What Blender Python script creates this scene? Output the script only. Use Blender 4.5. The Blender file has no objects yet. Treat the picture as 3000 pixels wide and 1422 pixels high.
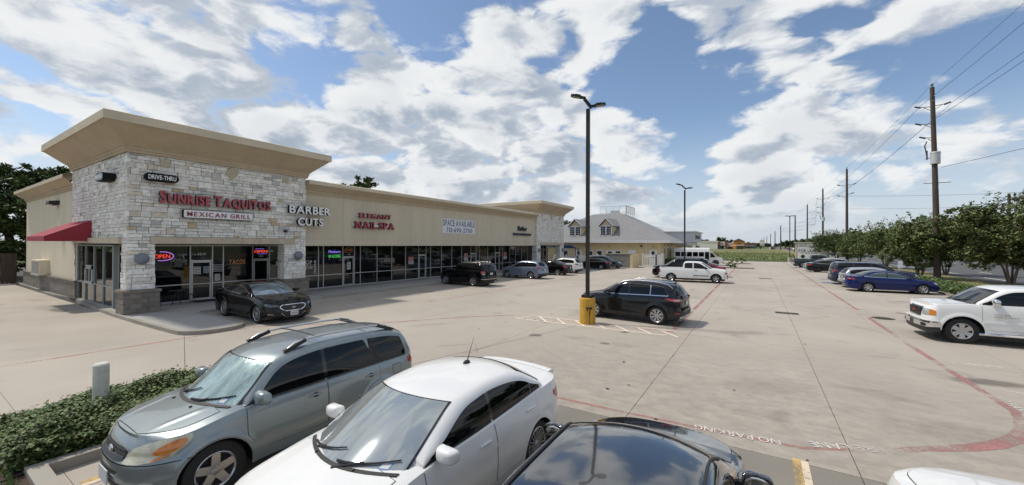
import bpy, bmesh, math, random
from mathutils import Vector, Matrix
R = math.radians
S = bpy.context.scene
C = S.collection
rng = random.Random(11)

# ------------------------------------------------------------------ camera
CAM_H = 3.15
yaw, pitch, roll = R(31.96), R(0.30), R(0.22)
fwd0 = Vector((-math.sin(yaw), math.cos(yaw), 0)); rgt0 = Vector((math.cos(yaw), math.sin(yaw), 0)); up0 = Vector((0, 0, 1))
fwd = fwd0 * math.cos(pitch) + up0 * math.sin(pitch)
up1 = rgt0.cross(fwd)
rgt = rgt0 * math.cos(roll) + up1 * math.sin(roll)
upv = rgt.cross(fwd)
cd = bpy.data.cameras.new('camera')
cam = bpy.data.objects.new('camera', cd); C.objects.link(cam)
mw = Matrix((rgt, upv, -fwd)).transposed().to_4x4()
mw.translation = Vector((0, 0, CAM_H))
cam.matrix_world = mw
cd.sensor_fit = 'HORIZONTAL'; cd.sensor_width = 36.0
cd.lens = 1154.0 * 36.0 / 3000.0
cd.clip_start = 0.05; cd.clip_end = 6000
S.camera = cam

# ------------------------------------------------------------------ sky, sun, exposure
SUN_EL, SUN_AZ = R(58), R(-105)          # azimuth from +Y, clockwise
sun_dir = Vector((math.sin(SUN_AZ) * math.cos(SUN_EL), math.cos(SUN_AZ) * math.cos(SUN_EL), math.sin(SUN_EL)))
W = bpy.data.worlds.new('World'); S.world = W; W.use_nodes = True
nt = W.node_tree; nt.nodes.clear()
def nd(t, kind, **kw):
    n = t.nodes.new(kind)
    for k, v in kw.items():
        if k in n.inputs: n.inputs[k].default_value = v
        else: setattr(n, k, v)
    return n
def ln(t, a, b): t.links.new(a, b)
def mth(t, op, a, b=None, c=None, clamp=False):
    n = t.nodes.new('ShaderNodeMath'); n.operation = op; n.use_clamp = clamp
    for i, v in enumerate((a, b, c)):
        if v is None: continue
        if isinstance(v, (int, float)): n.inputs[i].default_value = v
        else: ln(t, v, n.inputs[i])
    return n.outputs[0]
def vmth(t, op, a, b=None, sc=None):
    n = t.nodes.new('ShaderNodeVectorMath'); n.operation = op
    for i, v in enumerate((a, b)):
        if v is None: continue
        if isinstance(v, (tuple, list, Vector)): n.inputs[i].default_value = tuple(v)
        else: ln(t, v, n.inputs[i])
    if sc is not None:
        if isinstance(sc, (int, float)): n.inputs['Scale'].default_value = sc
        else: ln(t, sc, n.inputs['Scale'])
    return n
def sstep(t, v, lo, hi, a=0.0, b=1.0):
    n = t.nodes.new('ShaderNodeMapRange'); n.interpolation_type = 'SMOOTHSTEP'
    ln(t, v, n.inputs[0]); n.inputs[1].default_value = lo; n.inputs[2].default_value = hi
    n.inputs[3].default_value = a; n.inputs[4].default_value = b
    return n.outputs[0]
def mixc(t, f, a, b):
    n = t.nodes.new('ShaderNodeMix'); n.data_type = 'RGBA'
    if isinstance(f, (int, float)): n.inputs[0].default_value = f
    else: ln(t, f, n.inputs[0])
    for i, v in ((6, a), (7, b)):
        if isinstance(v, (tuple, list)): n.inputs[i].default_value = tuple(v) + ((1,) if len(v) == 3 else ())
        else: ln(t, v, n.inputs[i])
    return n.outputs[2]

sky = nd(nt, 'ShaderNodeTexSky', sky_type='NISHITA', sun_disc=False, sun_elevation=SUN_EL, sun_rotation=SUN_AZ,
         altitude=30.0, air_density=1.0, dust_density=0.6, ozone_density=1.6)
bg_sky = nd(nt, 'ShaderNodeBackground'); bg_sky.inputs[1].default_value = 0.085
hs = nd(nt, 'ShaderNodeHueSaturation', Saturation=1.0)
ln(nt, sky.outputs[0], hs.inputs['Color'])
ln(nt, hs.outputs[0], bg_sky.inputs[0])
tc = nd(nt, 'ShaderNodeTexCoord')
D = tc.outputs['Generated']
sx = nd(nt, 'ShaderNodeSeparateXYZ'); ln(nt, D, sx.inputs[0])
zc = mth(nt, 'MAXIMUM', sx.outputs[2], 0.0)
den = mth(nt, 'ADD', mth(nt, 'MULTIPLY', zc, 0.7), 0.36)
px = mth(nt, 'DIVIDE', sx.outputs[0], den); py = mth(nt, 'DIVIDE', sx.outputs[1], den)
cb = nd(nt, 'ShaderNodeCombineXYZ'); ln(nt, px, cb.inputs[0]); ln(nt, py, cb.inputs[1])
hgt = mth(nt, 'MULTIPLY', zc, 2.6); ln(nt, hgt, cb.inputs[2])
PV = cb.outputs[0]
def cnoise(vec, scale, detail, rough, dist=0.0):
    n = nd(nt, 'ShaderNodeTexNoise', Scale=scale, Detail=detail, Roughness=rough, Distortion=dist)
    ln(nt, vec, n.inputs['Vector']); return n.outputs[0]
OFF = (5.3, 2.4, 1.7)
PA = vmth(nt, 'ADD', PV, OFF).outputs[0]
def puffs(vec, scale):
    n = nd(nt, 'ShaderNodeTexNoise', noise_type='RIDGED_MULTIFRACTAL', normalize=False); 
    for k_, v_ in (('Scale', scale), ('Detail', 6.0), ('Roughness', 0.5), ('Lacunarity', 2.1), ('Offset', 1.0), ('Gain', 1.2)): n.inputs[k_].default_value = v_
    ln(nt, vec, n.inputs['Vector']); return mth(nt, 'SUBTRACT', 1.0, mth(nt, 'MULTIPLY', n.outputs[0], 0.5))
def density(vec):
    wv = nd(nt, 'ShaderNodeTexNoise', Scale=2.6, Detail=3.0, Roughness=.5); ln(nt, vec, wv.inputs['Vector'])
    vec2 = vmth(nt, 'ADD', vec, vmth(nt, 'SCALE', vmth(nt, 'SUBTRACT', wv.outputs['Color'], (.5, .5, .5)).outputs[0], None, 0.22).outputs[0]).outputs[0]
    big = cnoise(vec, 1.25, 2.0, 0.5)
    fine = cnoise(vec2, 4.6, 13.0, 0.62, 0.0)
    pf = puffs(vec2, 3.0)
    return mth(nt, 'ADD', mth(nt, 'ADD', mth(nt, 'MULTIPLY', big, 0.50), mth(nt, 'MULTIPLY', fine, 0.46)), mth(nt, 'MULTIPLY', mth(nt, 'SUBTRACT', pf, 0.42), 0.30))
dens = density(PA)
# where the clouds bank up and where the blue opens: fixed directions in the world
def blob(direction, inner, outer, gain):
    d = Vector(direction).normalized()
    dot = vmth(nt, 'DOT_PRODUCT', D, d).outputs['Value']
    return sstep(nt, dot, math.cos(outer), math.cos(inner), 0.0, gain)
def wdir(pxx, pyy):
    return fwd + rgt * ((pxx - 1500) / 1154.0) + upv * ((711 - pyy) / 1154.0)
cover = None
for (cx_, cy_, ri, ro, g_) in ((250, 260, 8, 30, .075), (1000, 330, 5, 20, .05), (1400, 470, 6, 24, .06), (700, 60, 4, 20, .07), (1680, 130, 4, 14, .05), (2080, 60, 5, 15, .05),
                               (2330, 170, 4, 14, .05), (2450, 330, 4, 11, .05), (2330, 480, 4, 12, .05), (2880, 90, 4, 13, .05), (1550, 640, 6, 22, .04), (1950, 470, 3, 10, .03), (2930, 470, 3, 9, .04),
                               (890, 180, 2, 8, -.13), (1010, 250, 1, 6, -.09), (1270, 20, 2, 8, -.12), (1980, 330, 5, 13, -.14), (1880, 160, 3, 8, -.11), (2200, 290, 2, 8, -.09), (2720, 430, 6, 14, -.12),
                               (1560, 80, 2, 6, -.06), (2500, 20, 1, 7, -.09), (2620, 560, 4, 10, -.05), (110, 560, 3, 10, -.09)):
    b_ = blob(wdir(cx_, cy_), R(ri), R(ro), g_)
    cover = b_ if cover is None else mth(nt, 'ADD', cover, b_)
dens = mth(nt, 'ADD', dens, cover)
sh = Vector((sun_dir.x, sun_dir.y, 0)).normalized() * 0.07
dens2 = mth(nt, 'ADD', density(vmth(nt, 'ADD', PA, (sh.x, sh.y, 0.075)).outputs[0]), cover)
T0 = 0.455
mask = sstep(nt, dens, T0 - 0.012, T0 + 0.10)
lit = mth(nt, 'SUBTRACT', dens, dens2)
litn = sstep(nt, lit, -0.10, 0.09)
thick = sstep(nt, dens, T0 + 0.03, T0 + 0.30)
lum = mth(nt, 'SUBTRACT', mth(nt, 'ADD', mth(nt, 'MULTIPLY', litn, 0.72), 0.44), mth(nt, 'MULTIPLY', thick, 0.36))
ccol = mixc(nt, sstep(nt, lum, 0.06, 1.10), (0.235, 0.28, 0.345), (0.56, 0.572, 0.58))
bg_c = nd(nt, 'ShaderNodeBackground'); ln(nt, ccol, bg_c.inputs[0]); bg_c.inputs[1].default_value = 1.0
# the clouds fade into pale air near the horizon
hz = sstep(nt, sx.outputs[2], 0.0, 0.13, 0.05, 1.0)
mask = mth(nt, 'MULTIPLY', mask, hz)
bg_h = nd(nt, 'ShaderNodeBackground', Color=(0.58, 0.645, 0.74, 1)); bg_h.inputs[1].default_value = 0.66
mh = nd(nt, 'ShaderNodeMixShader'); ln(nt, sstep(nt, sx.outputs[2], -0.02, 0.30, 0.88, 0.0), mh.inputs[0])
ln(nt, bg_sky.outputs[0], mh.inputs[1]); ln(nt, bg_h.outputs[0], mh.inputs[2])
mx = nd(nt, 'ShaderNodeMixShader'); ln(nt, mask, mx.inputs[0])
ln(nt, mh.outputs[0], mx.inputs[1]); ln(nt, bg_c.outputs[0], mx.inputs[2])
wo = nd(nt, 'ShaderNodeOutputWorld'); ln(nt, mx.outputs[0], wo.inputs[0])

sl = bpy.data.lights.new('sun', 'SUN'); sl.energy = 2.1; sl.angle = R(3.5); sl.color = (1.0, 0.93, 0.82)
so = bpy.data.objects.new('sun', sl); C.objects.link(so)
so.rotation_euler = (-sun_dir).to_track_quat('-Z', 'Y').to_euler()
so.location = (0, 0, 40)

S.render.engine = 'CYCLES'
S.view_settings.view_transform = 'Standard'
try: S.view_settings.look = 'None'
except Exception: pass
S.view_settings.exposure = 0.62; S.view_settings.gamma = 1.0
S.view_settings.use_curve_mapping = False
S.cycles.max_bounces = 6; S.cycles.transparent_max_bounces = 8
S.cycles.use_denoising = True

# ------------------------------------------------------------------ materials
M = {}
def mat(name, col, rough=0.6, metal=0.0, coat=0.0, coat_rough=0.04, spec=0.5, ior=1.5, var=0.0, vscale=3.0, col2=None, bump=0.0, bscale=40.0,
        emit=None, estr=0.0, obj_rand=0.0, island=0.0, stretch=(1, 1, 1), trans=0.0):
    m = bpy.data.materials.new(name); m.use_nodes = True
    t = m.node_tree; b = t.nodes['Principled BSDF']
    b.inputs['Base Color'].default_value = tuple(col) + (1,)
    b.inputs['Roughness'].default_value = rough; b.inputs['Metallic'].default_value = metal
    b.inputs['Coat Weight'].default_value = coat; b.inputs['Coat Roughness'].default_value = coat_rough
    b.inputs['Specular IOR Level'].default_value = spec; b.inputs['IOR'].default_value = ior
    src = None
    if var or col2 or bump:
        g = nd(t, 'ShaderNodeNewGeometry')
        mp = vmth(t, 'MULTIPLY', g.outputs['Position'], stretch).outputs[0]
    if var or col2:
        n1 = nd(t, 'ShaderNodeTexNoise', Scale=vscale, Detail=6.0, Roughness=0.62); ln(t, mp, n1.inputs['Vector'])
        n2 = nd(t, 'ShaderNodeTexNoise', Scale=vscale * 9.3, Detail=4.0, Roughness=0.6); ln(t, mp, n2.inputs['Vector'])
        f = mth(t, 'ADD', mth(t, 'MULTIPLY', n1.outputs[0], 0.68), mth(t, 'MULTIPLY', n2.outputs[0], 0.32))
        f = sstep(t, f, 0.34, 0.66)
        lo = tuple(c * (1 - var) for c in col) if col2 is None else tuple(col2)
        hi = tuple(min(1, c * (1 + var * .6)) for c in col) if col2 is None else tuple(col)
        src = mixc(t, f, lo, hi)
    if obj_rand or island:
        if src is None:
            rgb = nd(t, 'ShaderNodeRGB'); rgb.outputs[0].default_value = tuple(col) + (1,); src = rgb.outputs[0]
        if obj_rand:
            oi = nd(t, 'ShaderNodeObjectInfo'); rv, amp = oi.outputs['Random'], obj_rand
        else:
            gg = nd(t, 'ShaderNodeNewGeometry'); rv, amp = gg.outputs['Random Per Island'], island
        h = nd(t, 'ShaderNodeHueSaturation'); ln(t, src, h.inputs['Color'])
        ln(t, mth(t, 'ADD', mth(t, 'MULTIPLY', rv, 2 * amp), 1 - amp), h.inputs['Value'])
        ln(t, mth(t, 'ADD', mth(t, 'MULTIPLY', rv, 0.05 * (1 if island else 0.2)), 0.5 - 0.025 * (1 if island else 0.2)), h.inputs['Hue'])
        src = h.outputs[0]
    if src is not None: ln(t, src, b.inputs['Base Color'])
    if bump:
        n3 = nd(t, 'ShaderNodeTexNoise', Scale=bscale, Detail=5.0, Roughness=0.65); ln(t, mp, n3.inputs['Vector'])
        bp = nd(t, 'ShaderNodeBump', Strength=bump, Distance=0.02); ln(t, n3.outputs[0], bp.inputs['Height'])
        ln(t, bp.outputs[0], b.inputs['Normal'])
    if emit:
        b.inputs['Emission Color'].default_value = tuple(emit) + (1,); b.inputs['Emission Strength'].default_value = estr
    if trans:
        b.inputs['Transmission Weight'].default_value = trans
    M[name] = m
    return m

def pane_mat(name, tint, clear, rough=0.015, ior=1.7):
    m = bpy.data.materials.new(name); m.use_nodes = True
    t = m.node_tree; t.nodes.clear()
    o = nd(t, 'ShaderNodeOutputMaterial')
    tr = nd(t, 'ShaderNodeBsdfTransparent', Color=tuple(tint) + (1,))
    dk = nd(t, 'ShaderNodeBsdfDiffuse', Color=(0.012, 0.014, 0.016, 1))
    mm = nd(t, 'ShaderNodeMixShader'); mm.inputs[0].default_value = clear
    ln(t, dk.outputs[0], mm.inputs[1]); ln(t, tr.outputs[0], mm.inputs[2])
    gl = nd(t, 'ShaderNodeBsdfGlossy', Roughness=rough); gl.inputs['Color'].default_value = (1, 1, 1, 1)
    fr = nd(t, 'ShaderNodeFresnel', IOR=ior)
    m2 = nd(t, 'ShaderNodeMixShader'); ln(t, fr.outputs[0], m2.inputs[0]); ln(t, mm.outputs[0], m2.inputs[1]); ln(t, gl.outputs[0], m2.inputs[2])
    ln(t, m2.outputs[0], o.inputs[0]); M[name] = m
    return m

# ------------------------------------------------------------------ mesh helpers
class MB:
    def __init__(s): s.v = []; s.f = []; s.m = []; s.mi = 0
    def add(s, vs, fs, mi=None):
        o = len(s.v); s.v += [tuple(p) for p in vs]
        k = s.mi if mi is None else mi
        for f in fs: s.f.append(tuple(i + o for i in f)); s.m.append(k)
    def box(s, lo, hi, mi=None):
        (x0, y0, z0), (x1, y1, z1) = lo, hi
        s.add([(x0, y0, z0), (x1, y0, z0), (x1, y1, z0), (x0, y1, z0), (x0, y0, z1), (x1, y0, z1), (x1, y1, z1), (x0, y1, z1)],
              [(0, 3, 2, 1), (4, 5, 6, 7), (0, 1, 5, 4), (1, 2, 6, 5), (2, 3, 7, 6), (3, 0, 4, 7)], mi)
    def cbox(s, c, d, mi=None):
        s.box([c[i] - d[i] / 2 for i in range(3)], [c[i] + d[i] / 2 for i in range(3)], mi)
    def beam(s, a, b, w, h=None, mi=None, upd=(0, 0, 1)):
        a, b = Vector(a), Vector(b); h = w if h is None else h
        d = (b - a).normalized(); u = Vector(upd)
        if abs(d.dot(u)) > .98: u = Vector((1, 0, 0))
        r = d.cross(u).normalized(); u = r.cross(d)
        vs = []
        for p in (a, b):
            for sx_, sy_ in ((-1, -1), (1, -1), (1, 1), (-1, 1)): vs.append(p + r * (w / 2 * sx_) + u * (h / 2 * sy_))
        s.add(vs, [(3, 2, 1, 0), (4, 5, 6, 7), (0, 1, 5, 4), (1, 2, 6, 5), (2, 3, 7, 6), (3, 0, 4, 7)], mi)
    def cyl(s, a, b, r0, r1=None, n=12, cap=True, mi=None):
        a, b = Vector(a), Vector(b); r1 = r0 if r1 is None else r1
        d = (b - a).normalized(); u = Vector((0, 0, 1)) if abs(d.z) < .9 else Vector((1, 0, 0))
        r = d.cross(u).normalized(); u = r.cross(d)
        vs = []
        for p, q in ((a, r0), (b, r1)):
            for i in range(n):
                t = 2 * math.pi * i / n
                vs.append(p + r * (q * math.cos(t)) + u * (q * math.sin(t)))
        fs = [(i, (i + 1) % n, n + (i + 1) % n, n + i) for i in range(n)]
        if cap: fs += [tuple(range(n - 1, -1, -1)), tuple(range(n, 2 * n))]
        s.add(vs, fs, mi)
    def tube(s, pts, r, n=6, mi=None):
        pts = [Vector(p) for p in pts]
        vs = []
        for k, p in enumerate(pts):
            d = (pts[min(k + 1, len(pts) - 1)] - pts[max(k - 1, 0)]).normalized()
            u = Vector((0, 0, 1)) if abs(d.z) < .9 else Vector((1, 0, 0))
            rr = d.cross(u).normalized(); u = rr.cross(d)
            q = r[k] if isinstance(r, (list, tuple)) else r
            for i in range(n):
                t = 2 * math.pi * i / n
                vs.append(p + rr * (q * math.cos(t)) + u * (q * math.sin(t)))
        fs = []
        for k in range(len(pts) - 1):
            for i in range(n): fs.append((k * n + i, k * n + (i + 1) % n, (k + 1) * n + (i + 1) % n, (k + 1) * n + i))
        fs += [tuple(range(n - 1, -1, -1)), tuple(range((len(pts) - 1) * n, len(pts) * n))]
        s.add(vs, fs, mi)
    def lathe(s, prof, c=(0, 0, 0), axis='z', n=24, mi=None):
        vs = []
        for i in range(n):
            t = 2 * math.pi * i / n; ca, sa = math.cos(t), math.sin(t)
            for r_, h_ in prof:
                if axis == 'z': vs.append((c[0] + r_ * ca, c[1] + r_ * sa, c[2] + h_))
                else: vs.append((c[0] + r_ * ca, c[1] + h_, c[2] + r_ * sa))
        m_ = len(prof); fs = []
        for i in range(n):
            for k in range(m_ - 1):
                q = (i * m_ + k, ((i + 1) % n) * m_ + k, ((i + 1) % n) * m_ + k + 1, i * m_ + k + 1)
                fs.append(q if axis == 'z' else q[::-1])
        s.add(vs, fs, mi)
    def prism(s, poly, depth, org, u, w, nrm, mi=None):
        org, u, w, nrm = Vector(org), Vector(u), Vector(w), Vector(nrm)
        n = len(poly)
        a = [org + u * p[0] + w * p[1] for p in poly]; b = [p + nrm * depth for p in a]
        fs = [tuple(range(n - 1, -1, -1)), tuple(range(n, 2 * n))] + [(i, (i + 1) % n, n + (i + 1) % n, n + i) for i in range(n)]
        s.add(a + b, fs, mi)
    def grid(s, P, mi=None, flip=False):
        r_, c_ = len(P), len(P[0])
        fs = []
        for i in range(r_ - 1):
            for j in range(c_ - 1):
                q = (i * c_ + j, i * c_ + j + 1, (i + 1) * c_ + j + 1, (i + 1) * c_ + j)
                fs.append(q[::-1] if flip else q)
        s.add([p for row in P for p in row], fs, mi)
    def sphere(s, c, r, n=12, mi=None):
        m_ = n // 2
        prof = [(math.sin(math.pi * k / m_), -math.cos(math.pi * k / m_)) for k in range(m_ + 1)]
        o = len(s.v)
        s.lathe(prof, (0, 0, 0), 'z', n, mi)
        for i in range(o, len(s.v)):
            p = s.v[i]; s.v[i] = (c[0] + p[0] * r[0], c[1] + p[1] * r[1], c[2] + p[2] * r[2])
    def mesh(s, name, mats, smooth=None):
        me = bpy.data.meshes.new(name)
        me.from_pydata(s.v, [], s.f)
        for m_ in (mats if isinstance(mats, (list, tuple)) else [mats]): me.materials.append(M[m_] if isinstance(m_, str) else m_)
        if any(s.m): me.polygons.foreach_set('material_index', s.m)
        if smooth:
            me.polygons.foreach_set('use_smooth', [True] * len(me.polygons))
            try: me.set_sharp_from_angle(angle=R(smooth))
            except Exception: pass
        me.update()
        return me
    def build(s, name, mats, parent=None, smooth=None, world=False, fix=False):
        me = s.mesh(name, mats, smooth)
        if fix:
            bm = bmesh.new(); bm.from_mesh(me); bmesh.ops.recalc_face_normals(bm, faces=bm.faces); bm.to_mesh(me); bm.free()
        return link(name, me, parent, world)
def link(name, me, parent=None, world=False, loc=None):
    o = bpy.data.objects.new(name, me); C.objects.link(o)
    if parent is not None:
        o.parent = parent
        if world: o.location = -org(parent)
    if loc is not None: o.location = loc
    return o
def org(o):
    v = Vector(o.location)
    while o.parent is not None: o = o.parent; v = v + Vector(o.location)
    return v
def tag(o, label=None, cat=None, group=None, kind=None):
    if label: o['label'] = label
    if cat: o['category'] = cat
    if group: o['group'] = group
    if kind: o['kind'] = kind
    return o
def thing(name, loc, label, cat, group=None, rz=0.0):
    o = bpy.data.objects.new(name, None); C.objects.link(o); o.location = loc; o.rotation_euler = (0, 0, rz)
    o.empty_display_size = .3
    return tag(o, label, cat, group)
_ucube = {}
def ubox(name, m, lo, hi, parent=None, jit=0.0, bev=0.0, loc_abs=True):
    """a box that shares one unit mesh per material; lo and hi in world coordinates"""
    key = (m, round(bev, 3))
    if key not in _ucube:
        b = MB(); b.cbox((0, 0, 0), (1, 1, 1)); me = b.mesh(name, m)
        if bev:
            bm = bmesh.new(); bm.from_mesh(me)
            bmesh.ops.bevel(bm, geom=bm.edges[:], offset=bev, segments=1, affect='EDGES'); bm.to_mesh(me); bm.free()
        _ucube[key] = me
    o = bpy.data.objects.new(name, _ucube[key]); C.objects.link(o)
    c = Vector([(lo[i] + hi[i]) / 2 for i in range(3)])
    o.scale = [max(1e-4, abs(hi[i] - lo[i])) for i in range(3)]
    if parent is not None:
        o.parent = parent; c = c - org(parent)
    o.location = c
    if jit: o.rotation_euler = (rng.uniform(-jit, jit), rng.uniform(-jit, jit), rng.uniform(-jit, jit))
    return o
_fc = [0]
def glyph_mesh(txt, size, extrude, bold=0.0, mats=('white_face',), shear=0.0, res=3):
    cu = bpy.data.curves.new('letters', 'FONT'); cu.body = txt; cu.size = size; cu.extrude = extrude; cu.offset = bold; cu.resolution_u = res; cu.shear = shear
    ob = bpy.data.objects.new('letters', cu); C.objects.link(ob)
    dg = bpy.context.evaluated_depsgraph_get(); dg.update()
    me = bpy.data.meshes.new_from_object(ob.evaluated_get(dg))
    bpy.data.objects.remove(ob); bpy.data.curves.remove(cu)
    me.materials.clear()
    for m_ in mats: me.materials.append(M[m_])
    if len(mats) > 1:
        for p in me.polygons: p.material_index = 0 if p.normal.z > .5 else 1
    return me
FRAME_X = (Vector((0, 1, 0)), Vector((0, 0, 1)), Vector((1, 0, 0)))       # reads on a face looking to +X
FRAME_NY = (Vector((1, 0, 0)), Vector((0, 0, 1)), Vector((0, -1, 0)))     # reads on a face looking to -Y
FRAME_UP = (Vector((-1, 0, 0)), Vector((0, -1, 0)), Vector((0, 0, 1)))    # on the ground, read from +Y
def letters(txt, origin, width, height, frame, extrude, mats, parent=None, bold=0.0, name='letter', caps=None, gap=0.16, spacew=0.35, shear=0.0, single=False, flat=False):
    """row of letters from origin (left, baseline); each letter its own mesh unless single"""
    u, v, n = frame
    items = []; xc = 0.0
    for i, ch in enumerate(txt):
        if ch == ' ': xc += spacew; continue
        k = caps.get(i, 1.0) if caps else 1.0
        me = glyph_mesh(ch, 1.4 * k, 0.0, bold, mats, shear)
        xs = [p.co.x for p in me.vertices]; bpy.data.meshes.remove(me)
        if not xs: continue
        items.append((ch, k, xc - min(xs), max(xs) - min(xs))); xc += max(xs) - min(xs) + gap
    total = max(.01, xc - gap)
    sxx = width / total
    out = []; joined = MB()
    for ch, k, x0, w_ in items:
        me = glyph_mesh(ch, 1.4 * k, 0.5, bold, mats, shear)
        rot = Matrix((u, v, n)).transposed().to_4x4()
        for p in me.vertices:
            q = Vector((p.co.x * sxx + x0 * sxx, p.co.y * height, (p.co.z + .5) * extrude))
            p.co = u * q.x + v * q.y + n * q.z + Vector(origin)
        if single:
            o_ = len(joined.v); joined.v += [tuple(p.co) for p in me.vertices]
            for p in me.polygons: joined.f.append(tuple(i + o_ for i in p.vertices)); joined.m.append(p.material_index)
            bpy.data.meshes.remove(me)
        else:
            me.update()
            out.append(link(name, me, parent, world=parent is not None))
    if single: out.append(joined.build(name, list(mats), parent, world=parent is not None))
    return out
def lin(a, b, n): return [a + (b - a) * i / n for i in range(n + 1)]
# ------------------------------------------------------------------ material palette
def concrete(name, base, dark, stain=0.5, near=None, rough=0.85):
    m = bpy.data.materials.new(name); m.use_nodes = True; t = m.node_tree; b = t.nodes['Principled BSDF']
    g = nd(t, 'ShaderNodeNewGeometry'); P = g.outputs['Position']
    n1 = nd(t, 'ShaderNodeTexNoise', Scale=.16, Detail=5.0, Roughness=.6); ln(t, P, n1.inputs['Vector'])
    st = vmth(t, 'MULTIPLY', P, (.7, .45, 1)).outputs[0]
    n2 = nd(t, 'ShaderNodeTexNoise', Scale=.55, Detail=5.0, Roughness=.6); ln(t, st, n2.inputs['Vector'])
    st2 = vmth(t, 'MULTIPLY', P, (.35, 2.2, 1)).outputs[0]
    n4 = nd(t, 'ShaderNodeTexNoise', Scale=1.1, Detail=9.0, Roughness=.72); ln(t, st2, n4.inputs['Vector'])
    n3 = nd(t, 'ShaderNodeTexNoise', Scale=38.0, Detail=5.0, Roughness=.75); ln(t, P, n3.inputs['Vector'])
    f = mth(t, 'ADD', mth(t, 'MULTIPLY', n1.outputs[0], .60), mth(t, 'MULTIPLY', n2.outputs[0], .32))
    f = mth(t, 'ADD', f, mth(t, 'MULTIPLY', n4.outputs[0], .04))
    f = sstep(t, f, .30, .68)
    c = mixc(t, mth(t, 'MULTIPLY', f, 1.0), dark, base)
    oi = nd(t, 'ShaderNodeObjectInfo')
    c = mixc(t, mth(t, 'MULTIPLY', mth(t, 'SUBTRACT', oi.outputs['Random'], .5), .24), c, (.45, .41, .36))
    # wear scratches and flecks
    fl = sstep(t, n3.outputs[0], .60, .76); c = mixc(t, mth(t, 'MULTIPLY', fl, .35), c, (.16, .14, .12))
    fl2 = sstep(t, n3.outputs[0], .24, .38, 1.0, 0.0); c = mixc(t, mth(t, 'MULTIPLY', fl2, .25), c, (.58, .55, .50))
    # oil and tyre stains
    n5 = nd(t, 'ShaderNodeTexNoise', Scale=.55, Detail=6.0, Roughness=.6, Distortion=.6); ln(t, vmth(t, 'ADD', P, (17, 5, 0)).outputs[0], n5.inputs['Vector'])
    os_ = sstep(t, n5.outputs[0], .57, .74); c = mixc(t, mth(t, 'MULTIPLY', os_, stain), c, (.13, .12, .11))
    if near:   # the worn slabs by the near stalls are dirtier
        sp = nd(t, 'ShaderNodeSeparateXYZ'); ln(t, P, sp.inputs[0])
        k = mth(t, 'MULTIPLY', sstep(t, sp.outputs[1], near[0], near[1], 1.0, 0.0), sstep(t, sp.outputs[0], -10.0, -3.0))
        n6 = nd(t, 'ShaderNodeTexNoise', Scale=2.9, Detail=12.0, Roughness=.76); ln(t, vmth(t, 'MULTIPLY', P, (.8, 1.25, 1)).outputs[0], n6.inputs['Vector'])
        k = mth(t, 'MULTIPLY', k, sstep(t, n6.outputs[0], .30, .72))
        c = mixc(t, mth(t, 'MULTIPLY', k, .62), c, (.19, .172, .147))
    ln(t, c, b.inputs['Base Color']); b.inputs['Roughness'].default_value = rough; b.inputs['Specular IOR Level'].default_value = .3
    bp = nd(t, 'ShaderNodeBump', Strength=.15, Distance=.01); ln(t, n3.outputs[0], bp.inputs['Height']); ln(t, bp.outputs[0], b.inputs['Normal'])
    M[name] = m
concrete('lot_concrete', (.43, .388, .335), (.345, .308, .265), .40, (8.0, 17.0))
concrete('stall_concrete', (.27, .25, .215), (.15, .138, .118), .6)
concrete('walk_concrete', (.42, .41, .39), (.31, .30, .285), .2)
concrete('kerb_concrete', (.38, .355, .31), (.22, .205, .175), .5)
mat('joint_dark', (.05, .045, .04), .9)
def paint_worn(name, col, keep=.50, under=(.36, .33, .29)):
    m = bpy.data.materials.new(name); m.use_nodes = True; t = m.node_tree; b = t.nodes['Principled BSDF']
    g = nd(t, 'ShaderNodeNewGeometry')
    n1 = nd(t, 'ShaderNodeTexNoise', Scale=.8, Detail=4.0, Roughness=.6); ln(t, g.outputs['Position'], n1.inputs['Vector'])
    n2 = nd(t, 'ShaderNodeTexNoise', Scale=16.0, Detail=7.0, Roughness=.78); ln(t, g.outputs['Position'], n2.inputs['Vector'])
    f = mth(t, 'ADD', mth(t, 'MULTIPLY', n1.outputs[0], .55), mth(t, 'MULTIPLY', n2.outputs[0], .45))
    a = sstep(t, f, keep - .09, keep + .10)
    ln(t, mixc(t, n2.outputs[0], tuple(c * .85 for c in col), col), b.inputs['Base Color'])
    b.inputs['Roughness'].default_value = .8
    ln(t, a, b.inputs['Alpha']); M[name] = m
paint_worn('line_white', (.62, .60, .55), .50)
paint_worn('line_faint', (.58, .54, .46), .585)
paint_worn('line_yellow', (.62, .43, .16), .47)
paint_worn('line_cream', (.70, .58, .45), .42)
paint_worn('line_island', (.80, .68, .56), .20)
paint_worn('line_red', (.41, .19, .185), .50)
paint_worn('line_red_faint', (.43, .20, .175), .49)
paint_worn('line_blue', (.10, .22, .40), .50)
paint_worn('line_letters', (.70, .66, .64), .43)
mat('asphalt', (.095, .096, .10), .85, var=.25, vscale=1.2, stretch=(1, .2, 1), bump=.3, bscale=60)
mat('road_white', (.75, .75, .73), .7)
mat('grass_field', (.15, .185, .065), .95, vscale=.06, col2=(.25, .22, .115), bump=.6, bscale=3, stretch=(1, 1, 1))
mat('verge_grass', (.155, .165, .06), .95, vscale=.6, col2=(.245, .205, .11), bump=.6, bscale=9)
mat('ground_far', (.10, .13, .05), .95, var=.3, vscale=.02)
mat('mulch', (.09, .060, .040), .95, vscale=7, col2=(.045, .032, .024), bump=1.0, bscale=34)
mat('blade', (.13, .19, .055), .8, island=.35)
mat('blade_dry', (.25, .23, .10), .8, island=.3)
mat('drain_black', (.02, .02, .02), .6)
mat('iron', (.075, .06, .05), .7, var=.3, vscale=9)
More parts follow.
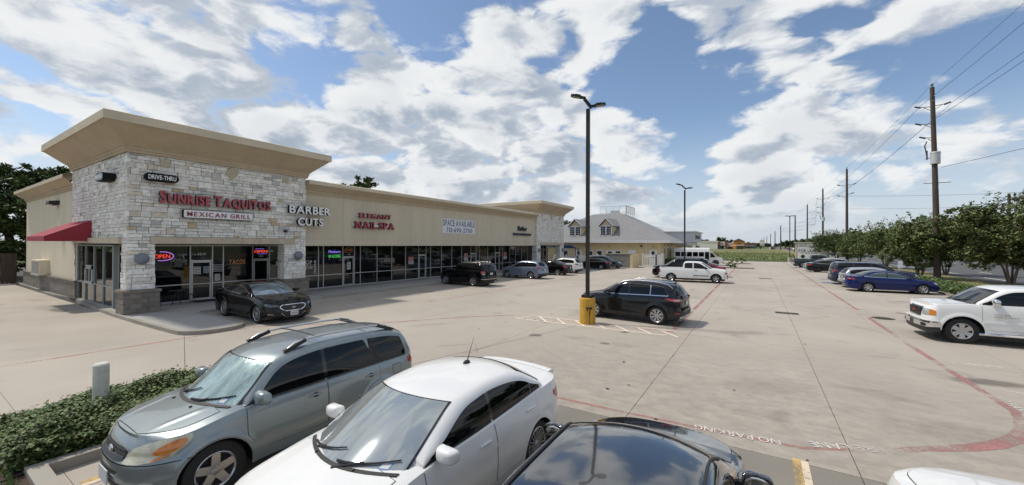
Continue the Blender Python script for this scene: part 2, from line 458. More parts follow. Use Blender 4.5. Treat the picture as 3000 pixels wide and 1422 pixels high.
# car materials
def paintm(n, c, metal=0.0, rough=.32, coat=.8): mat('paint_' + n, c, rough, metal, coat=coat, coat_rough=.03)
paintm('sage', (.235, .275, .29), .55, .32); paintm('white', (.72, .72, .71), 0, .35); mat('paint_black', (.0022, .0022, .003), .07, 0, spec=.42)
paintm('blue_grey', (.19, .235, .33), .5, .34); paintm('slate', (.035, .05, .065), .4); mat('paint_charcoal', (.008, .009, .012), .09, 0, spec=.45)
paintm('red', (.22, .012, .02), .2); mat('paint_navy', (.005, .012, .085), .09, 0, spec=.42); paintm('midnight', (.02, .026, .06), .35); paintm('silver', (.45, .47, .50), .6, .34); paintm('green', (.016, .04, .042), .3)
mat('car_glass', (.003, .0035, .004), .012, ior=1.5, spec=.42)
mat('screen_glass', (.012, .014, .015), .012, ior=1.9)
mat('screen_mirror', (.36, .40, .41), .055, .55, ior=1.8)
mat('paint_mirror_black', (.006, .007, .010), .10, ior=2.1, coat=1.0, coat_rough=.015)
mat('car_glass_light', (.06, .085, .085), .02, ior=1.6)
mat('sunshade_glass', (.42, .56, .54), .16, .75, coat=1.0, coat_rough=.01, var=.42, vscale=5.5, stretch=(1.0, .25, .25), bump=.8, bscale=7)
mat('sunshade_glass_blue', (.16, .23, .30), .10, .35, coat=1.0, coat_rough=.01, var=.6, vscale=4, stretch=(1, .3, .3))
mat('black_plastic', (.018, .018, .019), .55); mat('black_gloss', (.008, .008, .009), .12, coat=.6)
mat('gap_dark', (.006, .006, .007), .7); mat('tyre', (.018, .018, .018), .82, var=.2, vscale=20)
mat('chrome', (.72, .72, .73), .09, 1.0); mat('rim', (.46, .46, .47), .26, .85); mat('rim_dark', (.03, .03, .032), .35, .4)
mat('rail_silver', (.55, .55, .56), .3, .85); mat('rail_grey', (.07, .07, .075), .4, .3)
mat('lamp_clear', (.50, .51, .50), .06, .35, coat=1, var=.35, vscale=14); mat('lamp_aged', (.50, .475, .37), .12, .15, coat=.8, var=.25, vscale=8); mat('lamp_smoke', (.10, .11, .12), .06, .4, coat=1, var=.5, vscale=12)
mat('lamp_amber', (.62, .19, .015), .12, coat=1, var=.3, vscale=22); mat('lamp_red', (.33, .012, .016), .1, coat=1); mat('lamp_red_deep', (.25, .012, .016), .2)
mat('grille_black', (.012, .012, .013), .4); mat('plate_white', (.55, .56, .57), .45); mat('plate_ink', (.03, .03, .06), .5); mat('sticker_blue', (.10, .22, .42), .4); mat('emblem_grey', (.35, .36, .38), .25, .7)

# ------------------------------------------------------------------ ground
def sheet(name, m, poly, z, label=None, kind='structure', parent=None):
    b = MB(); b.add([(x, y, z) for x, y in poly], [tuple(range(len(poly)))])
    o = b.build(name, m, parent)
    if parent is None: tag(o, label, None, None, kind)
    return o
b = MB(); b.add([(-3000, -600, -.09), (3000, -600, -.09), (3000, 5200, -.09), (-3000, 5200, -.09)], [(0, 1, 2, 3)])
tag(b.build('ground', 'ground_far'), None, None, None, 'structure')
lot = bpy.data.objects.new('parking_lot', None); C.objects.link(lot); tag(lot, None, None, None, 'structure')
b = MB(); b.add([(-80, -12, -.055), (12, -12, -.055), (12, 92, -.055), (-80, 92, -.055)], [(0, 1, 2, 3)])
b.build('joint_bed', 'joint_dark', lot)
XS = [-21.2, -16.96, -12.2, -7.1, -2.05, 1.2, 5.7, 10.2]
YS = [-6, 1.35, 7.08, 15.05, 22.35, 30.0, 37.6, 45.2, 52.8, 60.4, 68.0, 76, 84, 91.6]
for i in range(len(XS) - 1):
    for j in range(len(YS) - 1):
        if j == 0 and XS[i] < -8.5: pass
        g_ = .006 if (XS[i] in (-2.05, 1.2) or YS[j] in (7.08, 15.05)) else .003
        m_ = 'stall_concrete' if (j == 1 and XS[i] > -8) or (j == 0 and XS[i] > -8) else 'lot_concrete'
        if j <= 1 and XS[i] == -7.1 or (j <= 1 and XS[i] == -12.2): m_ = 'lot_concrete' if XS[i] == -12.2 else 'stall_concrete'
        ubox('slab', m_, (XS[i] + g_, YS[j] + g_, -.06), (XS[i + 1] - g_, YS[j + 1] - g_, 0), lot)
for xa, xb in ((-27, -21.2), (-33.5, -27), (-40, -33.5), (-46.5, -40), (-60, -46.5), (-80, -60)):
    for ya, yb in ((-6, .6), (.6, 5.35)):
        ubox('slab', 'lot_concrete', (xa + .004, ya + .004, -.06), (xb - .004, yb - .004, 0), lot)
# sawn patches round the drain and the small broken joints
def strip_path(pts, w):
    vs, fs = [], []
    for k, p in enumerate(pts):
        a = Vector(pts[max(0, k - 1)]); c = Vector(pts[min(len(pts) - 1, k + 1)])
        d = (c - a).normalized(); n = Vector((-d.y, d.x)); ww = w[k] if isinstance(w, (list, tuple)) else w
        vs += [(p[0] + n.x * ww / 2, p[1] + n.y * ww / 2), (p[0] - n.x * ww / 2, p[1] - n.y * ww / 2)]
    for k in range(len(pts) - 1): fs.append((2 * k, 2 * k + 1, 2 * k + 3, 2 * k + 2))
    return vs, fs
def mark(name, m, pts, w, z=.004, closed=False, parent=None):
    if closed: pts = list(pts) + [pts[0]]
    vs, fs = strip_path(pts, w)
    b = MB(); b.add([(x, y, z) for x, y in vs], fs)
    return b.build(name, m, parent or lot)
for pts in ([(1.15, 24.6), (2.7, 22.3), (1.15, 20.2), (-.5, 22.2), (1.15, 24.6)], [(-.9, 22.7), (.5, 24.0)], [(1.8, 24.2), (3.7, 22.6)], [(-2.0, 22.3), (-.5, 22.3)],
            [(-8.4, 9.1), (-7.6, 10.0), (-6.9, 9.2), (-7.3, 9.0)], [(-16.9, 5.6), (-12.0, 4.0)], [(-7.77, 7.0), (-6.82, 10.96), (-5.97, 14.4)],
            [(3.9, 22.3), (5.4, 22.3), (5.4, 23.9), (3.9, 23.9), (3.9, 22.3)], [(-9.4, 1.0), (-9.0, 1.2)]):
    mark('saw_cut', 'joint_dark', pts, .013, .003)
# oil drips in the bays, hairline cracks and paler patches
def stain_mat(name, col, amount, scale):
    m = bpy.data.materials.new(name); m.use_nodes = True; t = m.node_tree; b_ = t.nodes['Principled BSDF']
    tc_ = nd(t, 'ShaderNodeTexCoord'); o = vmth(t, 'LENGTH', tc_.outputs['Object']).outputs['Value']; g = nd(t, 'ShaderNodeNewGeometry')
    n = nd(t, 'ShaderNodeTexNoise', Scale=scale, Detail=7.0, Roughness=.65); ln(t, g.outputs['Position'], n.inputs['Vector'])
    f = mth(t, 'SUBTRACT', mth(t, 'ADD', mth(t, 'MULTIPLY', sstep(t, o, .1, 1.0, 1.0, 0.0), .8), mth(t, 'MULTIPLY', n.outputs[0], .8)), .72)
    ln(t, mth(t, 'MULTIPLY', sstep(t, f, 0.0, .45), amount), b_.inputs['Alpha']); b_.inputs['Base Color'].default_value = tuple(col) + (1,); b_.inputs['Roughness'].default_value = .6; M[name] = m
stain_mat('oil_film', (.06, .052, .045), .36, 4.5); stain_mat('pale_patch', (.58, .53, .46), .24, 3.4); stain_mat('damp_film', (.16, .14, .12), .10, 3.2)
_dm = {}
for nm in ('oil_film', 'pale_patch', 'damp_film'):
    b = MB(); b.add([(math.cos(2 * math.pi * k / 20), math.sin(2 * math.pi * k / 20), 0) for k in range(20)], [tuple(range(20))]); _dm[nm] = b.mesh(nm, nm)
def spot(nm, x, y, rx, ry, z=.0022, a=0.0):
    o = link(nm, _dm[nm], lot, loc=(x, y, z)); o.scale = (rx, ry, 1); o.rotation_euler = (0, 0, a)
sr = random.Random(77); zz = [.0012]
def nz(): zz[0] += .00003; return zz[0]
for k in range(13):
    for xc, s_ in ((-19.2, 1), (-4.2, 1), (-7.0, 1), (6.2, 1)):
        if sr.random() < .75: spot('oil_film', xc + sr.gauss(0, .5), 11.8 + 2.72 * k + sr.gauss(0, .25), sr.uniform(.25, .7), sr.uniform(.2, .5), nz(), sr.uniform(0, 3))
for _ in range(36): spot(sr.choice(('damp_film', 'damp_film', 'pale_patch')), sr.uniform(-20, 10), 5.5 + 60 * sr.random() ** 1.6, sr.uniform(.5, 2.2), sr.uniform(.4, 1.2), nz(), sr.uniform(0, 3))
for _ in range(8): spot('damp_film', sr.uniform(-44, -24), sr.uniform(0, 4.6), sr.uniform(.8, 2.5), sr.uniform(.4, 1.0), nz(), sr.uniform(-.4, .4))
spot('oil_film', -27.6, 4.4, 2.0, .45, nz(), .05); spot('damp_film', -29, 4.3, 3.2, .9, nz(), 0); spot('oil_film', 4.6, 13.6, 1.4, .6, nz(), .2); spot('damp_film', 3.0, 9.6, 2.2, 1.0, nz(), .2); spot('damp_film', .2, 10.5, 2.0, 1.4, nz(), .5)
for _ in range(12):
    x, y = sr.uniform(-14, 8), 9 + 40 * sr.random() ** 1.5; a = sr.uniform(0, 6.28); pts = [(x, y)]
    for _ in range(sr.randint(5, 11)): a += sr.gauss(0, .45); x += math.cos(a) * .28; y += math.sin(a) * .28; pts.append((x, y))
    mark('hairline_crack', 'joint_dark', pts, .007, .0034)
for _ in range(60):                                     # dead leaves and small debris lying about
    x, y = sr.uniform(-15, 9), 6 + 30 * sr.random() ** 1.6; a = sr.uniform(0, 6.28); r_ = sr.uniform(.015, .04)
    b = MB(); b.add([(x + r_ * 1.6 * math.cos(a), y + r_ * 1.6 * math.sin(a), .006), (x - r_ * math.sin(a), y + r_ * math.cos(a), .02), (x - r_ * 1.6 * math.cos(a), y - r_ * 1.6 * math.sin(a), .008), (x + r_ * math.sin(a), y - r_ * math.cos(a), .014)], [(0, 1, 2, 3)]); b.build('dead_leaf', 'mulch', lot)
# inlet grate and manhole
dr = thing('drain_grate', (1.15, 22.35, 0), 'black iron storm drain grate set in the drive lane', 'drain')
b = MB(); b.box((-.42, -.22, -.02), (.42, .22, .006)); b.build('pit', 'drain_black', dr)
b = MB(); b.box((-.45, -.25, -.01), (.45, -.22, .012)); b.box((-.45, .22, -.01), (.45, .25, .012)); b.box((-.45, -.22, -.01), (-.42, .22, .012)); b.box((.42, -.22, -.01), (.45, .22, .012))
for x in (-.14, .14): b.box((x - .03, -.22, .0), (x + .03, .22, .014))
b.build('frame', 'iron', dr)
mh_ = thing('manhole_cover', (4.62, 23.1, 0), 'round rusty manhole cover beside the red fire lane line', 'manhole cover')
b = MB(); b.cyl((0, 0, -.01), (0, 0, .008), .40, None, 28); b.build('rim_ring', 'iron', mh_)
b = MB(); b.cyl((0, 0, .0), (0, 0, .014), .33, None, 28)
for k in range(-2, 3): b.box((-.25, k * .1 - .02, .012), (.25, k * .1 + .02, .02))
b.build('lid', 'iron', mh_)
ld = thing('drain_grate', (.6, 44.5, 0), 'storm drain grate lying farther up the drive lane', 'drain')
b = MB(); b.box((-.5, -.3, -.02), (.5, .3, .012)); b.build('frame', 'iron', ld)
b = MB()
for k in range(-3, 4): b.box((-.42, k * .08 - .02, .0), (.42, k * .08 + .02, .016))
b.build('bars', 'drain_black', ld)
# painted markings
def seg(name, m, a, c, w, z=.004): return mark(name, m, [a, c], w, z)
curve = [(4.14, 11.4), (4.02, 10.9), (3.84, 10.35), (3.58, 9.85), (3.22, 9.4), (2.8, 9.02), (2.2, 8.6), (1.5, 8.1)]
mark('fire_lane_line', 'line_red', [(4.2, 92), (4.2, 60), (4.18, 38), (4.16, 25.4)], .13)
mark('fire_lane_line', 'line_red', [(4.13, 23.0), (4.1, 17.0), (4.16, 11.4)], .15)
mark('fire_lane_line', 'line_red', curve, [.13, .16, .20, .24, .24, .22, .17, .12])
mark('fire_lane_line', 'line_red_faint', [(1.5, 8.1), (.6, 7.62), (-.6, 7.5), (-2.2, 7.44), (-3.8, 7.40), (-6.2, 7.38)], .085)
mark('fire_lane_line', 'line_red', [(-2.66, 15.55), (-2.64, 35.3), (-2.62, 46)], .17)
mark('fire_lane_line', 'line_red_faint', [(-2.6, 46), (-2.6, 80)], .15)
mark('fire_lane_line', 'line_red_faint', [(-16.4, -1.5), (-16.3, 1.6), (-16.15, 5.0), (-16.13, 7.2), (-15.7, 8.1), (-14.6, 9.1), (-13.0, 10.2), (-12.1, 11.5), (-10.9, 13.3), (-9.2, 15.0)], .11)
mark('fire_lane_line', 'line_red_faint', [(-15.2, 17), (-15.1, 50)], .11)
for y in (10.2, 12.95, 15.4, 17.85, 20.4, 22.9, 25.5, 28.2, 30.9, 33.7, 37.9, 40.7, 51.6, 54.4, 57.2, 60.9, 63.7, 66.5, 69.3):
    seg('stall_line', 'line_white' if y < 26 else 'line_white', (4.28, y), (10.0, y + .35), .10)
for y in (42.4, 45.6, 48.8): seg('stall_line', 'line_blue', (4.28, y), (10.0, y + .35), .14)
for k in range(11):
    y = 15.45 + 2.72 * k
    seg('stall_line', 'line_white', (-8.6, y), (-2.78, y), .10) if k else None
for k in range(14):
    y = 10.4 + 2.72 * k; seg('stall_line', 'line_faint', (-21.0, y), (-15.6, y), .10)
for x in (-7.45, -4.80, -2.12, .52, 3.2):
    seg('stall_line', 'line_yellow', (x - .035, 7.18), (x - .07, 1.4), .11); seg('stall_line', 'line_cream', (x + .06, 7.15), (x + .03, 1.4), .09, .006)
b_pts = [(-8.85, 14.36), (-2.78, 14.50), (-2.55, 15.42), (-8.35, 15.30)]
mark('island_outline', 'line_island', b_pts, .095, .008, True)
for k in range(7):
    x = -8.1 + k * .84; seg('island_hatch', 'line_island', (x, 15.28), (x + .75, 14.44), .085, .007)
mark('fire_lane_line', 'line_red_faint', [(-5.3, 14.95), (-2.6, 15.3)], .16, .006)
for i, (x0, y0, w0) in enumerate(((4.12, 42.0, 1.5), (4.5, 46.2, 1.3))):      # blue accessible bays
    b = MB(); b.add([(x0 + .5, y0, .005), (x0 + .5 + w0, y0 + .1, .005), (x0 + .5 + w0, y0 + 1.5, .005), (x0 + .5, y0 + 1.4, .005)], [(0, 1, 2, 3)]); b.build('accessible_bay', 'line_blue', lot)
for x0, y0 in ((-18.6, 44.3), (-18.2, 47.0)):
    b = MB(); b.add([(x0, y0, .005), (x0 + 1.5, y0, .005), (x0 + 1.5, y0 + 1.2, .005), (x0, y0 + 1.2, .005)], [(0, 1, 2, 3)]); b.build('accessible_bay', 'line_blue', lot)
letters('FIRE LANE', (1.62, 8.28, .009), 1.02, .20, (Vector((-.93, -.36, 0)), Vector((.36, -.93, 0)), Vector((0, 0, 1))), .001, ['line_letters'], lot, single=True, name='fire_lane_words')
letters('NO PARKING', (.30, 7.70, .009), 1.25, .19, (Vector((-.99, -.10, 0)), Vector((.10, -.99, 0)), Vector((0, 0, 1))), .001, ['line_letters'], lot, single=True, name='fire_lane_words')
letters('NO PARKING FIRE LANE', (-5.25, 14.86, .009), 2.5, .16, (Vector((.99, .11, 0)), Vector((-.11, .99, 0)), Vector((0, 0, 1))), .001, ['line_letters'], lot, single=True, name='fire_lane_words')
for y0 in (20.9, 12.4):
    letters('NO PARKING', (4.20, y0, .009), 1.4, .14, (Vector((.05, -1, 0)), Vector((1, .05, 0)), Vector((0, 0, 1))), .001, ['line_letters'], lot, single=True, name='fire_lane_words')

# ------------------------------------------------------------------ walks and kerbs
walk = bpy.data.objects.new('shop_walk', None); C.objects.link(walk); tag(walk, None, None, None, 'structure')
def arc(cx, cy, r, a0, a1, n=8): return [(cx + r * math.cos(R(a0 + (a1 - a0) * i / n)), cy + r * math.sin(R(a0 + (a1 - a0) * i / n))) for i in range(n + 1)]
pen = [(-32.2, 5.78), (-26.2, 5.45), (-23.0, 5.28), (-20.2, 5.32)] + [(-17.3, 5.40)] + arc(-17.15, 6.35, .95, -85, 0, 8)[1:] + [(-16.2, 6.6)] + arc(-17.05, 6.6, .85, 0, 90, 8)[1:] + [(-20.9, 7.45), (-21.2, 7.75), (-21.2, 13.4), (-25.6, 13.4), (-25.6, 5.78)]
def slab_poly(name, m, poly, z0, z1, parent):
    b = MB(); b.prism(poly, z1 - z0, (0, 0, z0), (1, 0, 0), (0, 1, 0), (0, 0, 1)); return b.build(name, m, parent, fix=True)
slab_poly('walk_slab', 'walk_concrete', pen, -.05, .13, walk)
kp = [(-32.2, 5.68), (-26.2, 5.35)] + [(x, y) for x, y in pen[2:-4]]
# kerb: a rim 15 cm wide following the edge of the walk
def kerb(path, w, z, parent, m='kerb_concrete', side=1, seg_len=3.0):
    P = [Vector(p) for p in path]
    for k in range(len(P) - 1):
        a, c = P[k], P[k + 1]
        d0 = (P[k + 1] - P[max(0, k - 1)]).normalized(); d1 = (P[min(len(P) - 1, k + 2)] - P[k]).normalized()
        n0 = Vector((-d0.y, d0.x)) * side; n1 = Vector((-d1.y, d1.x)) * side
        o0, o1 = a - n0 * .018, c - n1 * .018
        b = MB(); b.prism([(o0.x, o0.y), (o1.x, o1.y), (c.x + n1.x * w, c.y + n1.y * w), (a.x + n0.x * w, a.y + n0.y * w)], z + .06, (0, 0, -.06), (1, 0, 0), (0, 1, 0), (0, 0, 1))
        b.build('kerb_stone', m, parent, fix=True)
kerb(kp, .15, .136, walk, side=1)
for k in range(16):
    y0 = 13.4 + k * 2.44; y1 = y0 + 2.44
    ubox('walk_slab', 'walk_concrete', (-25.7, y0 + .003, -.05), (-21.36, y1 - .003, .13), walk)
    ubox('kerb_stone', 'kerb_concrete', (-21.355, y0 + .002, -.05), (-21.2, y1 - .002, .134), walk)
# the long kerb by the drive-through wall
kerb([(-48, 5.50), (-42.3, 5.48), (-37.6, 5.40), (-35.2, 5.40), (-32.0, 5.66)], .16, .12, walk)
# bed kerbs
bed = bpy.data.objects.new('planting_bed', None); C.objects.link(bed); tag(bed, None, None, None, 'structure')
b = MB(); N_ = 30; Pm = []
for i in range(N_ + 1):
    row = []
    for j in range(N_ + 1):
        x = -10.6 + 2.35 * i / N_; y = -3 + 8.0 * j / N_
        row.append((x, y, .07 + .05 * math.sin(x * 3.1 + y) * math.sin(y * 2.3) + rng.uniform(-.012, .012)))
    Pm.append(row)
b.grid(Pm, 0, True); b.build('soil', 'mulch', bed, 60)
b = MB(); Pm = []
for i in range(N_ + 1):
    row = []
    for j in range(13):
        x = -8.6 + 14 * i / N_; y = -2.0 + 3.15 * j / 12; row.append((x, y, .07 + rng.uniform(-.012, .012)))
    Pm.append(row)
b.grid(Pm, 0, True); b.build('soil', 'mulch', bed, 60)
kerb([(-8.16, 5.0), (-8.16, 1.22)], .17, .15, bed, side=-1); kerb([(-8.31, 1.05), (-5.2, 1.05), (-2, 1.05), (6, 1.05)], .17, .151, bed, side=1)
kerb([(-10.6, 5.0), (-8.2, 5.0)], .15, .145, bed, side=-1); kerb([(-10.62, -3), (-10.62, 5.0)], .15, .145, bed, side=1)
# verge along the road
ver = tag(sheet('verge', 'verge_grass', [(10.25, -40), (17.1, -40), (17.1, 420), (10.25, 420)], .06), None, None, None, 'structure')
vk = bpy.data.objects.new('verge_kerb', None); C.objects.link(vk); tag(vk, None, None, None, 'structure')
for k in range(42): ubox('kerb_stone', 'kerb_concrete', (10.2, -8 + k * 2.4 + .003, -.05), (10.38, -8 + (k + 1) * 2.4 - .003, .15), vk)
# road
tag(sheet('road', 'asphalt', [(17.1, -80), (37.5, -80), (37.5, 3000), (17.1, 3000)], .004), None, None, None, 'structure')
rd = bpy.data.objects.new('road_markings', None); C.objects.link(rd); tag(rd, None, None, None, 'structure')
ubox('edge_line', 'road_white', (19.3, -60, .006), (19.45, 900, .0095), rd); ubox('edge_line', 'road_white', (35.2, -60, .006), (35.35, 900, .0095), rd)
for k in range(40):
    for x in (22.9, 26.5, 30.8): ubox('lane_dash', 'road_white', (x, 20 + k * 12, .006), (x + .13, 23.2 + k * 12, .0095), rd)
# field and back kerb
fld = tag(sheet('field', 'grass_field', [(-260, 92.2), (10.2, 92.2), (15, 372), (-260, 372)], .03), None, None, None, 'structure')
fk = bpy.data.objects.new('field_kerb', None); C.objects.link(fk); tag(fk, None, None, None, 'structure')
for k in range(24): ubox('kerb_stone', 'kerb_concrete', (-60 + k * 2.9, 91.75, -.05), (-60 + k * 2.9 + 2.89, 91.95, .15), fk)
def blades(name, n, area, hrange, m, seed, wid=.02, dens=None, kind='stuff'):
    r_ = random.Random(seed); b = MB()
    for _ in range(n):
        x, y = area(r_)
        h = r_.uniform(*hrange); a = r_.uniform(0, 6.28); w = wid * r_.uniform(.6, 1.4)
        dx, dy = math.cos(a) * w, math.sin(a) * w; lx, ly = r_.uniform(-.4, .4) * h, r_.uniform(-.4, .4) * h
        b.add([(x - dx, y - dy, .03), (x + dx, y + dy, .03), (x + lx, y + ly, .03 + h)], [(0, 1, 2)])
    return tag(b.build(name, m), None, None, None, kind)
def band(y0, y1, x0, x1, p=2.0):
    return lambda r_: (x0 + (x1 - x0) * r_.random(), y0 + (y1 - y0) * r_.random() ** p)
blades('grass', 22000, band(92.4, 200, -60, 10, 1.6), (.10, .30), 'blade', 3, .09)
blades('grass', 9000, band(120, 330, -90, 12, 1.3), (.15, .35), 'blade_dry', 4, .14)
blades('grass', 9000, lambda r_: (r_.uniform(10.5, 17.0), 30 + 90 * r_.random() ** 1.6), (.05, .16), 'blade_dry', 5, .02)
blades('grass', 2600, lambda r_: (r_.gauss(-7.6, .55), min(.9, r_.gauss(.55, .35))), (.05, .16), 'blade', 6, .008)
# ------------------------------------------------------------------ the row of shops
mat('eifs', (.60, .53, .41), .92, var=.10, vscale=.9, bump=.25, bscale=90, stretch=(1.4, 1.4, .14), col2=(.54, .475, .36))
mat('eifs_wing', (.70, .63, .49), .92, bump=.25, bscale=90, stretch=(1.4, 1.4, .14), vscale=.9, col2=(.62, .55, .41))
mat('trim_tan', (.50, .40, .275), .92, var=.10, vscale=.8, bump=.2, bscale=90)
mat('lintel_stone', (.52, .45, .34), .9, var=.16, vscale=2.4, bump=.3, bscale=50)
for i_, c_ in enumerate(((.82, .795, .74), (.77, .735, .68), (.84, .82, .77), (.72, .685, .63), (.58, .57, .55), (.50, .495, .485), (.70, .63, .51), (.60, .50, .31))):
    mat('stone_%d' % i_, c_, .92, var=.22, vscale=6.5, bump=.9, bscale=22, obj_rand=.10)
mat('mortar', (.10, .095, .088), .95)
mat('block_grey', (.21, .19, .165), .95, var=.22, vscale=5, bump=.8, bscale=45, obj_rand=.14)
mat('block_cap', (.20, .175, .145), .95, var=.35, vscale=3, bump=.5, bscale=40)
mat('aluminium', (.50, .51, .51), .38, .55); mat('alu_green', (.30, .335, .33), .42, .35)
pane_mat('shop_glass', (.30, .32, .32), .60, ior=1.62); pane_mat('shop_glass_dark', (.16, .17, .17), .45, ior=1.62); pane_mat('side_glass', (.42, .46, .44), .75, ior=1.6)
mat('awning_red', (.30, .028, .05), .8, var=.12, vscale=4)
mat('sign_red', (.36, .035, .05), .35, coat=.4); mat('sign_red_side', (.028, .010, .012), .5)
mat('sign_white', (.80, .80, .80), .4, coat=.3); mat('sign_black', (.010, .010, .011), .7, spec=.2); mat('sign_navy', (.012, .017, .05), .4); mat('banner_white', (.66, .68, .72), .6)
mat('banner_ink', (.018, .025, .07), .6); mat('sconce_grey', (.19, .21, .25), .5, .3); mat('room_dark', (.10, .085, .07), .9); mat('room_floor', (.13, .11, .09), .6); mat('roof_grey', (.35, .35, .34), .9)
mat('neon_red', (.4, .02, .02), .4, emit=(1.0, .07, .05), estr=.6); mat('neon_blue', (.1, .1, .4), .4, emit=(.28, .22, 1.0), estr=.5); mat('neon_green', (.05, .3, .05), .4, emit=(.1, .8, .16), estr=.35); mat('neon_white', (.6, .6, .6), .4, emit=(.9, .92, 1.0), estr=2.2); mat('neon_purple', (.3, .1, .4), .4, emit=(.5, .2, .8), estr=.8)
mat('paper', (.62, .60, .60), .8); mat('paper_blue', (.33, .40, .43), .8); mat('paper_red', (.42, .10, .06), .7); mat('decal_white', (.68, .68, .66), .7)
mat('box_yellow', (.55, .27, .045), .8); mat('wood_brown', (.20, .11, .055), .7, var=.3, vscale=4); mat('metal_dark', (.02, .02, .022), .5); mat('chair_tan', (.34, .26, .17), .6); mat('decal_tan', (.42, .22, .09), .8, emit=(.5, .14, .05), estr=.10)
mat('burgundy', (.13, .02, .035), .8)

XT, XW, XS_ = -22.65, -22.9, -25.2         # tower stone face, shop wall face, shop window plane
ZS = .13
bld = thing('shop_building', (-24, 20, 0), 'long tan row of shops with a white stone tower at each end', 'building')
def part(name, b, m, smooth=None, parent=None, fix=True):
    return b.build(name, m, parent or bld, smooth, world=True, fix=fix)
def bx(name, m, lo, hi, bev=0.0): return ubox(name, m, lo, hi, bld, 0, bev)

# --- stone veneer -----------------------------------------------------------------------------------------
STONES = []
def rects(u0, u1, v0, v1, hole=None):
    """coursed ashlar: list of rectangles over a wall panel"""
    out = []; v = v0
    while v < v1 - .02:
        h = rng.choice((.14, .17, .24, .28, .30)); h = min(h, v1 - v)
        if v1 - v - h < .08: h = v1 - v
        u = u0 - rng.uniform(0, .3)
        while u < u1:
            w = rng.uniform(.26, .66); e = u + w
            if u1 - e < .14: e = u1
            a, c = max(u, u0), min(e, u1)
            if c - a > .03:
                if h > .24 and rng.random() < .72:
                    k = rng.uniform(.38, .62); m_ = v + h * k
                    for (p, q) in ((v, m_), (m_, v + h)):
                        if (c - a) > .52 and rng.random() < .45:
                            t = a + (c - a) * rng.uniform(.35, .65); out += [(a, t, p, q), (t, c, p, q)]
                        else: out.append((a, c, p, q))
                else: out.append((a, c, v, v + h))
            u = e
        v += h
    if hole:
        res = []
        for a, c, p, q in out:
            hu0, hu1, hv0, hv1 = hole
            if c <= hu0 or a >= hu1 or q <= hv0 or p >= hv1: res.append((a, c, p, q)); continue
            if p < hv0 - .03: res.append((a, c, p, hv0)); 
            if q > hv1 + .03: res.append((a, c, hv1, q))
            pp, qq = max(p, hv0), min(q, hv1)
            if qq - pp > .03:
                if a < hu0 - .03: res.append((a, hu0, pp, qq))
                if c > hu1 + .03: res.append((hu1, c, pp, qq))
        out = res
    return out
def stone_kind(tone=0):
    r_ = rng.random()
    if r_ < .34: return 0
    if r_ < .62: return 2
    if r_ < .78: return 1
    if r_ < .86: return 3
    if r_ < .91 - tone * .04: return 4
    if r_ < .94 - tone * .05: return 5
    if r_ < .98 : return 6 if tone == 0 else 1
    return 7 if tone == 0 else 2
def stones_on(face, fixed, u0, u1, v0, v1, hole=None, tone=0, near=1.0):
    """face '+X' (u=y), '-Y' (u=x) ; fixed = plane coordinate"""
    for a, c, p, q in rects(u0, u1, v0, v1, hole):
        g_ = .007; pr = rng.uniform(.035, .075)
        if face == '+X': lo, hi = (fixed - .03, a + g_, p + g_), (fixed + pr, c - g_, q - g_)
        elif face == '-X': lo, hi = (fixed - pr, a + g_, p + g_), (fixed + .03, c - g_, q - g_)
        elif face == '-Y': lo, hi = (a + g_, fixed - pr, p + g_), (c - g_, fixed + .03, q - g_)
        else: lo, hi = (a + g_, fixed - .03, p + g_), (c - g_, fixed + pr, q - g_)
        STONES.append(((c - a) * (q - p) * near, lo, hi, stone_kind(tone)))
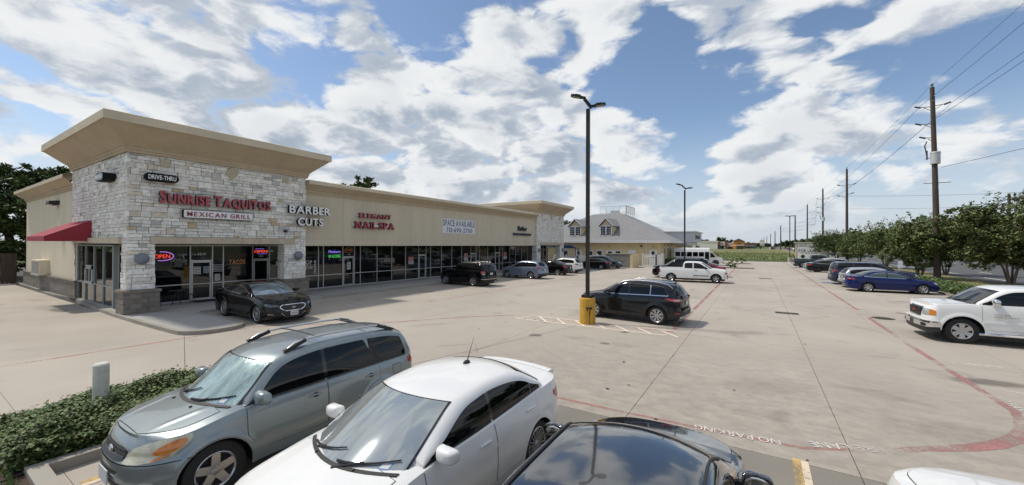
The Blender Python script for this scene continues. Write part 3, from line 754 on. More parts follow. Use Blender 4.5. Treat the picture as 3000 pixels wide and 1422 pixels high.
def tower(y0, y1, near):
    t = 0 if near > .5 else 1
    xs = XT - .05; xb = -31.65 if near > .5 else -31.65
    # backing walls
    b = MB(); b.box((xb, y0 + .05, 3.12), (xs, y0 + .30, 7.02)); b.box((xs - .30, y0 + .30, 3.12), (xs, y1 - .05, 7.02)); b.box((xb, y1 - .30, 3.12), (xs - .30, y1 - .05, 7.02))
    pl, pr_ = (y0, y0 + .94), (y1 - 1.22, y1)
    for a, c in (pl, pr_): b.box((-23.32, a + .05, 1.02), (xs, c - .05, 3.12))
    part('stone_backing', b, 'mortar', parent=bld)
    stones_on('+X', xs, y0, y1, 3.13, 7.02, (y0 + .76, y1 - .70, 3.12, 3.44), t, near)
    stones_on('-Y', y0 + .05, xb, XT, 3.13, 7.02, (-28.03, -23.24, 3.12, 3.40) if near > .5 else None, 1, near * .8)
    for a, c in (pl, pr_):
        stones_on('+X', xs, a, c, 1.14, 3.13, None, t, near * 1.2)
        stones_on('-Y', a + .05, -23.35, XT, 1.14, 3.13, None, 1, near)
        stones_on('+Y', c - .05, -23.35, XT, 1.14, 3.13, None, 1, near * .3)
        # block base
        b0, b1 = a - .13, c + .13; x0, x1 = -23.45, -22.46
        bb = MB(); bb.box((x0 + .03, b0 + .03, ZS), (x1 - .03, b1 - .03, 1.02)); part('block_backing', bb, 'mortar')
        for r_ in range(4):
            z0 = ZS + .003 + r_ * .222; z1 = z0 + .214; off = .2 if r_ % 2 else 0.0
            ys = sorted(set([b0, b1] + [b0 + off + .405 * k for k in range(1, 5) if b0 + off + .405 * k < b1 - .06] + ([b0 + off] if off else [])))
            for p, q in zip(ys, ys[1:]): bx('block', 'block_grey', (x1 - .06, p + .004, z0), (x1 + rng.uniform(-.004, .006), q - .004, z1), .02)
            xs2 = sorted(set([x0, x1] + [x0 + (.4 if r_ % 2 else .2) + .405 * k for k in range(0, 3) if x0 + (.4 if r_ % 2 else .2) + .405 * k < x1 - .06]))
            for p, q in zip(xs2, xs2[1:]):
                bx('block', 'block_grey', (p + .004, b0 + rng.uniform(-.004, .006), z0), (q - .004, b0 + .06, z1), .02)
        bx('cap_stone', 'block_cap', (x0 - .05, b0 - .05, 1.02), (x1 + .05, b1 + .05, 1.14), .02)
    # lintels
    n_ = 7; ya, yb2 = y0 + .76, y1 - .70
    for k in range(n_):
        p, q = ya + (yb2 - ya) * k / n_, ya + (yb2 - ya) * (k + 1) / n_
        bx('lintel_block', 'lintel_stone', (XT - .10, p + .003, 3.13), (XT + .11, q - .003, 3.43), .01)
    if near > .5:
        for k in range(4):
            p, q = -28.03 + 4.79 * k / 4, -28.03 + 4.79 * (k + 1) / 4
            bx('lintel_block', 'lintel_stone', (p + .003, y0 - .14, 3.13), (q - .003, y0 + .06, 3.40), .01)
    # cornice: ledge mouldings then a flared soffit and flat fascia
    c0, c1 = (xb, y0), (XT, y1)
    prof = [(.02, 7.02), (.10, 7.02), (.10, 7.13), (.135, 7.135), (.135, 7.26), (.17, 7.265), (.17, 7.30), (1.06, 8.03), (1.13, 8.03), (1.13, 8.375), (1.02, 8.42), (.2, 8.42)]
    b = MB(); rings = []
    for o_, z in prof: rings.append([(c1[0] + o_, c0[1] - o_ * .86, z), (c1[0] + o_, c1[1] + o_ * .80, z), (c0[0] - o_ * .86, c1[1] + o_ * .80, z), (c0[0] - o_ * .86, c0[1] - o_ * .86, z)])
    for k in range(len(rings) - 1):
        A, B_ = rings[k], rings[k + 1]; mi = 1 if k >= 8 else 0
        for i in range(4):
            j = (i + 1) % 4; b.add([A[i], A[j], B_[j], B_[i]], [(0, 1, 2, 3)], mi)
    b.add(rings[-1], [(0, 1, 2, 3)], 1)
    part('cornice', b, ['trim_tan', 'eifs_trim'])
    # small square and diamond ornaments
    cy = (y0 + y1) / 2
    for yy in (y0 + 1.25, y1 - 1.20): bx('accent_tile', 'lintel_stone', (XT - .06, yy - .16, 6.58), (XT + .06, yy + .16, 6.90), .02)
    b = MB(); s_ = .32; b.prism([(0, -s_), (s_ * .9, 0), (0, s_), (-s_ * .9, 0)], .12, (XT - .05, cy, 6.68), (0, 1, 0), (0, 0, 1), (1, 0, 0)); part('accent_diamond', b, 'lintel_stone')
mat('eifs_trim', (.60, .52, .39), .92, var=.10, vscale=.7, bump=.2, bscale=90)
tower(5.5, 13.28, 1.0)
tower(42.0, 49.75, .22)
# drive-through side: stone return at the far end of the glass
stones_on('-Y', 5.62, -31.66, -31.42, 1.05, 3.13, None, 1, .6)
STONES.sort(key=lambda q: -q[0])
_sm = {}
for i_ in range(8):
    for k_ in range(3):
        b = MB(); r2 = random.Random(100 + i_ * 7 + k_)
        n_ = 1; b.cbox((0, 0, 0), (1, 1, 1)); me = b.mesh('stone', 'stone_%d' % i_)
        bm = bmesh.new(); bm.from_mesh(me); bmesh.ops.bevel(bm, geom=bm.edges[:], offset=.045, segments=1, affect='EDGES')
        for v in bm.verts: v.co += Vector([r2.uniform(-.022, .022) for _ in range(3)])
        bm.to_mesh(me); bm.free(); _sm[(i_, k_)] = me
rest = MB()
bo = org(bld)
for idx, (ar_, lo, hi, kd) in enumerate(STONES):
    c = Vector([(lo[i] + hi[i]) / 2 for i in range(3)]); d = [hi[i] - lo[i] for i in range(3)]
    if idx < 300:
        o = bpy.data.objects.new('stone', _sm[(kd, idx % 3)]); C.objects.link(o); o.parent = bld; o.location = c - bo; o.scale = d
    else:
        me = _sm[(kd, idx % 3)]; o_ = len(rest.v)
        rest.v += [(c.x + v.co.x * d[0], c.y + v.co.y * d[1], c.z + v.co.z * d[2]) for v in me.vertices]
        for p in me.polygons: rest.f.append(tuple(i + o_ for i in p.vertices)); rest.m.append(kd)
rs_ = rest.build('small_stones', ['stone_%d' % i for i in range(8)], bld, world=True); rs_['kind'] = 'stuff'

# --- shop wall, panels with control joints ------------------------------------------------------------------
b = MB(); b.box((XW - .30, 13.28, 3.02), (XW - .035, 42.0, 6.3)); part('wall_core', b, 'mortar')
js = [13.28, 15.92, 17.4, 21.85, 27.6, 33.4, 38.6, 42.0]
for a, c in zip(js, js[1:]):
    bx('wall_panel', 'eifs', (XW - .05, a + .006, 3.46), (XW, c - .006, 6.16))
for a, c in zip(js, js[1:]): bx('header_band', 'eifs', (XW - .06, a + .004, 3.03), (XW + .045, c - .004, 3.455))
# soffit over the walk
b = MB(); b.box((XS_ - .2, 13.28, 3.05), (XW - .06, 42.0, 3.12)); b.box((XS_ - .2, 5.75, 3.1), (XT - .3, 13.28, 3.16)); b.box((XS_ - .2, 42.0, 3.1), (XT - .3, 49.6, 3.16)); part('soffit', b, 'eifs')
# cornice along the shops and the drive-through wing
def cornice_run(y0, y1, along='Y', plane=XW):
    prof = [(0.0, 6.13), (.06, 6.13), (.06, 6.24), (.11, 6.25), (.11, 6.36), (.16, 6.37), (.52, 6.68), (.56, 6.68), (.56, 6.88), (.50, 6.92), (-.3, 6.92)]
    b = MB()
    for k in range(len(prof) - 1):
        (o0, z0), (o1, z1) = prof[k], prof[k + 1]; mi = 1 if k >= 7 else 0
        if along == 'Y': b.add([(plane + o0, y0, z0), (plane + o0, y1, z0), (plane + o1, y1, z1), (plane + o1, y0, z1)], [(0, 1, 2, 3)], mi)
        else: b.add([(y0, plane - o0, z0), (y1 - 0, plane - o0, z0), (y1 - 0, plane - o1, z1), (y0 - (o1), plane - o1, z1)], [(0, 1, 2, 3)], mi)
    e = [(o, z) for o, z in prof]
    if along == 'Y':
        for yy in (y0, y1): b.add([(plane + o, yy, z) for o, z in e], [tuple(range(len(e)))], 0)
    else: b.add([(y0 - max(0, o), plane - o, z) for o, z in e], [tuple(range(len(e)))], 0)
    part('cornice', b, ['trim_tan', 'eifs_trim'], fix=False)
cornice_run(13.30, 42.0)
YW = 5.72
cornice_run(-46.0, -31.75, 'X', YW)
# --- drive-through wing -----------------------------------------------------------------------------------
wj = [-46.0, -41.2, -36.4, -31.66]
b = MB(); b.box((-46.0, YW + .04, .0), (-31.66, YW + .3, 6.3)); part('wall_core', b, 'mortar')
for a, c in zip(wj, wj[1:]): bx('wall_panel', 'eifs_wing', (a + .005, YW, 1.06), (c - .005, YW + .05, 6.14))
bx('end_trim', 'burgundy', (-46.06, YW - .01, 1.06), (-46.0, YW + .3, 6.14))
for r_ in range(5):
    z0 = .10 + r_ * .186; x = -46.0 - (.2 if r_ % 2 else 0)
    while x < -31.45:
        a, c = max(x, -46.0), min(x + .40, -31.42)
        if c - a > .05: bx('block', 'block_grey', (a + .003, YW - .14 + rng.uniform(-.003, .005), z0 + .002), (c - .003, YW + .02, z0 + .182), .02)
        x += .40
b = MB(); b.box((-46.0, YW - .11, .0), (-31.44, YW + .02, 1.0)); part('block_backing', b, 'mortar')
for k in range(16):
    a = -46.05 + k * .915; bx('cap_stone', 'block_cap', (a + .003, YW - .19, 1.03), (a + .912, YW + .0, 1.10), .02)
# flat roof and back walls
b = MB(); b.box((-46, 6.0, 6.2), (-23.3, 49.6, 6.3)); part('roof', b, 'roof_grey')
b = MB(); b.box((-46.0, 6.0, 0), (-45.8, 49.6, 6.2)); b.box((-46, 49.4, 0), (-25.4, 49.65, 6.2)); part('rear_wall', b, 'eifs')
# interior: floor, ceiling, party walls
b = MB(); b.box((-45.8, 5.9, .0), (XS_ - .05, 49.4, .12)); part('room_floor', b, 'room_floor')
b = MB(); b.box((-45.8, 6.02, 3.05), (XS_ - .25, 49.4, 3.12)); part('room_ceiling', b, 'room_dark')
b = MB()
for y in (11.65, 15.75, 20.5, 27.9, 34.9, 41.9): b.box((-37, y - .06, .12), (XS_ - .08, y + .06, 3.05))
b.box((-34.0, 5.95, .12), (-33.8, 49.4, 3.05)); part('party_wall', b, 'room_dark')

# --- shop windows ------------------------------------------------------------------------------------------
ZH, ZR, ZD = 3.05, 1.02, 2.24
def mull(y, w=.055, z0=ZS, z1=ZH, x=XS_): bx('mullion', 'aluminium', (x - .06, y - w / 2, z0), (x + .05, y + w / 2, z1))
def rail(y0, y1, z, h=.055, x=XS_): bx('window_rail', 'aluminium', (x - .055, y0, z - h / 2), (x + .045, y1, z + h / 2))
ys_all = [5.85, 8.57, 9.56, 10.07, 11.57, 12.50, 13.02, 14.32, 15.65, 16.01, 17.49, 18.45, 18.96, 20.48, 21.93, 23.41, 24.91, 25.82, 26.39, 27.84, 29.31, 30.81, 32.29, 33.22, 33.78, 35.28, 36.75, 37.63, 38.25, 39.75, 41.14, 42.6, 44.14, 45.6, 47.1, 48.5, 49.5]
doors = {8.57, 11.57, 17.49, 24.91, 32.29, 36.75, 45.6}
for y in ys_all: mull(y)
for i_, (a, c) in enumerate(zip(ys_all, ys_all[1:])):
    a2, c2 = a + .028, c - .028
    gm = 'shop_glass' if c < 15.0 else 'shop_glass_dark'
    rail(a2, c2, ZH - .02, .06); 
    if a in doors:
        rail(a2, c2, ZD, .05)
        bx('window_pane', gm, (XS_ - .012, a2, ZD + .026), (XS_ + .006, c2, ZH - .05))
        d = bpy.data.objects.new('door', None); C.objects.link(d); d.parent = bld; d.location = Vector((XS_, a2, ZS)) - org(bld)
        y0, y1 = a2 + .02, c2 - .02; z0, z1 = ZS + .015, ZD - .03
        for nm, lo, hi in (('door_stile', (XS_ - .02, y0, z0), (XS_ + .035, y0 + .075, z1)), ('door_stile', (XS_ - .02, y1 - .075, z0), (XS_ + .035, y1, z1)), ('door_rail', (XS_ - .02, y0 + .075, z1 - .085), (XS_ + .034, y1 - .075, z1)), ('door_rail', (XS_ - .02, y0 + .075, z0), (XS_ + .034, y1 - .075, z0 + .11)), ('push_bar', (XS_ + .034, y0 + .05, ZR - .03), (XS_ + .075, y1 - .05, ZR + .01)), ('pull_handle', (XS_ + .034, y1 - .055, ZR - .05), (XS_ + .09, y1 - .03, ZR + .32))):
            ubox(nm, 'aluminium', lo, hi, d)
        ubox('door_glass', gm, (XS_ - .008, y0 + .075, z0 + .11), (XS_ + .008, y1 - .075, z1 - .085), d)
    else:
        rail(a2, c2, ZR); rail(a2, c2, ZS + .035, .07)
        bx('window_pane', gm, (XS_ - .012, a2, ZR + .028), (XS_ + .006, c2, ZH - .05))
        bx('window_pane', gm, (XS_ - .012, a2, ZS + .07), (XS_ + .006, c2, ZR - .028))
# side glass on the drive-through lane
xs_all = [-31.42, -29.87, -28.33, -26.78, -25.22]
for i_, x in enumerate(xs_all):
    w = .16 if i_ == 4 else .075
    bx('mullion', 'alu_green', (x - w / 2, YW - .05, ZS), (x + w / 2, YW + .10, ZH))
for a, c in zip(xs_all, xs_all[1:]):
    for z in (ZS + .03, 1.10, ZH - .02): bx('window_rail', 'alu_green', (a + .04, YW - .045, z - .035), (c - .04, YW + .09, z + .035))
    bx('window_pane', 'side_glass', (a + .04, YW + .0, 1.135), (c - .04, YW + .016, ZH - .055)); bx('window_pane', 'side_glass', (a + .04, YW + .0, ZS + .065), (c - .04, YW + .016, 1.065))
# serving window
b = MB()
for lo, hi in (((-29.78, YW - .09, 1.12), (-29.62, YW - .03, 2.0)), ((-28.56, YW - .09, 1.12), (-28.40, YW - .03, 2.0)), ((-29.78, YW - .09, 1.82), (-28.40, YW - .03, 2.02)), ((-29.78, YW - .10, 1.08), (-28.40, YW - .03, 1.20)), ((-29.13, YW - .085, 1.12), (-29.05, YW - .03, 1.9))): b.box(lo, hi)
part('serving_window', b, 'aluminium')
# awning over the serving window
aw = MB()
x0, x1, yw, yo, zt, zb_, zv = -31.9, -27.85, YW - .20, 3.98, 4.28, 3.46, 3.24
aw.add([(x0, yw, zt), (x1, yw, zt), (x1, yo, zb_), (x0, yo, zb_)], [(0, 3, 2, 1)], 0)
aw.add([(x0, yo, zb_), (x1, yo, zb_), (x1, yo, zv), (x0, yo, zv)], [(0, 3, 2, 1)], 0)
for x in (x0, x1): aw.add([(x, yw, zt), (x, yo, zb_), (x, yo, zv), (x, yw, zv)], [(0, 1, 2, 3)], 0)
awn = thing('awning', (x1, yw, zv), 'red canvas awning over the drive-through window', 'awning')
aw2 = aw.build('canvas', 'awning_red', awn, world=True)
md = aw2.modifiers.new('thick', 'SOLIDIFY'); md.thickness = .012
b = MB()
for x in (x0 + .03, x1 - .03): b.beam((x, yw, zv + .03), (x, yo + .03, zv + .03), .03); b.beam((x, yw, zt - .04), (x, yo + .03, zb_ - .04), .03)
b.beam((x0 + .03, yo + .04, zv + .03), (x1 - .03, yo + .04, zv + .03), .03); b.build('awning_frame', 'aluminium', awn, world=True)
# wall lamp and utility box on the wing
wl = thing('wall_lamp', (-36.2, YW, 5.56), 'dark flood lamp high on the drive-through wall', 'wall lamp')
b = MB(); b.prism([(0, .1), (-.42, .04), (-.46, -.16), (-.1, -.2), (0, -.12)], .8, (-36.6, YW, 5.62), (0, 1, 0), (0, 0, 1), (1, 0, 0)); b.build('housing', 'metal_dark', wl, world=True, fix=True)
b = MB(); b.box((-36.5, YW - .44, 5.44), (-35.9, YW - .14, 5.47)); b.build('lens', 'lamp_clear', wl, world=True)
mat('box_metal', (.36, .36, .34), .6, .2, var=.2, vscale=5)
ub = thing('utility_box', (-39.9, YW, 1.1), 'grey metal utility box on the wall above the grey block course', 'utility box')
b = MB(); b.box((-40.6, YW - .45, 1.12), (-38.3, YW, 2.05)); b.build('cabinet', 'eifs_wing', ub, world=True)
for k in range(12): ubox('louvre', 'box_metal', (-40.45, YW - .475, 1.2 + k * .066), (-38.45, YW - .448, 1.25 + k * .066), ub)
b = MB(); b.box((-40.6, YW - .50, 1.05), (-38.3, YW, 1.12)); b.build('tray', 'box_metal', ub, world=True)
# round sconces on the pillars
for y, z, nm in ((5.98, 2.47, 'round grey wall light on the pillar left of the restaurant window'), (12.82, 2.47, 'round grey wall light on the pillar beside the barber shop window'), (42.45, 2.47, 'round grey wall light on the left pillar of the far tower'), (49.3, 2.47, 'round grey wall light on the right pillar of the far tower')):
    sc = thing('wall_light', (XT, y, z), nm, 'wall light', 'wall lights on the stone pillars')
    b = MB(); b.cyl((XT - .02, y, z), (XT + .06, y, z), .12, None, 16); b.build('bracket', 'metal_dark', sc, 40, world=True)
    b = MB(); b.sphere((XT + .10, y, z), (.13, .25, .25), 24); b.build('dome', 'sconce_grey', sc, 60, world=True)
part('vent_plate', (lambda b: (b.box((XT, 12.0, 3.78), (XT + .085, 12.18, 3.94)), b)[1])(MB()), 'metal_dark')

# --- signs -------------------------------------------------------------------------------------------------
def sign(name, loc, label, cat='sign'): return thing(name, loc, label, cat)
xf = XT + .10
s1 = sign('letter_sign', (xf, 6.5, 4.93), 'big red letters reading SUNRISE TAQUITOS on the white stone tower')
letters('SUNRISE TAQUITOS', (xf, 6.50, 4.96), 4.68, .44, FRAME_X, .17, ['sign_red', 'sign_red_side'], s1, bold=.055, caps={0: 1.22, 8: 1.14}, gap=.14, spacew=.32)
b = MB(); b.box((xf - .06, 6.5, 5.0), (xf + .0, 8.6, 5.12)); b.box((xf - .06, 8.85, 5.0), (xf, 11.2, 5.12)); b.build('raceway', 'stone_1', s1, world=True)
s2 = sign('panel_sign', (xf, 7.37, 4.34), 'white panel with red letters reading MEXICAN GRILL')
def rr_poly(u0, u1, v0, v1, r, n=5):
    out = []
    for cx, cy, a in ((u1 - r, v0 + r, -90), (u1 - r, v1 - r, 0), (u0 + r, v1 - r, 90), (u0 + r, v0 + r, 180)):
        out += [(cx + r * math.cos(R(a + 90 * i / n)), cy + r * math.sin(R(a + 90 * i / n))) for i in range(n + 1)]
    return out
b = MB(); b.prism(rr_poly(7.36, 10.32, 4.33, 4.72, .06), .16, (xf - .04, 0, 0), (0, 1, 0), (0, 0, 1), (1, 0, 0)); b.build('cabinet', 'sign_black', s2, world=True, fix=True)
b = MB(); b.prism(rr_poly(7.385, 10.295, 4.352, 4.698, .05), .012, (xf + .12, 0, 0), (0, 1, 0), (0, 0, 1), (1, 0, 0)); b.build('face', 'sign_white', s2, world=True, fix=True)
letters('MEXICAN GRILL', (xf + .132, 7.50, 4.42), 2.68, .215, FRAME_X, .03, ['sign_red', 'sign_red_side'], s2, bold=.012, gap=.28, spacew=.5)
def capsule_sign(axis, u0, u1, v0, v1, plane, words, label, words_box, depth=.20):
    sgn = sign('capsule_sign', (plane, u0, v0) if axis == 'X' else (u0, plane, v0), label)
    u, v, n = FRAME_X if axis == 'X' else FRAME_NY
    o_ = Vector((plane, 0, 0)) if axis == 'X' else Vector((0, plane, 0))
    b = MB(); b.prism(rr_poly(u0, u1, v0, v1, (v1 - v0) * .5, 8), depth, o_, u, v, n); b.build('cabinet', 'sign_black', sgn, 40, world=True, fix=True)
    if axis == 'X':
        b = MB(); b.prism(rr_poly(u0 + .015, u1 - .015, v0 + .015, v1 - .015, (v1 - v0) * .5 - .016, 8), .008, o_ + n * (depth + .004), u, v, n); b.build('face', 'sign_black', sgn, world=True, fix=True)
        letters(words, (plane + depth + .012, words_box[0], words_box[1]), words_box[2], words_box[3], FRAME_X, .02, ['sign_white', 'sign_white'], sgn, bold=.02, gap=.10)
    else:
        b = MB(); b.prism(rr_poly(u0 + .03, u1 - .03, v0 + .03, v1 - .03, (v1 - v0) * .5 - .031, 8), .008, o_ + n * depth, u, v, n); b.build('face', 'paper_blue', sgn, world=True, fix=True)
        letters(words, (words_box[0], plane - depth - .008, words_box[1]), words_box[2], words_box[3], FRAME_NY, .02, ['sign_white', 'sign_white'], sgn, bold=.03, gap=.12)
capsule_sign('X', 6.0, 7.18, 5.87, 6.22, XT + .085, 'DRIVE-THRU', 'black capsule sign reading DRIVE-THRU on the front of the stone tower', (6.11, 5.955, .96, .19))
capsule_sign('-Y', -25.15, -24.0, 5.88, 6.24, 5.48, 'DRIVE-THRU', 'capsule sign with a dark box on the drive-through side of the stone tower', (-25.02, 5.98, .88, .16), .42)
xb = XT + .12
s3 = sign('letter_sign', (xb, 12.15, 4.2), 'white letters reading BARBER CUTS at the edge of the stone tower')
for w_, y0, z0, ww in (('BARBER', 12.16, 4.90, 2.50), ('CUTS', 12.64, 4.22, 1.55)): letters(w_, (xb, y0, z0), ww, .44, FRAME_X, .20, ['sign_white', 'sign_black'], s3, bold=.03, gap=.10)
xw = XW + .04
s4 = sign('letter_sign', (xw, 16.7, 4.2), 'red letters reading ELEGANT NAIL SPA on the tan shop wall')
for w_, y0, z0, ww, hh in (('ELEGANT', 17.02, 4.94, 2.72, .31), ('NAIL SPA', 16.70, 4.21, 3.32, .47)): letters(w_, (xw + .05, y0, z0), ww, hh, FRAME_X, .14, ['sign_red', 'sign_red_side'], s4, bold=.03, gap=.16, spacew=.2)
b = MB(); b.box((xw - .03, 16.55, 4.36), (xw + .05, 20.0, 4.52)); b.box((xw - .03, 16.9, 5.02), (xw + .05, 19.7, 5.12)); b.build('raceway', 'banner_white', s4, world=True)
s5 = sign('banner', (xw, 25.43, 4.12), 'white banner reading SPACE AVAILABLE with a phone number')
b = MB(); b.box((XW + .004, 25.44, 4.12), (XW + .02, 30.01, 5.37)); b.build('sheet', 'banner_white', s5, world=True)
letters('SPACE AVAILABLE', (XW + .022, 25.50, 4.77), 4.42, .52, FRAME_X, .004, ['banner_ink'], s5, bold=.012, gap=.20, spacew=.42)
letters('713-690-2700', (XW + .022, 25.92, 4.22), 3.62, .40, FRAME_X, .004, ['banner_ink'], s5, bold=.012, gap=.20)
s6 = sign('letter_sign', (xw, 36.8, 4.2), 'dark navy letters on the shop wall next to the far tower')
letters('Pather', (xw, 37.85, 4.74), 1.95, .50, FRAME_X, .12, ['sign_navy', 'sign_black'], s6, bold=.03, gap=.05)
y = 36.85
while y < 40.7:
    w_ = rng.uniform(.15, .2)
    if not 38.45 < y < 38.6:
        b = MB(); b.box((xw, y, 4.19), (xw + .12, y + w_, 4.44)); b.build('letter', 'sign_navy', s6, world=True)
    y += w_ + .03
# neon and stickers in the windows
xn = XS_ + .02
n1 = sign('neon_sign', (xn, 7.35, 2.4), 'red and violet neon OPEN sign in the restaurant window', 'neon sign')
letters('OPEN', (xn, 7.12, 2.40), .62, .20, FRAME_X, .02, ['neon_red'], n1, gap=.12)
b = MB(); b.tube([(xn + .01, 7.42 + .46 * math.cos(t), 2.50 + .22 * math.sin(t)) for t in lin(-1.9, 1.75, 20)], .014, 6); b.build('ring', 'neon_purple', n1, world=True)
n2 = sign('neon_sign', (xn, 12.0, 2.6), 'red neon OPEN sign with blue bars above the barber shop door', 'neon sign')
letters('OPEN', (xn, 11.66, 2.60), .72, .17, FRAME_X, .02, ['neon_red'], n2, gap=.12)
b = MB(); b.box((xn, 11.72, 2.83), (xn + .02, 12.2, 2.85)); b.box((xn, 11.85, 2.53), (xn + .02, 12.35, 2.55)); b.build('bar', 'neon_blue', n2, world=True)
b = MB(); b.box((xn - .3, 11.9, 2.67), (xn - .28, 12.9, 2.71)); b.build('tube', 'neon_white', n2, world=True)
n3 = sign('window_lettering', (xn, 10.4, 2.0), 'orange lettering reading BREAKFAST TACOS on the restaurant window', 'window sign')
letters('BREAKFAST', (xn - .002, 10.28, 2.36), 1.0, .20, FRAME_X, .004, ['wood_brown'], n3, single=True); letters('TACOS', (xn - .002, 10.36, 1.98), .82, .26, FRAME_X, .004, ['decal_tan'], n3, bold=.02, single=True)
n4 = sign('neon_sign', (xn, 16.4, 2.1), 'neon sign in blue, red and green reading WAXING in the nail spa window', 'neon sign')
letters('Manicure', (xn, 16.40, 2.52), .90, .19, FRAME_X, .02, ['neon_blue'], n4, single=True, gap=.1); letters('WAXING', (xn, 16.40, 2.18), .92, .22, FRAME_X, .02, ['neon_green'], n4, shear=.25, gap=.12)
n5 = sign('window_lettering', (xn, 14.5, 1.4), 'white BARBER SHOP SALON lettering on the window behind the pillar', 'window sign')
letters('BARBER SHOP', (xn, 12.9, 1.80), 2.32, .26, FRAME_X, .004, ['decal_white'], n5, bold=.02, single=True); letters('SALON', (xn, 14.2, 1.47), 1.05, .22, FRAME_X, .004, ['decal_white'], n5, bold=.02, shear=.3, single=True)
b = MB(); b.box((xn, 13.6, 1.735), (xn + .004, 15.2, 1.755)); b.build('rule', 'decal_white', n5, world=True)
for yc, lab in ((13.28, 'striped barber pole decal on the window left of the second pillar'), (15.42, 'striped barber pole decal on the window right of the second pillar')):
    bp_ = sign('pole_decal', (xn, yc, 1.15), lab, 'decal')
    b = MB()
    for k in range(7):
        z = 1.18 + k * .115; b.add([(xn + .004, yc - .08, z), (xn + .004, yc + .08, z - .05), (xn + .004, yc + .08, z + .0), (xn + .004, yc - .08, z + .055)], [(0, 1, 2, 3)])
    b.cyl((xn, yc, 1.98), (xn + .006, yc, 1.98), .07, None, 12); b.build('stripes', 'decal_white', bp_, world=True)
bp2 = sign('barber_pole', (xn, 15.4, 2.2), 'red and blue barber pole high in the barber shop window', 'barber pole')
b = MB(); b.box((xn - .2, 15.3, 2.18), (xn - .08, 15.52, 2.92)); b.build('glass_tube', 'banner_white', bp2, world=True)
for k in range(5):
    for mt_, dz in (('sign_red', 0), ('banner_ink', .07)):
        z = 2.24 + k * .135 + dz; b = MB(); b.add([(xn - .078, 15.3, z), (xn - .078, 15.52, z + .06), (xn - .078, 15.52, z + .10), (xn - .078, 15.3, z + .04)], [(0, 1, 2, 3)]); b.build('stripe', mt_, bp2, world=True)
nums = sign('suite_number', (xn, 9.0, 2.55), 'white suite number 100 above the restaurant door', 'number')
letters('100', (xn, 8.92, 2.52), .34, .13, FRAME_X, .004, ['decal_white'], nums, bold=.02)
nums = sign('suite_number', (xn, 12.0, 2.35), 'small white suite number above the barber shop door', 'number'); letters('200', (xn, 11.93, 2.36), .22, .085, FRAME_X, .004, ['decal_white'], nums, bold=.02)
nums = sign('suite_number', (xn, 18.0, 2.35), 'small white suite number above the nail spa door', 'number'); letters('300', (xn, 17.9, 2.35), .22, .085, FRAME_X, .004, ['decal_white'], nums, bold=.02)
ng = sign('neon_sign', (xn, 18.0, 2.7), 'dim red OPEN oval above the nail spa door', 'neon sign'); letters('OPEN', (xn, 17.70, 2.62), .55, .16, FRAME_X, .01, ['decal_tan'], ng); 
b = MB(); b.tube([(xn + .004, 17.97 + .36 * math.cos(t), 2.70 + .17 * math.sin(t)) for t in lin(0, 6.283, 24)], .010, 5); b.build('ring', 'decal_tan', ng, world=True)
for y0, y1, z0, z1, mt_, lab in ((8.72, 9.04, 1.52, 1.92, 'paper', 'white notice taped to the left of the restaurant door glass'), (9.16, 9.43, 1.56, 1.92, 'paper_blue', 'pale blue notice taped to the right of the restaurant door glass'), (9.68, 9.92, 1.12, 1.48, 'paper', 'white framed notice low on the pane right of the restaurant door'),
                                 (23.72, 24.35, 1.72, 2.08, 'paper_red', 'red leasing poster on the pane left of the vacant shop door'), (23.76, 24.33, 1.45, 1.71, 'paper', 'white phone number sheet under the red leasing poster'),
                                 (31.2, 31.85, 1.85, 2.25, 'paper_red', 'red leasing poster at the second vacant shop'), (31.2, 31.85, 1.52, 1.84, 'paper', 'white sheet under the poster at the second vacant shop'),
                                 (38.5, 39.2, 1.85, 2.3, 'paper_red', 'orange poster on the pane at the last shop'), (38.5, 39.2, 1.45, 1.83, 'paper', 'white sheet under the orange poster'),
                                 (17.85, 18.15, 1.3, 1.85, 'decal_white', 'opening hours sheet on the nail spa door')):
    po = sign('poster', (xn, y0, z0), lab, 'poster')
    b = MB(); b.box((xn - .006, y0, z0), (xn, y1, z1)); b.build('sheet', mt_ if mt_ != 'decal_white' else 'paper', po, world=True)
    b = MB(); n_ = 4
    for k in range(n_): 
        z = z1 - (z1 - z0) * (k + .75) / (n_ + .4); b.box((xn + .0005, y0 + .12 * (y1 - y0), z), (xn + .002, y1 - .12 * (y1 - y0), z + (z1 - z0) * .07))
    b.build('print', 'paper' if mt_ == 'paper_red' else 'plate_ink', po, world=True)
ds = sign('pinstripes', (xn, 9.6, 1.6), 'row of white stripes across the pane right of the restaurant door', 'decal')
b = MB()
for k in range(5): b.box((xn, 9.60, 1.62 + k * .085), (xn + .004, 10.03, 1.645 + k * .085))
b.build('stripe', 'decal_white', ds, world=True)
# a few furnishings behind the restaurant glass
def box_thing(name, lo, hi, m, label, cat):
    t = thing(name, ((lo[0] + hi[0]) / 2, (lo[1] + hi[1]) / 2, lo[2]), label, cat); return t
def stool(x, y, rz, label):
    t = thing('cafe_chair', (x, y, .12), label, 'chair', 'chairs behind the restaurant glass', rz)
    b = MB(); b.cyl((0, 0, .44), (0, 0, .48), .2, None, 16); b.build('seat', 'chair_tan', t, 40)
    for k in range(4):
        a = R(45 + 90 * k); b = MB(); b.tube([(.14 * math.cos(a), .14 * math.sin(a), .44), (.2 * math.cos(a), .2 * math.sin(a), 0)], .012, 6); b.build('leg', 'chair_tan', t, 40)
    b = MB(); b.tube([(-.18, -.17, .46), (-.24, -.2, .8), (-.25, 0, .93), (-.24, .2, .8), (-.18, .17, .46)], .013, 6); b.tube([(-.19, -.1, .48), (-.25, -.1, .87)], .008, 5); b.tube([(-.19, .1, .48), (-.25, .1, .87)], .008, 5); b.build('backrest', 'chair_tan', t, 40)
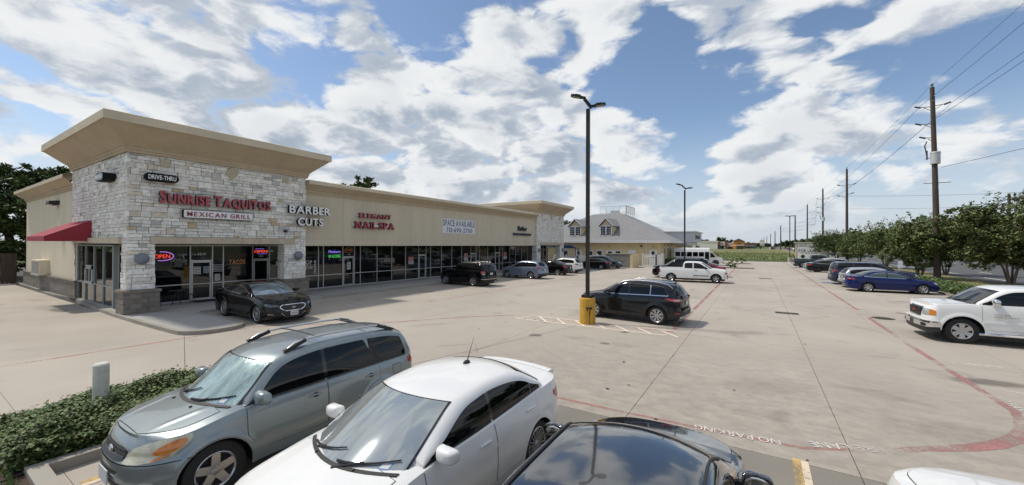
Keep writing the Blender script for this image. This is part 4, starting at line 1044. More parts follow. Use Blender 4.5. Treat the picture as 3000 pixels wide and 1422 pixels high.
for x, y, rz, l in ((-25.75, 6.7, 2.6, 'bent metal chair in the corner window of the restaurant'), (-25.8, 10.4, 2.9, 'first chair right of the restaurant door behind the glass'), (-25.8, 11.1, 3.2, 'second chair right of the restaurant door behind the glass')): stool(x, y, rz, l)
ct = thing('counter', (-26.6, 8.0, .12), 'yellow fronted serving counter behind the restaurant glass', 'counter')
b = MB(); b.box((-26.9, 7.55, .12), (-26.3, 8.45, 1.1)); b.build('cabinet', 'wood_brown', ct, world=True); b = MB(); b.box((-26.9, 7.35, 1.1), (-26.35, 7.75, 1.85)); b.build('yellow_box', 'box_yellow', ct, world=True)
mat('poster_mix', (.45, .30, .28), .7, var=.6, vscale=7); b = MB(); b.box((-26.28, 7.62, .98), (-26.22, 8.4, 1.62)); b.build('menu_board', 'poster_mix', ct, world=True)
b = MB(); b.box((-25.9, 8.05, 1.32), (-25.87, 8.38, 1.56)); b.build('sheet', 'paper_blue', ct, world=True)
bp3 = thing('partition', (-27.2, 10.8, .12), 'brown partition behind the lettered restaurant window', 'partition')
b = MB(); b.box((-27.3, 9.7, .12), (-27.2, 11.5, 3.0)); b.build('board', 'wood_brown', bp3, world=True)
# cafe table frame and door mat on the walk
tb = thing('cafe_table', (-24.35, 7.75, ZS), 'black wrought iron table standing outside the restaurant window', 'table')
b = MB(); b.cyl((0, 0, .68), (0, 0, .70), .32, None, 20); b.build('top', 'metal_dark', tb, 40)
for k in range(4):
    a = R(20 + 90 * k); b = MB(); b.tube([(.1 * math.cos(a), .1 * math.sin(a), .68), (.06 * math.cos(a), .06 * math.sin(a), .4), (.22 * math.cos(a), .22 * math.sin(a), .06), (.27 * math.cos(a), .27 * math.sin(a), 0)], .012, 6); b.build('leg', 'metal_dark', tb, 40)
for x, y, rz, l in ((-24.5, 7.05, 1.4, 'black wrought iron chair left of the iron table'), (-24.5, 8.4, -1.5, 'black wrought iron chair right of the iron table')):
    t = thing('cafe_chair', (x, y, ZS), l, 'chair', 'iron chairs outside the restaurant', rz)
    b = MB(); b.cyl((0, 0, .42), (0, 0, .44), .19, None, 14); b.build('seat', 'metal_dark', t, 40)
    for k in range(4):
        a = R(45 + 90 * k); b = MB(); b.tube([(.13 * math.cos(a), .13 * math.sin(a), .42), (.2 * math.cos(a), .2 * math.sin(a), 0)], .010, 5); b.build('leg', 'metal_dark', t, 40)
    b = MB(); b.tube([(-.15, -.14, .43), (-.2, -.16, .74), (-.21, 0, .86), (-.2, .16, .74), (-.15, .14, .43)], .010, 5); b.build('backrest', 'metal_dark', t, 40)
dm = MB(); dm.box((XS_ + .10, 8.55, ZS + .001), (XS_ + 1.0, 9.75, ZS + .015)); tag(dm.build('door_mat', 'tyre'), 'black rubber mat in front of the restaurant door', 'door mat')
# concrete block house fence at the far left
fn = thing('board_fence', (-48.2, 4, 0), 'tall dark brown board fence at the far left end of the shops', 'fence')
mat('fence_brown', (.055, .040, .030), .9, var=.35, vscale=1.5, stretch=(1, 4, .4), obj_rand=.2)
for k in range(60):
    y = 5.55 - (k + 1) * .19; ubox('board', 'fence_brown', (-48.25 - .012 * (k % 2), y + .006, .02), (-48.22 - .012 * (k % 2) + .02, y + .184, 2.32 + rng.uniform(-.02, .02)), fn)
for k in range(6): ubox('post', 'fence_brown', (-48.38, 5.3 - 2.1 * k, 0), (-48.28, 5.4 - 2.1 * k, 2.25), fn)
for z in (.35, 1.9): ubox('fence_rail', 'fence_brown', (-48.285, -5.8, z), (-48.262, 5.5, z + .09), fn)
# ------------------------------------------------------------------ cars
def interp(tab, x):
    if x <= tab[0][0]: return tab[0][1]
    for (a, va), (b, vb) in zip(tab, tab[1:]):
        if x <= b:
            return va + (vb - va) * (x - a) / max(1e-9, b - a)
    return tab[-1][1]
def smooth_tab(tab, n=8):
    """monotone-ish cubic resampling of a polyline"""
    out = []
    P = [Vector((a, b)) for a, b in tab]
    for i in range(len(P) - 1):
        p0 = P[max(0, i - 1)]; p1 = P[i]; p2 = P[i + 1]; p3 = P[min(len(P) - 1, i + 2)]
        h = p2.x - p1.x
        m1 = (p2.y - p0.y) / max(1e-6, p2.x - p0.x); m2 = (p3.y - p1.y) / max(1e-6, p3.x - p1.x)
        s_ = (p2.y - p1.y) / max(1e-6, h)
        for m_ in (0,): pass
        if s_ == 0: m1 = m2 = 0
        else:
            if m1 / s_ < 0: m1 = 0
            if m2 / s_ < 0: m2 = 0
            m1 = max(min(m1, 3 * abs(s_)), -3 * abs(s_)); m2 = max(min(m2, 3 * abs(s_)), -3 * abs(s_))
        for k in range(n):
            t = k / n
            out.append((p1.x + h * t, p1.y * (1 + 2 * t) * (1 - t) ** 2 + h * m1 * t * (1 - t) ** 2 + p2.y * t * t * (3 - 2 * t) + h * m2 * t * t * (t - 1)))
    out.append((P[-1].x, P[-1].y))
    return out

class Shape:
    """analytic car skin: lower body swept round a plan outline, greenhouse as sections; x forward, y left"""
    def __init__(s, p):
        s.p = p
        L, Wd = p['L'], p['W']
        s.hl = L / 2; s.w = Wd / 2
        s.xf = s.hl - p['fo']; s.xr = s.xf - p['wb']
        s.Ra = p['wr'] + p.get('gap', .045)
        s.edge = smooth_tab([(-s.hl + L - d, z) for d, z in reversed(p['edge'])])       # z of shoulder against x
        s.prof = smooth_tab([(s.hl - d, z) for d, z in reversed(p['prof'])], 6)
        s.crown = p.get('crown', .07)
        s.sill = p.get('sill', .22)
        af, ar, nf, nr = p.get('af', .75), p.get('ar', .6), p.get('nf', 2.9), p.get('nr', 3.4)
        pts = []
        for i in range(121):
            t = math.pi / 2 * i / 120
            pts.append((s.hl - af + af * math.cos(t) ** (2 / nf), s.w * math.sin(t) ** (2 / nf) * (1 - p.get('tf', .0) * math.cos(t) ** 2)))
        n = 60
        for i in range(1, n): pts.append((s.hl - af + (ar - L + af) * i / n, s.w))
        for i in range(121):
            t = math.pi / 2 * (1 - i / 120)
            pts.append((-s.hl + ar - ar * math.cos(t) ** (2 / nr), s.w * math.sin(t) ** (2 / nr)))
        s.out = pts
        cum = [0.0]
        for a, b in zip(pts, pts[1:]): cum.append(cum[-1] + math.hypot(b[0] - a[0], b[1] - a[1]))
        s.cum = cum; s.S = cum[-1]
        s.side_in = smooth_tab(p.get('side_in', [(0, .05), (.15, .02), (.42, .0), (.62, .004), (.86, .02), (1.0, .055)]), 6)
        s.front_in = smooth_tab(p.get('front_in', [(0, .10), (.15, .02), (.38, .0), (.55, .03), (.85, .08), (1.0, .16)]), 6)
        s.rear_in = smooth_tab(p.get('rear_in', [(0, .08), (.15, .02), (.38, .0), (.55, .04), (.85, .06), (1.0, .09)]), 6)
        s.tum = p.get('tum', .36); s.ledge = p.get('ledge', .025)
        s.bf, s.br = p.get('bf', .22), p.get('br', .14)
        s.xm = p.get('xm', (s.prof[0][0] + s.prof[-1][0]) / 2)
        s.rc = p.get('rcrown', .05)
        # x of side against s, for lookups
        s.sx = [(q[0], c) for q, c in zip(pts, cum)][::-1]
    def sOfX(s, x):
        T = s.sx
        lo, hi = 0, len(T) - 1
        if x <= T[0][0]: return T[0][1]
        if x >= T[-1][0]: return T[-1][1]
        while hi - lo > 1:
            m_ = (lo + hi) // 2
            if T[m_][0] <= x: lo = m_
            else: hi = m_
        a, b = T[lo], T[hi]
        return a[1] + (b[1] - a[1]) * (x - a[0]) / max(1e-9, b[0] - a[0])
    def Q(s, u):
        c = s.cum; lo, hi = 0, len(c) - 1
        u = min(max(u, 0), s.S)
        while hi - lo > 1:
            m_ = (lo + hi) // 2
            if c[m_] <= u: lo = m_
            else: hi = m_
        t = (u - c[lo]) / max(1e-9, c[hi] - c[lo])
        a, b = s.out[lo], s.out[hi]
        return a[0] + (b[0] - a[0]) * t, a[1] + (b[1] - a[1]) * t
    def N(s, u):
        a = s.Q(u - .02); b = s.Q(u + .02)
        if u < .02: return (1.0, 0.0)
        if u > s.S - .02: return (-1.0, 0.0)
        dx, dy = b[0] - a[0], b[1] - a[1]; l = math.hypot(dx, dy)
        return dy / l, -dx / l
    def lid(s, x, y):
        e = interp(s.edge, x)
        k = min(1.0, abs(y) / s.w)
        return e + s.crown * (1 - k ** 2.4)
    def zhi(s, u):
        q = s.Q(u); return s.lid(q[0], q[1])
    def arch(s, x):
        z = 0.0
        for xc in (s.xf, s.xr):
            d = abs(x - xc)
            if d < s.Ra: z = max(z, s.p['wr'] + math.sqrt(s.Ra ** 2 - d * d) * s.p.get('archk', 1.0))
        return z
    def zlow(s, u):
        q = s.Q(u); n = s.N(u)
        b = s.sill
        endk = max(0, abs(n[0]) - .25) / .75
        b += (s.p.get('endlift_f', .02) if n[0] > 0 else s.p.get('endlift_r', .10)) * endk
        return max(b, s.arch(q[0]) if abs(n[1]) > .35 else 0)
    def low(s, u, z, off=0.0, sg=1):
        q = s.Q(u); n = s.N(u)
        zh = s.zhi(u)
        t = min(1.1, max(0, (z - .2) / max(.05, zh - .2)))
        wf = max(0, n[0]) ** 1.6; wrr = max(0, -n[0]) ** 1.6; ws = max(0, 1 - wf - wrr)
        ins = ws * interp(s.side_in, t) + wf * interp(s.front_in, t) + wrr * interp(s.rear_in, t)
        fl = 0.0
        if s.p.get('flare'):
            for xc in (s.xf, s.xr):
                r_ = math.hypot(q[0] - xc, z - s.p['wr'])
                k = 1 - abs(r_ - s.Ra - .02) / .10
                if k > 0: fl = max(fl, s.p['flare'] * k * k * (3 - 2 * k))
            fl *= abs(n[1])
        d = off - ins + fl
        return Vector((q[0] + n[0] * d, (q[1] + n[1] * d) * sg, z))
    # greenhouse
    def yb(s, x):
        u = s.sOfX(x); return abs(s.low(u, s.zhi(u)).y) - s.ledge
    def ys(s, x, z):
        u = s.sOfX(x); zb = s.zhi(u); h = z - zb
        return s.yb(x) - s.tum * h * (0.55 + 0.75 * max(0, h))
    def top(s, x, y):
        k = (abs(y) / s.w) ** 2
        wgt = min(1, max(0, (x - s.xm) / .5 + .5))
        xe = x + (wgt * s.bf - (1 - wgt) * s.br) * (k * 1.3 - .35)
        return interp(s.prof, xe) - s.rc * k * 1.6
    def edgept(s, x):
        y = s.yb(x); z = 0; zb = s.zhi(s.sOfX(x))
        for _ in range(14):
            z = s.top(x, y); y = s.ys(x, max(z, zb - .05))
        return y, z
    def body_mesh(s, mats):
        b = MB(); p = s.p
        us = set(); nU = 46
        for i in range(15): us.add(round(s.sOfX(s.hl - .001) + (s.sOfX(s.hl - p.get('af', .75)) - 0) * (i / 14), 4))
        for i in range(40): us.add(round(s.S * i / 39, 4))
        s1 = s.sOfX(-s.hl + p.get('ar', .6))
        for i in range(15): us.add(round(s1 + (s.S - s1) * i / 14, 4))
        for xc in (s.xf, s.xr):
            for i in range(19):
                a = math.pi * i / 18
                us.add(round(s.sOfX(xc + s.Ra * 1.0005 * math.cos(a)), 4))
            us.add(round(s.sOfX(xc + s.Ra * 1.02), 4)); us.add(round(s.sOfX(xc - s.Ra * 1.02), 4))
        us = sorted(us); us = [us[0]] + [v for a, v in zip(us, us[1:]) if v - a > .003]
        nv = 16
        for sg in (1, -1):
            P = []
            for u in us:
                zl, zh = s.zlow(u), s.zhi(u)
                P.append([s.low(u, zl + (zh - zl) * (k / nv) ** .92, 0, sg) for k in range(nv + 1)])
            b.grid(P, 0, flip=(sg > 0))
            inn = []
            for u in us:
                zl = s.zlow(u); o = s.low(u, zl, 0, sg)
                inn.append([o, Vector((o.x * .985, o.y - sg * min(.06, abs(o.y)), zl + .015)), Vector((o.x * .96, o.y * .45, zl + .03)), Vector((o.x * .96, 0, zl + .03))])
            b.grid(inn, 1, flip=(sg < 0))
        # lid
        P = []
        bed = p.get('bed')
        for u in us:
            e = s.low(u, s.zhi(u)); row = []
            for k in range(-8, 9):
                h = k / 8; h = math.copysign(abs(h) ** .8, h)
                y = e.y * h
                z = s.lid(e.x, y)
                if abs(k) == 8: z = e.z
                if bed and bed[0] < e.x < bed[1] and abs(h) < .92: z = bed[2]
                row.append(Vector((e.x, y, z)))
            P.append(row)
        b.grid(P, 0, flip=True)
        # greenhouse
        x0, x1 = s.prof[0][0] - .05, s.prof[-1][0] + .12
        n = 64; P = []
        for i in range(n + 1):
            t = i / n; t = t - math.sin(2 * math.pi * t) * .11
            x = x0 + (x1 - x0) * t
            zb = s.zhi(s.sOfX(x)); ye, ze = s.edgept(x); row = []
            yb = s.yb(x)
            if ze < zb + .012:
                row = [Vector((x, yb * (1 - j / 22), min(s.top(x, yb * (1 - j / 22)), s.lid(x, yb * (1 - j / 22)) + .3) if j > 3 else zb - .05)) for j in range(23)]
            else:
                r_ = min(p.get('rr', .10), (ze - zb) * .45)
                for j in range(9):
                    z = zb - .04 + (ze - r_ - zb + .04) * j / 8; row.append(Vector((x, s.ys(x, z), z)))
                a = Vector((x, s.ys(x, ze - r_), ze - r_)); c = Vector((x, ye, ze)); e = Vector((x, ye - r_ * 1.1, s.top(x, ye - r_ * 1.1)))
                for j in range(1, 6):
                    t2 = j / 6; row.append(a * (1 - t2) ** 2 + c * (2 * t2 * (1 - t2)) + e * t2 * t2)
                for j in range(9):
                    y = (ye - r_ * 1.1) * (1 - j / 8); row.append(Vector((x, y, s.top(x, y))))
            P.append(row)
        b.grid(P, 0); b.grid([[Vector((q.x, -q.y, q.z)) for q in row] for row in P], 0, flip=True)
        # floor and inner wheel housings
        b.box((-s.hl + .25, -s.w + .28, .2), (s.hl - .25, s.w - .28, .55), 1)
        return b.mesh('body', mats, 42)

def shell(f, us, vlo, vhi, nv, off, skirt=.012, flip=False, mirror=False, mi=0, b=None):
    """thick panel lying off metres over the surface f(u, v)"""
    b = b or MB(); e = 1e-3
    P, Nn = [], []
    for u in us:
        lo = vlo(u) if callable(vlo) else vlo; hi = vhi(u) if callable(vhi) else vhi
        row, nr = [], []
        for k in range(nv + 1):
            v = lo + (hi - lo) * k / nv
            p0 = f(u, v); du = f(u + e, v) - f(u - e, v); dv = f(u, v + e) - f(u, v - e)
            n_ = du.cross(dv)
            n_ = n_.normalized() if n_.length > 1e-12 else Vector((0, 0, 1))
            if flip: n_ = -n_
            row.append(p0); nr.append(n_)
        P.append(row); Nn.append(nr)
    T = [[p + n_ * off for p, n_ in zip(r_, q)] for r_, q in zip(P, Nn)]
    B = [[p + n_ * (off - skirt) for p, n_ in zip(r_, q)] for r_, q in zip(P, Nn)]
    if mirror:
        T = [[Vector((p.x, -p.y, p.z)) for p in r_] for r_ in T]; B = [[Vector((p.x, -p.y, p.z)) for p in r_] for r_ in B]
    fl = flip ^ mirror
    b.grid(T, mi, flip=not fl)
    m_, k_ = len(T), len(T[0])
    ring = [(i, 0) for i in range(m_)] + [(m_ - 1, j) for j in range(1, k_)] + [(i, k_ - 1) for i in range(m_ - 2, -1, -1)] + [(0, j) for j in range(k_ - 2, 0, -1)]
    vs = [T[i][j] for i, j in ring] + [B[i][j] for i, j in ring]; n = len(ring)
    fs = [(i, n + i, n + (i + 1) % n, (i + 1) % n) for i in range(n)]
    if fl: fs = [q[::-1] for q in fs]
    b.add(vs, fs, mi)
    return b

_wheel_cache = {}
def wheel_meshes(key, r, wd, style, rimr):
    if key in _wheel_cache: return _wheel_cache[key]
    t = MB(); h = wd / 2; rr = r * rimr
    prof = [(rr * .96, -h * .8), (rr * 1.02, -h), (r * .93, -h), (r * .985, -h * .86), (r, -h * .6), (r, h * .6), (r * .985, h * .86), (r * .93, h), (rr * 1.02, h), (rr * .96, h * .8)]
    t.lathe(prof, (0, 0, 0), 'y', 40)
    for k in range(36):                                                   # tread grooves
        a = 2 * math.pi * k / 36
        c = Vector((math.cos(a) * r * .998, 0, math.sin(a) * r * .998)); tg = Vector((-math.sin(a), 0, math.cos(a)))
        t.beam(c - Vector((0, h * .58, 0)) + tg * .01, c + Vector((0, h * .58, 0)) - tg * .01, r * .06, .006, None, (c.x, 0, c.z))
    tm = t.mesh('wheel', 'tyre', 40)
    q = MB()
    q.lathe([(rr * .99, h * .95), (rr * .95, h * 1.0), (rr * .88, h * .86), (rr * .86, h * .2)], (0, 0, 0), 'y', 40, 0)
    q.lathe([(rr * .9, h * .28), (0.001, h * .28)], (0, 0, 0), 'y', 28, 1)
    kind, n, wS = style
    for k in range(n):
        a = 2 * math.pi * k / n + math.pi / 2
        for off in ((0,) if kind != 'pair' else (-.5, .5)):
            ca, sa = math.cos(a), math.sin(a); tx, tz = -sa, ca
            w0, w1 = wS * r, wS * r * (1.5 if kind == 'flare' else (.55 if kind == 'star' else .85))
            o0 = off * wS * r * .8; o1 = off * wS * r * (2.6 if kind == 'pair' else 1)
            r0, r1 = r * .10, rr * .93
            y0, y1 = h * .78, h * .92
            vs = []
            for rd, ww, oo, yy in ((r0, w0, o0, y0), (r1 * .55, (w0 + w1) / 2, (o0 + o1) / 2, h * .86), (r1, w1, o1, y1)):
                for sgn in (-1, 1):
                    for dy in (0, -.035): vs.append((ca * rd + tx * (oo + sgn * ww / 2), yy + dy - (0 if dy == 0 else 0), sa * rd + tz * (oo + sgn * ww / 2)))
            fs = []
            for g_ in (0, 4):
                fs += [(g_, g_ + 2, g_ + 6, g_ + 4), (g_ + 1, g_ + 5, g_ + 7, g_ + 3), (g_, g_ + 4, g_ + 5, g_ + 1), (g_ + 2, g_ + 3, g_ + 7, g_ + 6)]
            q.add(vs, fs, 0)
    q.lathe([(r * .15, h * .6), (r * .15, h * .86), (r * .10, h * .9), (0.001, h * .9)], (0, 0, 0), 'y', 16, 0)
    for k in range(5):
        a = 2 * math.pi * (k + .5) / 5 + math.pi / 2
        q.cyl((math.cos(a) * r * .2, h * .70, math.sin(a) * r * .2), (math.cos(a) * r * .2, h * .80, math.sin(a) * r * .2), r * .03, None, 6, True, 1)
    qm = q.mesh('rim', ['rim' if key[-1] != 'b' else 'rim_dark', 'black_plastic'], 40)
    bm = bmesh.new(); bm.from_mesh(qm); bmesh.ops.recalc_face_normals(bm, faces=bm.faces); bm.to_mesh(qm); bm.free()
    _wheel_cache[key] = (tm, qm)
    return tm, qm

def make_car(name, label, cat, p, paint, loc, heading, o=None, group='parked vehicles'):
    """p = shape table; o = features"""
    o = o or {}
    s = Shape(p)
    root = thing(name, loc, label, cat, group, heading)
    trim = o.get('trim', 'black_plastic')
    link('body', s.body_mesh([paint, 'black_plastic']), root)
    both = ((1, 'l'), (-1, 'r'))
    # wheels
    style = o.get('wheel', ('spoke', 5, .28)); rimr = o.get('rimr', .68)
    key = (round(p['wr'], 3), style, round(rimr, 2), 'b' if o.get('dark_rim') else 's')
    tm, qm = wheel_meshes(key, p['wr'], p.get('tw', .22), style, rimr)
    for xc in (s.xf, s.xr):
        for sg, _ in both:
            w = link('wheel', tm, root, loc=(xc, sg * (s.w - .035 - p.get('tw', .22) / 2), p['wr']))
            if sg < 0: w.rotation_euler = (0, 0, math.pi)
            link('rim', qm, w)
    side = lambda x, z: (s.low(s.sOfX(x), z) if z <= s.zhi(s.sOfX(x)) + .004 else Vector((x, s.ys(x, z), z)))
    gside = lambda x, z: Vector((x, s.ys(x, z), z))
    lside = lambda x, z: s.low(s.sOfX(x), z)
    X = lambda d: s.hl - d
    def zb(x): return s.zhi(s.sOfX(x))
    def ztop_w(x):
        ye, ze = s.edgept(x); return ze - min(p.get('rr', .10), max(0.0, (ze - zb(x)) * .45)) * .80 - .012
    wm = p.get('wmargin', .035)
    # side windows
    for wn_ in p['windows']:
        da, db, ca, cbk = wn_[:4]; cut = wn_[4] if len(wn_) > 4 else None          # from distance da to db behind the nose; slant of both edges in metres per metre of height
        xa, xb = X(da), X(db)
        us = lin(xb, xa, 26)
        zl_ = (lambda x: zb(x) + wm) if not cut else (lambda x, c_=cut: zb(x) + wm + max(0, x - X(c_[0])) * c_[1])
        def zh(x, xa=xa, xb=xb, ca=ca, cbk=cbk):
            z = ztop_w(x); z0 = zb(x) + wm
            if ca: z = min(z, z0 + (xa - x) / ca if ca > 0 else z)
            if cbk: z = min(z, z0 + (x - xb) / cbk if cbk > 0 else z)
            return z
        ok = [x for x in us if zh(x) > zl_(x) + .012]
        if len(ok) < 3: continue
        us2 = lin(ok[0], ok[-1], 22)
        for sg, _ in both:
            if True:
                bb = shell(gside, lin(ok[0] - .016, ok[-1] + .016, 22), lambda x: zb(x) + wm - .024, lambda x: max(zh(x), zb(x) + wm) + (.018 if o.get('chrome') == 2 else .004), 5, .003, flip=True, mirror=sg < 0)
                bb.build('window_trim', 'chrome' if o.get('chrome') else 'black_plastic', root, 40)
            bb = shell(gside, us2, zl_, lambda x: max(zh(x), zl_(x) + .004), 6, .007, flip=True, mirror=sg < 0)
            bb.build('window', o.get('glass', 'car_glass'), root, 40)
    # door pillars in black between windows
    for d_, wd_ in p.get('pillars', ()):
        for sg, _ in both:
            bb = shell(gside, lin(X(d_) - wd_ / 2, X(d_) + wd_ / 2, 2), lambda x: zb(x) + wm, ztop_w, 6, .0055, flip=True, mirror=sg < 0)
            bb.build('door_pillar', 'black_gloss', root, 40)
    # windscreen and rear glass, over the profile parameter
    def scr(front):
        def f(u, v):
            xe = u
            # find x so that the profile parameter is u at this y
            y = v; k = (abs(y) / s.w) ** 2
            x = xe - (s.bf if front else -s.br) * (k * 1.3 - .35)
            return Vector((x, y, s.top(x, y)))
        return f
    for front, rng_ in ((True, p['screen']), (False, p.get('rear_glass'))):
        if not rng_: continue
        xa, xb = X(rng_[0]), X(rng_[1])
        f = scr(front)
        def half(u, front=front):
            y = .4
            for _ in range(10):
                x = f(u, y).x; ye, ze = s.edgept(x)
                y = .5 * y + .5 * max(.05, ye - rng_[2])
            return y
        lo, hi = min(xa, xb), max(xa, xb)
        hs_ = {round(u, 5): half(u) for u in lin(lo, hi, 10)}
        tab = sorted(hs_.items())
        hw = lambda u: interp(tab, u)
        if o.get('screen_frame', True):
            bb = shell(f, lin(lo - .02, hi + .02, 10), lambda u: -hw(u) - .02, lambda u: hw(u) + .02, 16, .004)
            bb.build('glass_seal', 'black_gloss', root, 50)
        bb = shell(f, lin(lo, hi, 10), lambda u: -hw(u), lambda u: hw(u), 16, .009)
        bb.build('windscreen' if front else 'rear_window', o.get('screen_mat', 'screen_glass') if front else o.get('glass', 'car_glass') , root, 50)
        if front and o.get('wipers'):
            b2 = MB()
            for y0, y1 in ((.05, .62), (-.55, .02)):
                pts = []
                for t in lin(0, 1, 6):
                    u = hi - .015 - .16 * t * t * .6 - .03 * t; pts.append(f(u, y0 + (y1 - y0) * t) + Vector((0, 0, .03)))
                b2.tube(pts, [.014, .013, .012, .010, .009, .008, .007], 6)
                a_ = f(hi + .05, y0 + .02); b2.cyl(a_ + Vector((0, 0, -.02)), a_ + Vector((0, 0, .035)), .018)
                b2.tube([a_ + Vector((0, 0, .03)), pts[3] + Vector((0, 0, .012))], .010)
            b2.build('wiper', 'black_plastic', root, 40)
            def cw(u, v):
                q = f(u, v); return Vector((q.x, v, max(s.lid(q.x, v) + .004, q.z if u < hi else -9)))
            b3 = shell(cw, lin(hi - .004, hi + .04, 4), lambda u: -hw(hi) + .0, lambda u: hw(hi) - .0, 16, .007, .015)
            b3.build('cowl', 'black_plastic', root, 50)
        if front and o.get('sticker'):
            y = s.p['sticker_y'] if 'sticker_y' in s.p else .52
            bb = shell(f, lin(hi - .13, hi - .05, 2), y - .05, y + .05, 2, .0105, .002)
            bb.build('sticker', 'sticker_blue', root)
            bb = shell(f, lin(hi - .115, hi - .065, 2), y - .037, y + .037, 2, .0125, .002)
            bb.build('sticker', 'plate_white', root)
    # hood panel over a dark gap
    if p.get('hood'):
        d0, d1, mg = p['hood']; d0 = max(d0, p.get('front_in', [(0, 0), (1, .16)])[-1][1] + .045)
        lf = lambda x, y: Vector((x, y, s.lid(x, y)))
        hw = lambda x: (abs(s.low(s.sOfX(x), zb(x)).y) - mg) * (1 - .30 * max(0, 1 - (X(d0) - x) / .34) ** 2)
        shell(lf, lin(X(d1) - .008, X(d0) + .008, 14), lambda x: -hw(x) - .008, lambda x: hw(x) + .008, 14, .0015, .02).build('hood_gap', 'gap_dark', root, 50)
        if p.get('ridge'):
            ry, rz_ = p['ridge']
            lf2 = lambda x, y: Vector((x, y, s.lid(x, y) + rz_ * max(0, 1 - abs(abs(y) - ry - .10 * (x - X(d0)) / (d0 - d1)) / .05) * min(1, max(0, (x - X(d1)) / .15)) * min(1, max(0, (X(d0) - x) / .3))))
            shell(lf2, lin(X(d1), X(d0), 22), lambda x: -hw(x), lambda x: hw(x), 56, .005, .016).build('hood', paint, root, 50)
        else:
            shell(lf, lin(X(d1), X(d0), 14), lambda x: -hw(x), lambda x: hw(x), 14, .005, .016).build('hood', paint, root, 50)
    # doors
    for da, db in p.get('doors', ()):
        for sg, _ in both:
            def zl(x):
                z = p.get('door_z', .34)
                for xc in (s.xf, s.xr):
                    dd = abs(x - xc)
                    if dd < s.Ra + .07: z = max(z, p['wr'] + math.sqrt(max(0, (s.Ra + .07) ** 2 - dd * dd)))
                return z
            zt = lambda x: zb(x) - .035
            ok = [x for x in lin(X(db), X(da), 40) if zl(x) < zt(x) - .06]
            if not ok: continue
            a_, b_ = ok[0], ok[-1]
            shell(lside, lin(a_ - .007, b_ + .007, 18), lambda x: zl(x) - .007, lambda x: zt(x) + .02, 10, .0012, .01, flip=True, mirror=sg < 0).build('door_gap', 'gap_dark', root, 50)
            dr = shell(lside, lin(a_, b_, 18), zl, lambda x: zt(x) + .02, 10, .0045, .012, flip=True, mirror=sg < 0).build('door', paint, root, 50)
            if o.get('handles', True):
                hx = a_ + .10; hz = zb(hx) - p.get('handle_z', .14)
                b2 = MB(); pts = [lside(x, hz + .01 * math.sin((x - hx) / .2 * 3.14)) for x in lin(hx, hx + .2, 4)]
                pts = [Vector((q.x, (q.y + (.022 if 0 < i < 4 else .012)) * sg, q.z)) for i, q in enumerate(pts)]
                b2.tube(pts, [.012, .015, .016, .015, .012], 8)
                b2.build('door_handle', o.get('handle_mat', paint), dr, 40)
                if o.get('recess'): shell(lside, lin(hx + .03, hx + .15, 6), lambda x: hz - .032 * math.sin((x - hx - .03) / .12 * 3.1416) - .004, lambda x: hz + .034 * math.sin((x - hx - .03) / .12 * 3.1416) + .004, 4, .0065, .004, flip=True, mirror=sg < 0).build('handle_recess', 'black_plastic', dr, 40)
            if o.get('moulding'):
                mz, mm_ = o['moulding']
                if mz - .04 > p.get('door_z', .34) - .1:
                    shell(lside, lin(max(a_, min(x for x in ok if zl(x) < mz - .03)) + .01, b_ - .01, 12), mz - .028, mz + .028, 2, .014, .02, flip=True, mirror=sg < 0).build('moulding', mm_, dr, 50)
    # lamps, grille and other trims wrapped round the outline: (name, material, [(s, zlow, zhigh) ...], end, offset)
    for nm, mt, tab, end, of_ in p.get('wraps', ()):
        acc = MB() if tab[0][0] <= 0.001 else None
        for sg, _ in both:
            ss = [t_[0] for t_ in tab]
            fw = (lambda u, v: s.low(u, v)) if end == 'f' else (lambda u, v: s.low(s.S - u, v))
            lim = (lambda u: s.zhi(u) - .006) if end == 'f' else (lambda u: s.zhi(s.S - u) - .006)
            us = sorted(set([round(q, 4) for q in lin(ss[0], ss[-1], max(6, 2 * len(tab) + 4))] + [round(q, 4) for q in ss]))
            lo_t = [(a_, b_) for a_, b_, c_ in tab]; hi_t = [(a_, c_) for a_, b_, c_ in tab]
            bb = shell(fw, us, lambda u: min(interp(lo_t, u), lim(u) - .004), lambda u: min(interp(hi_t, u), lim(u)), 6, of_, .02, flip=(end != 'f'), mirror=sg < 0, b=acc)
            if acc is None: bb.build(nm, paint if mt == 'paint' else mt, root, 50)
        if acc is not None: acc.build(nm, paint if mt == 'paint' else mt, root, 50)
    # plates
    for end in o.get('plates', ('f', 'r')):
        zc = p.get('plate_' + end)
        if not zc: continue
        u = 0.0 if end == 'f' else s.S
        q = s.low(u, zc, .02); sx_ = 1 if end == 'f' else -1
        b2 = MB(); b2.cbox((q.x + sx_ * .004, 0, zc), (.012, .31, .16))
        pl = b2.build('number_plate', 'plate_white', root)
        if o.get('plate_text'):
            u_, v_ = Vector((0, sx_, 0)), Vector((0, 0, 1))
            letters(o['plate_text'], (q.x + sx_ * .0105, -sx_ * .13, zc - .04), .26, .075, (u_, v_, Vector((sx_, 0, 0))), .002, ['plate_ink'], None, single=True)[0].parent = pl
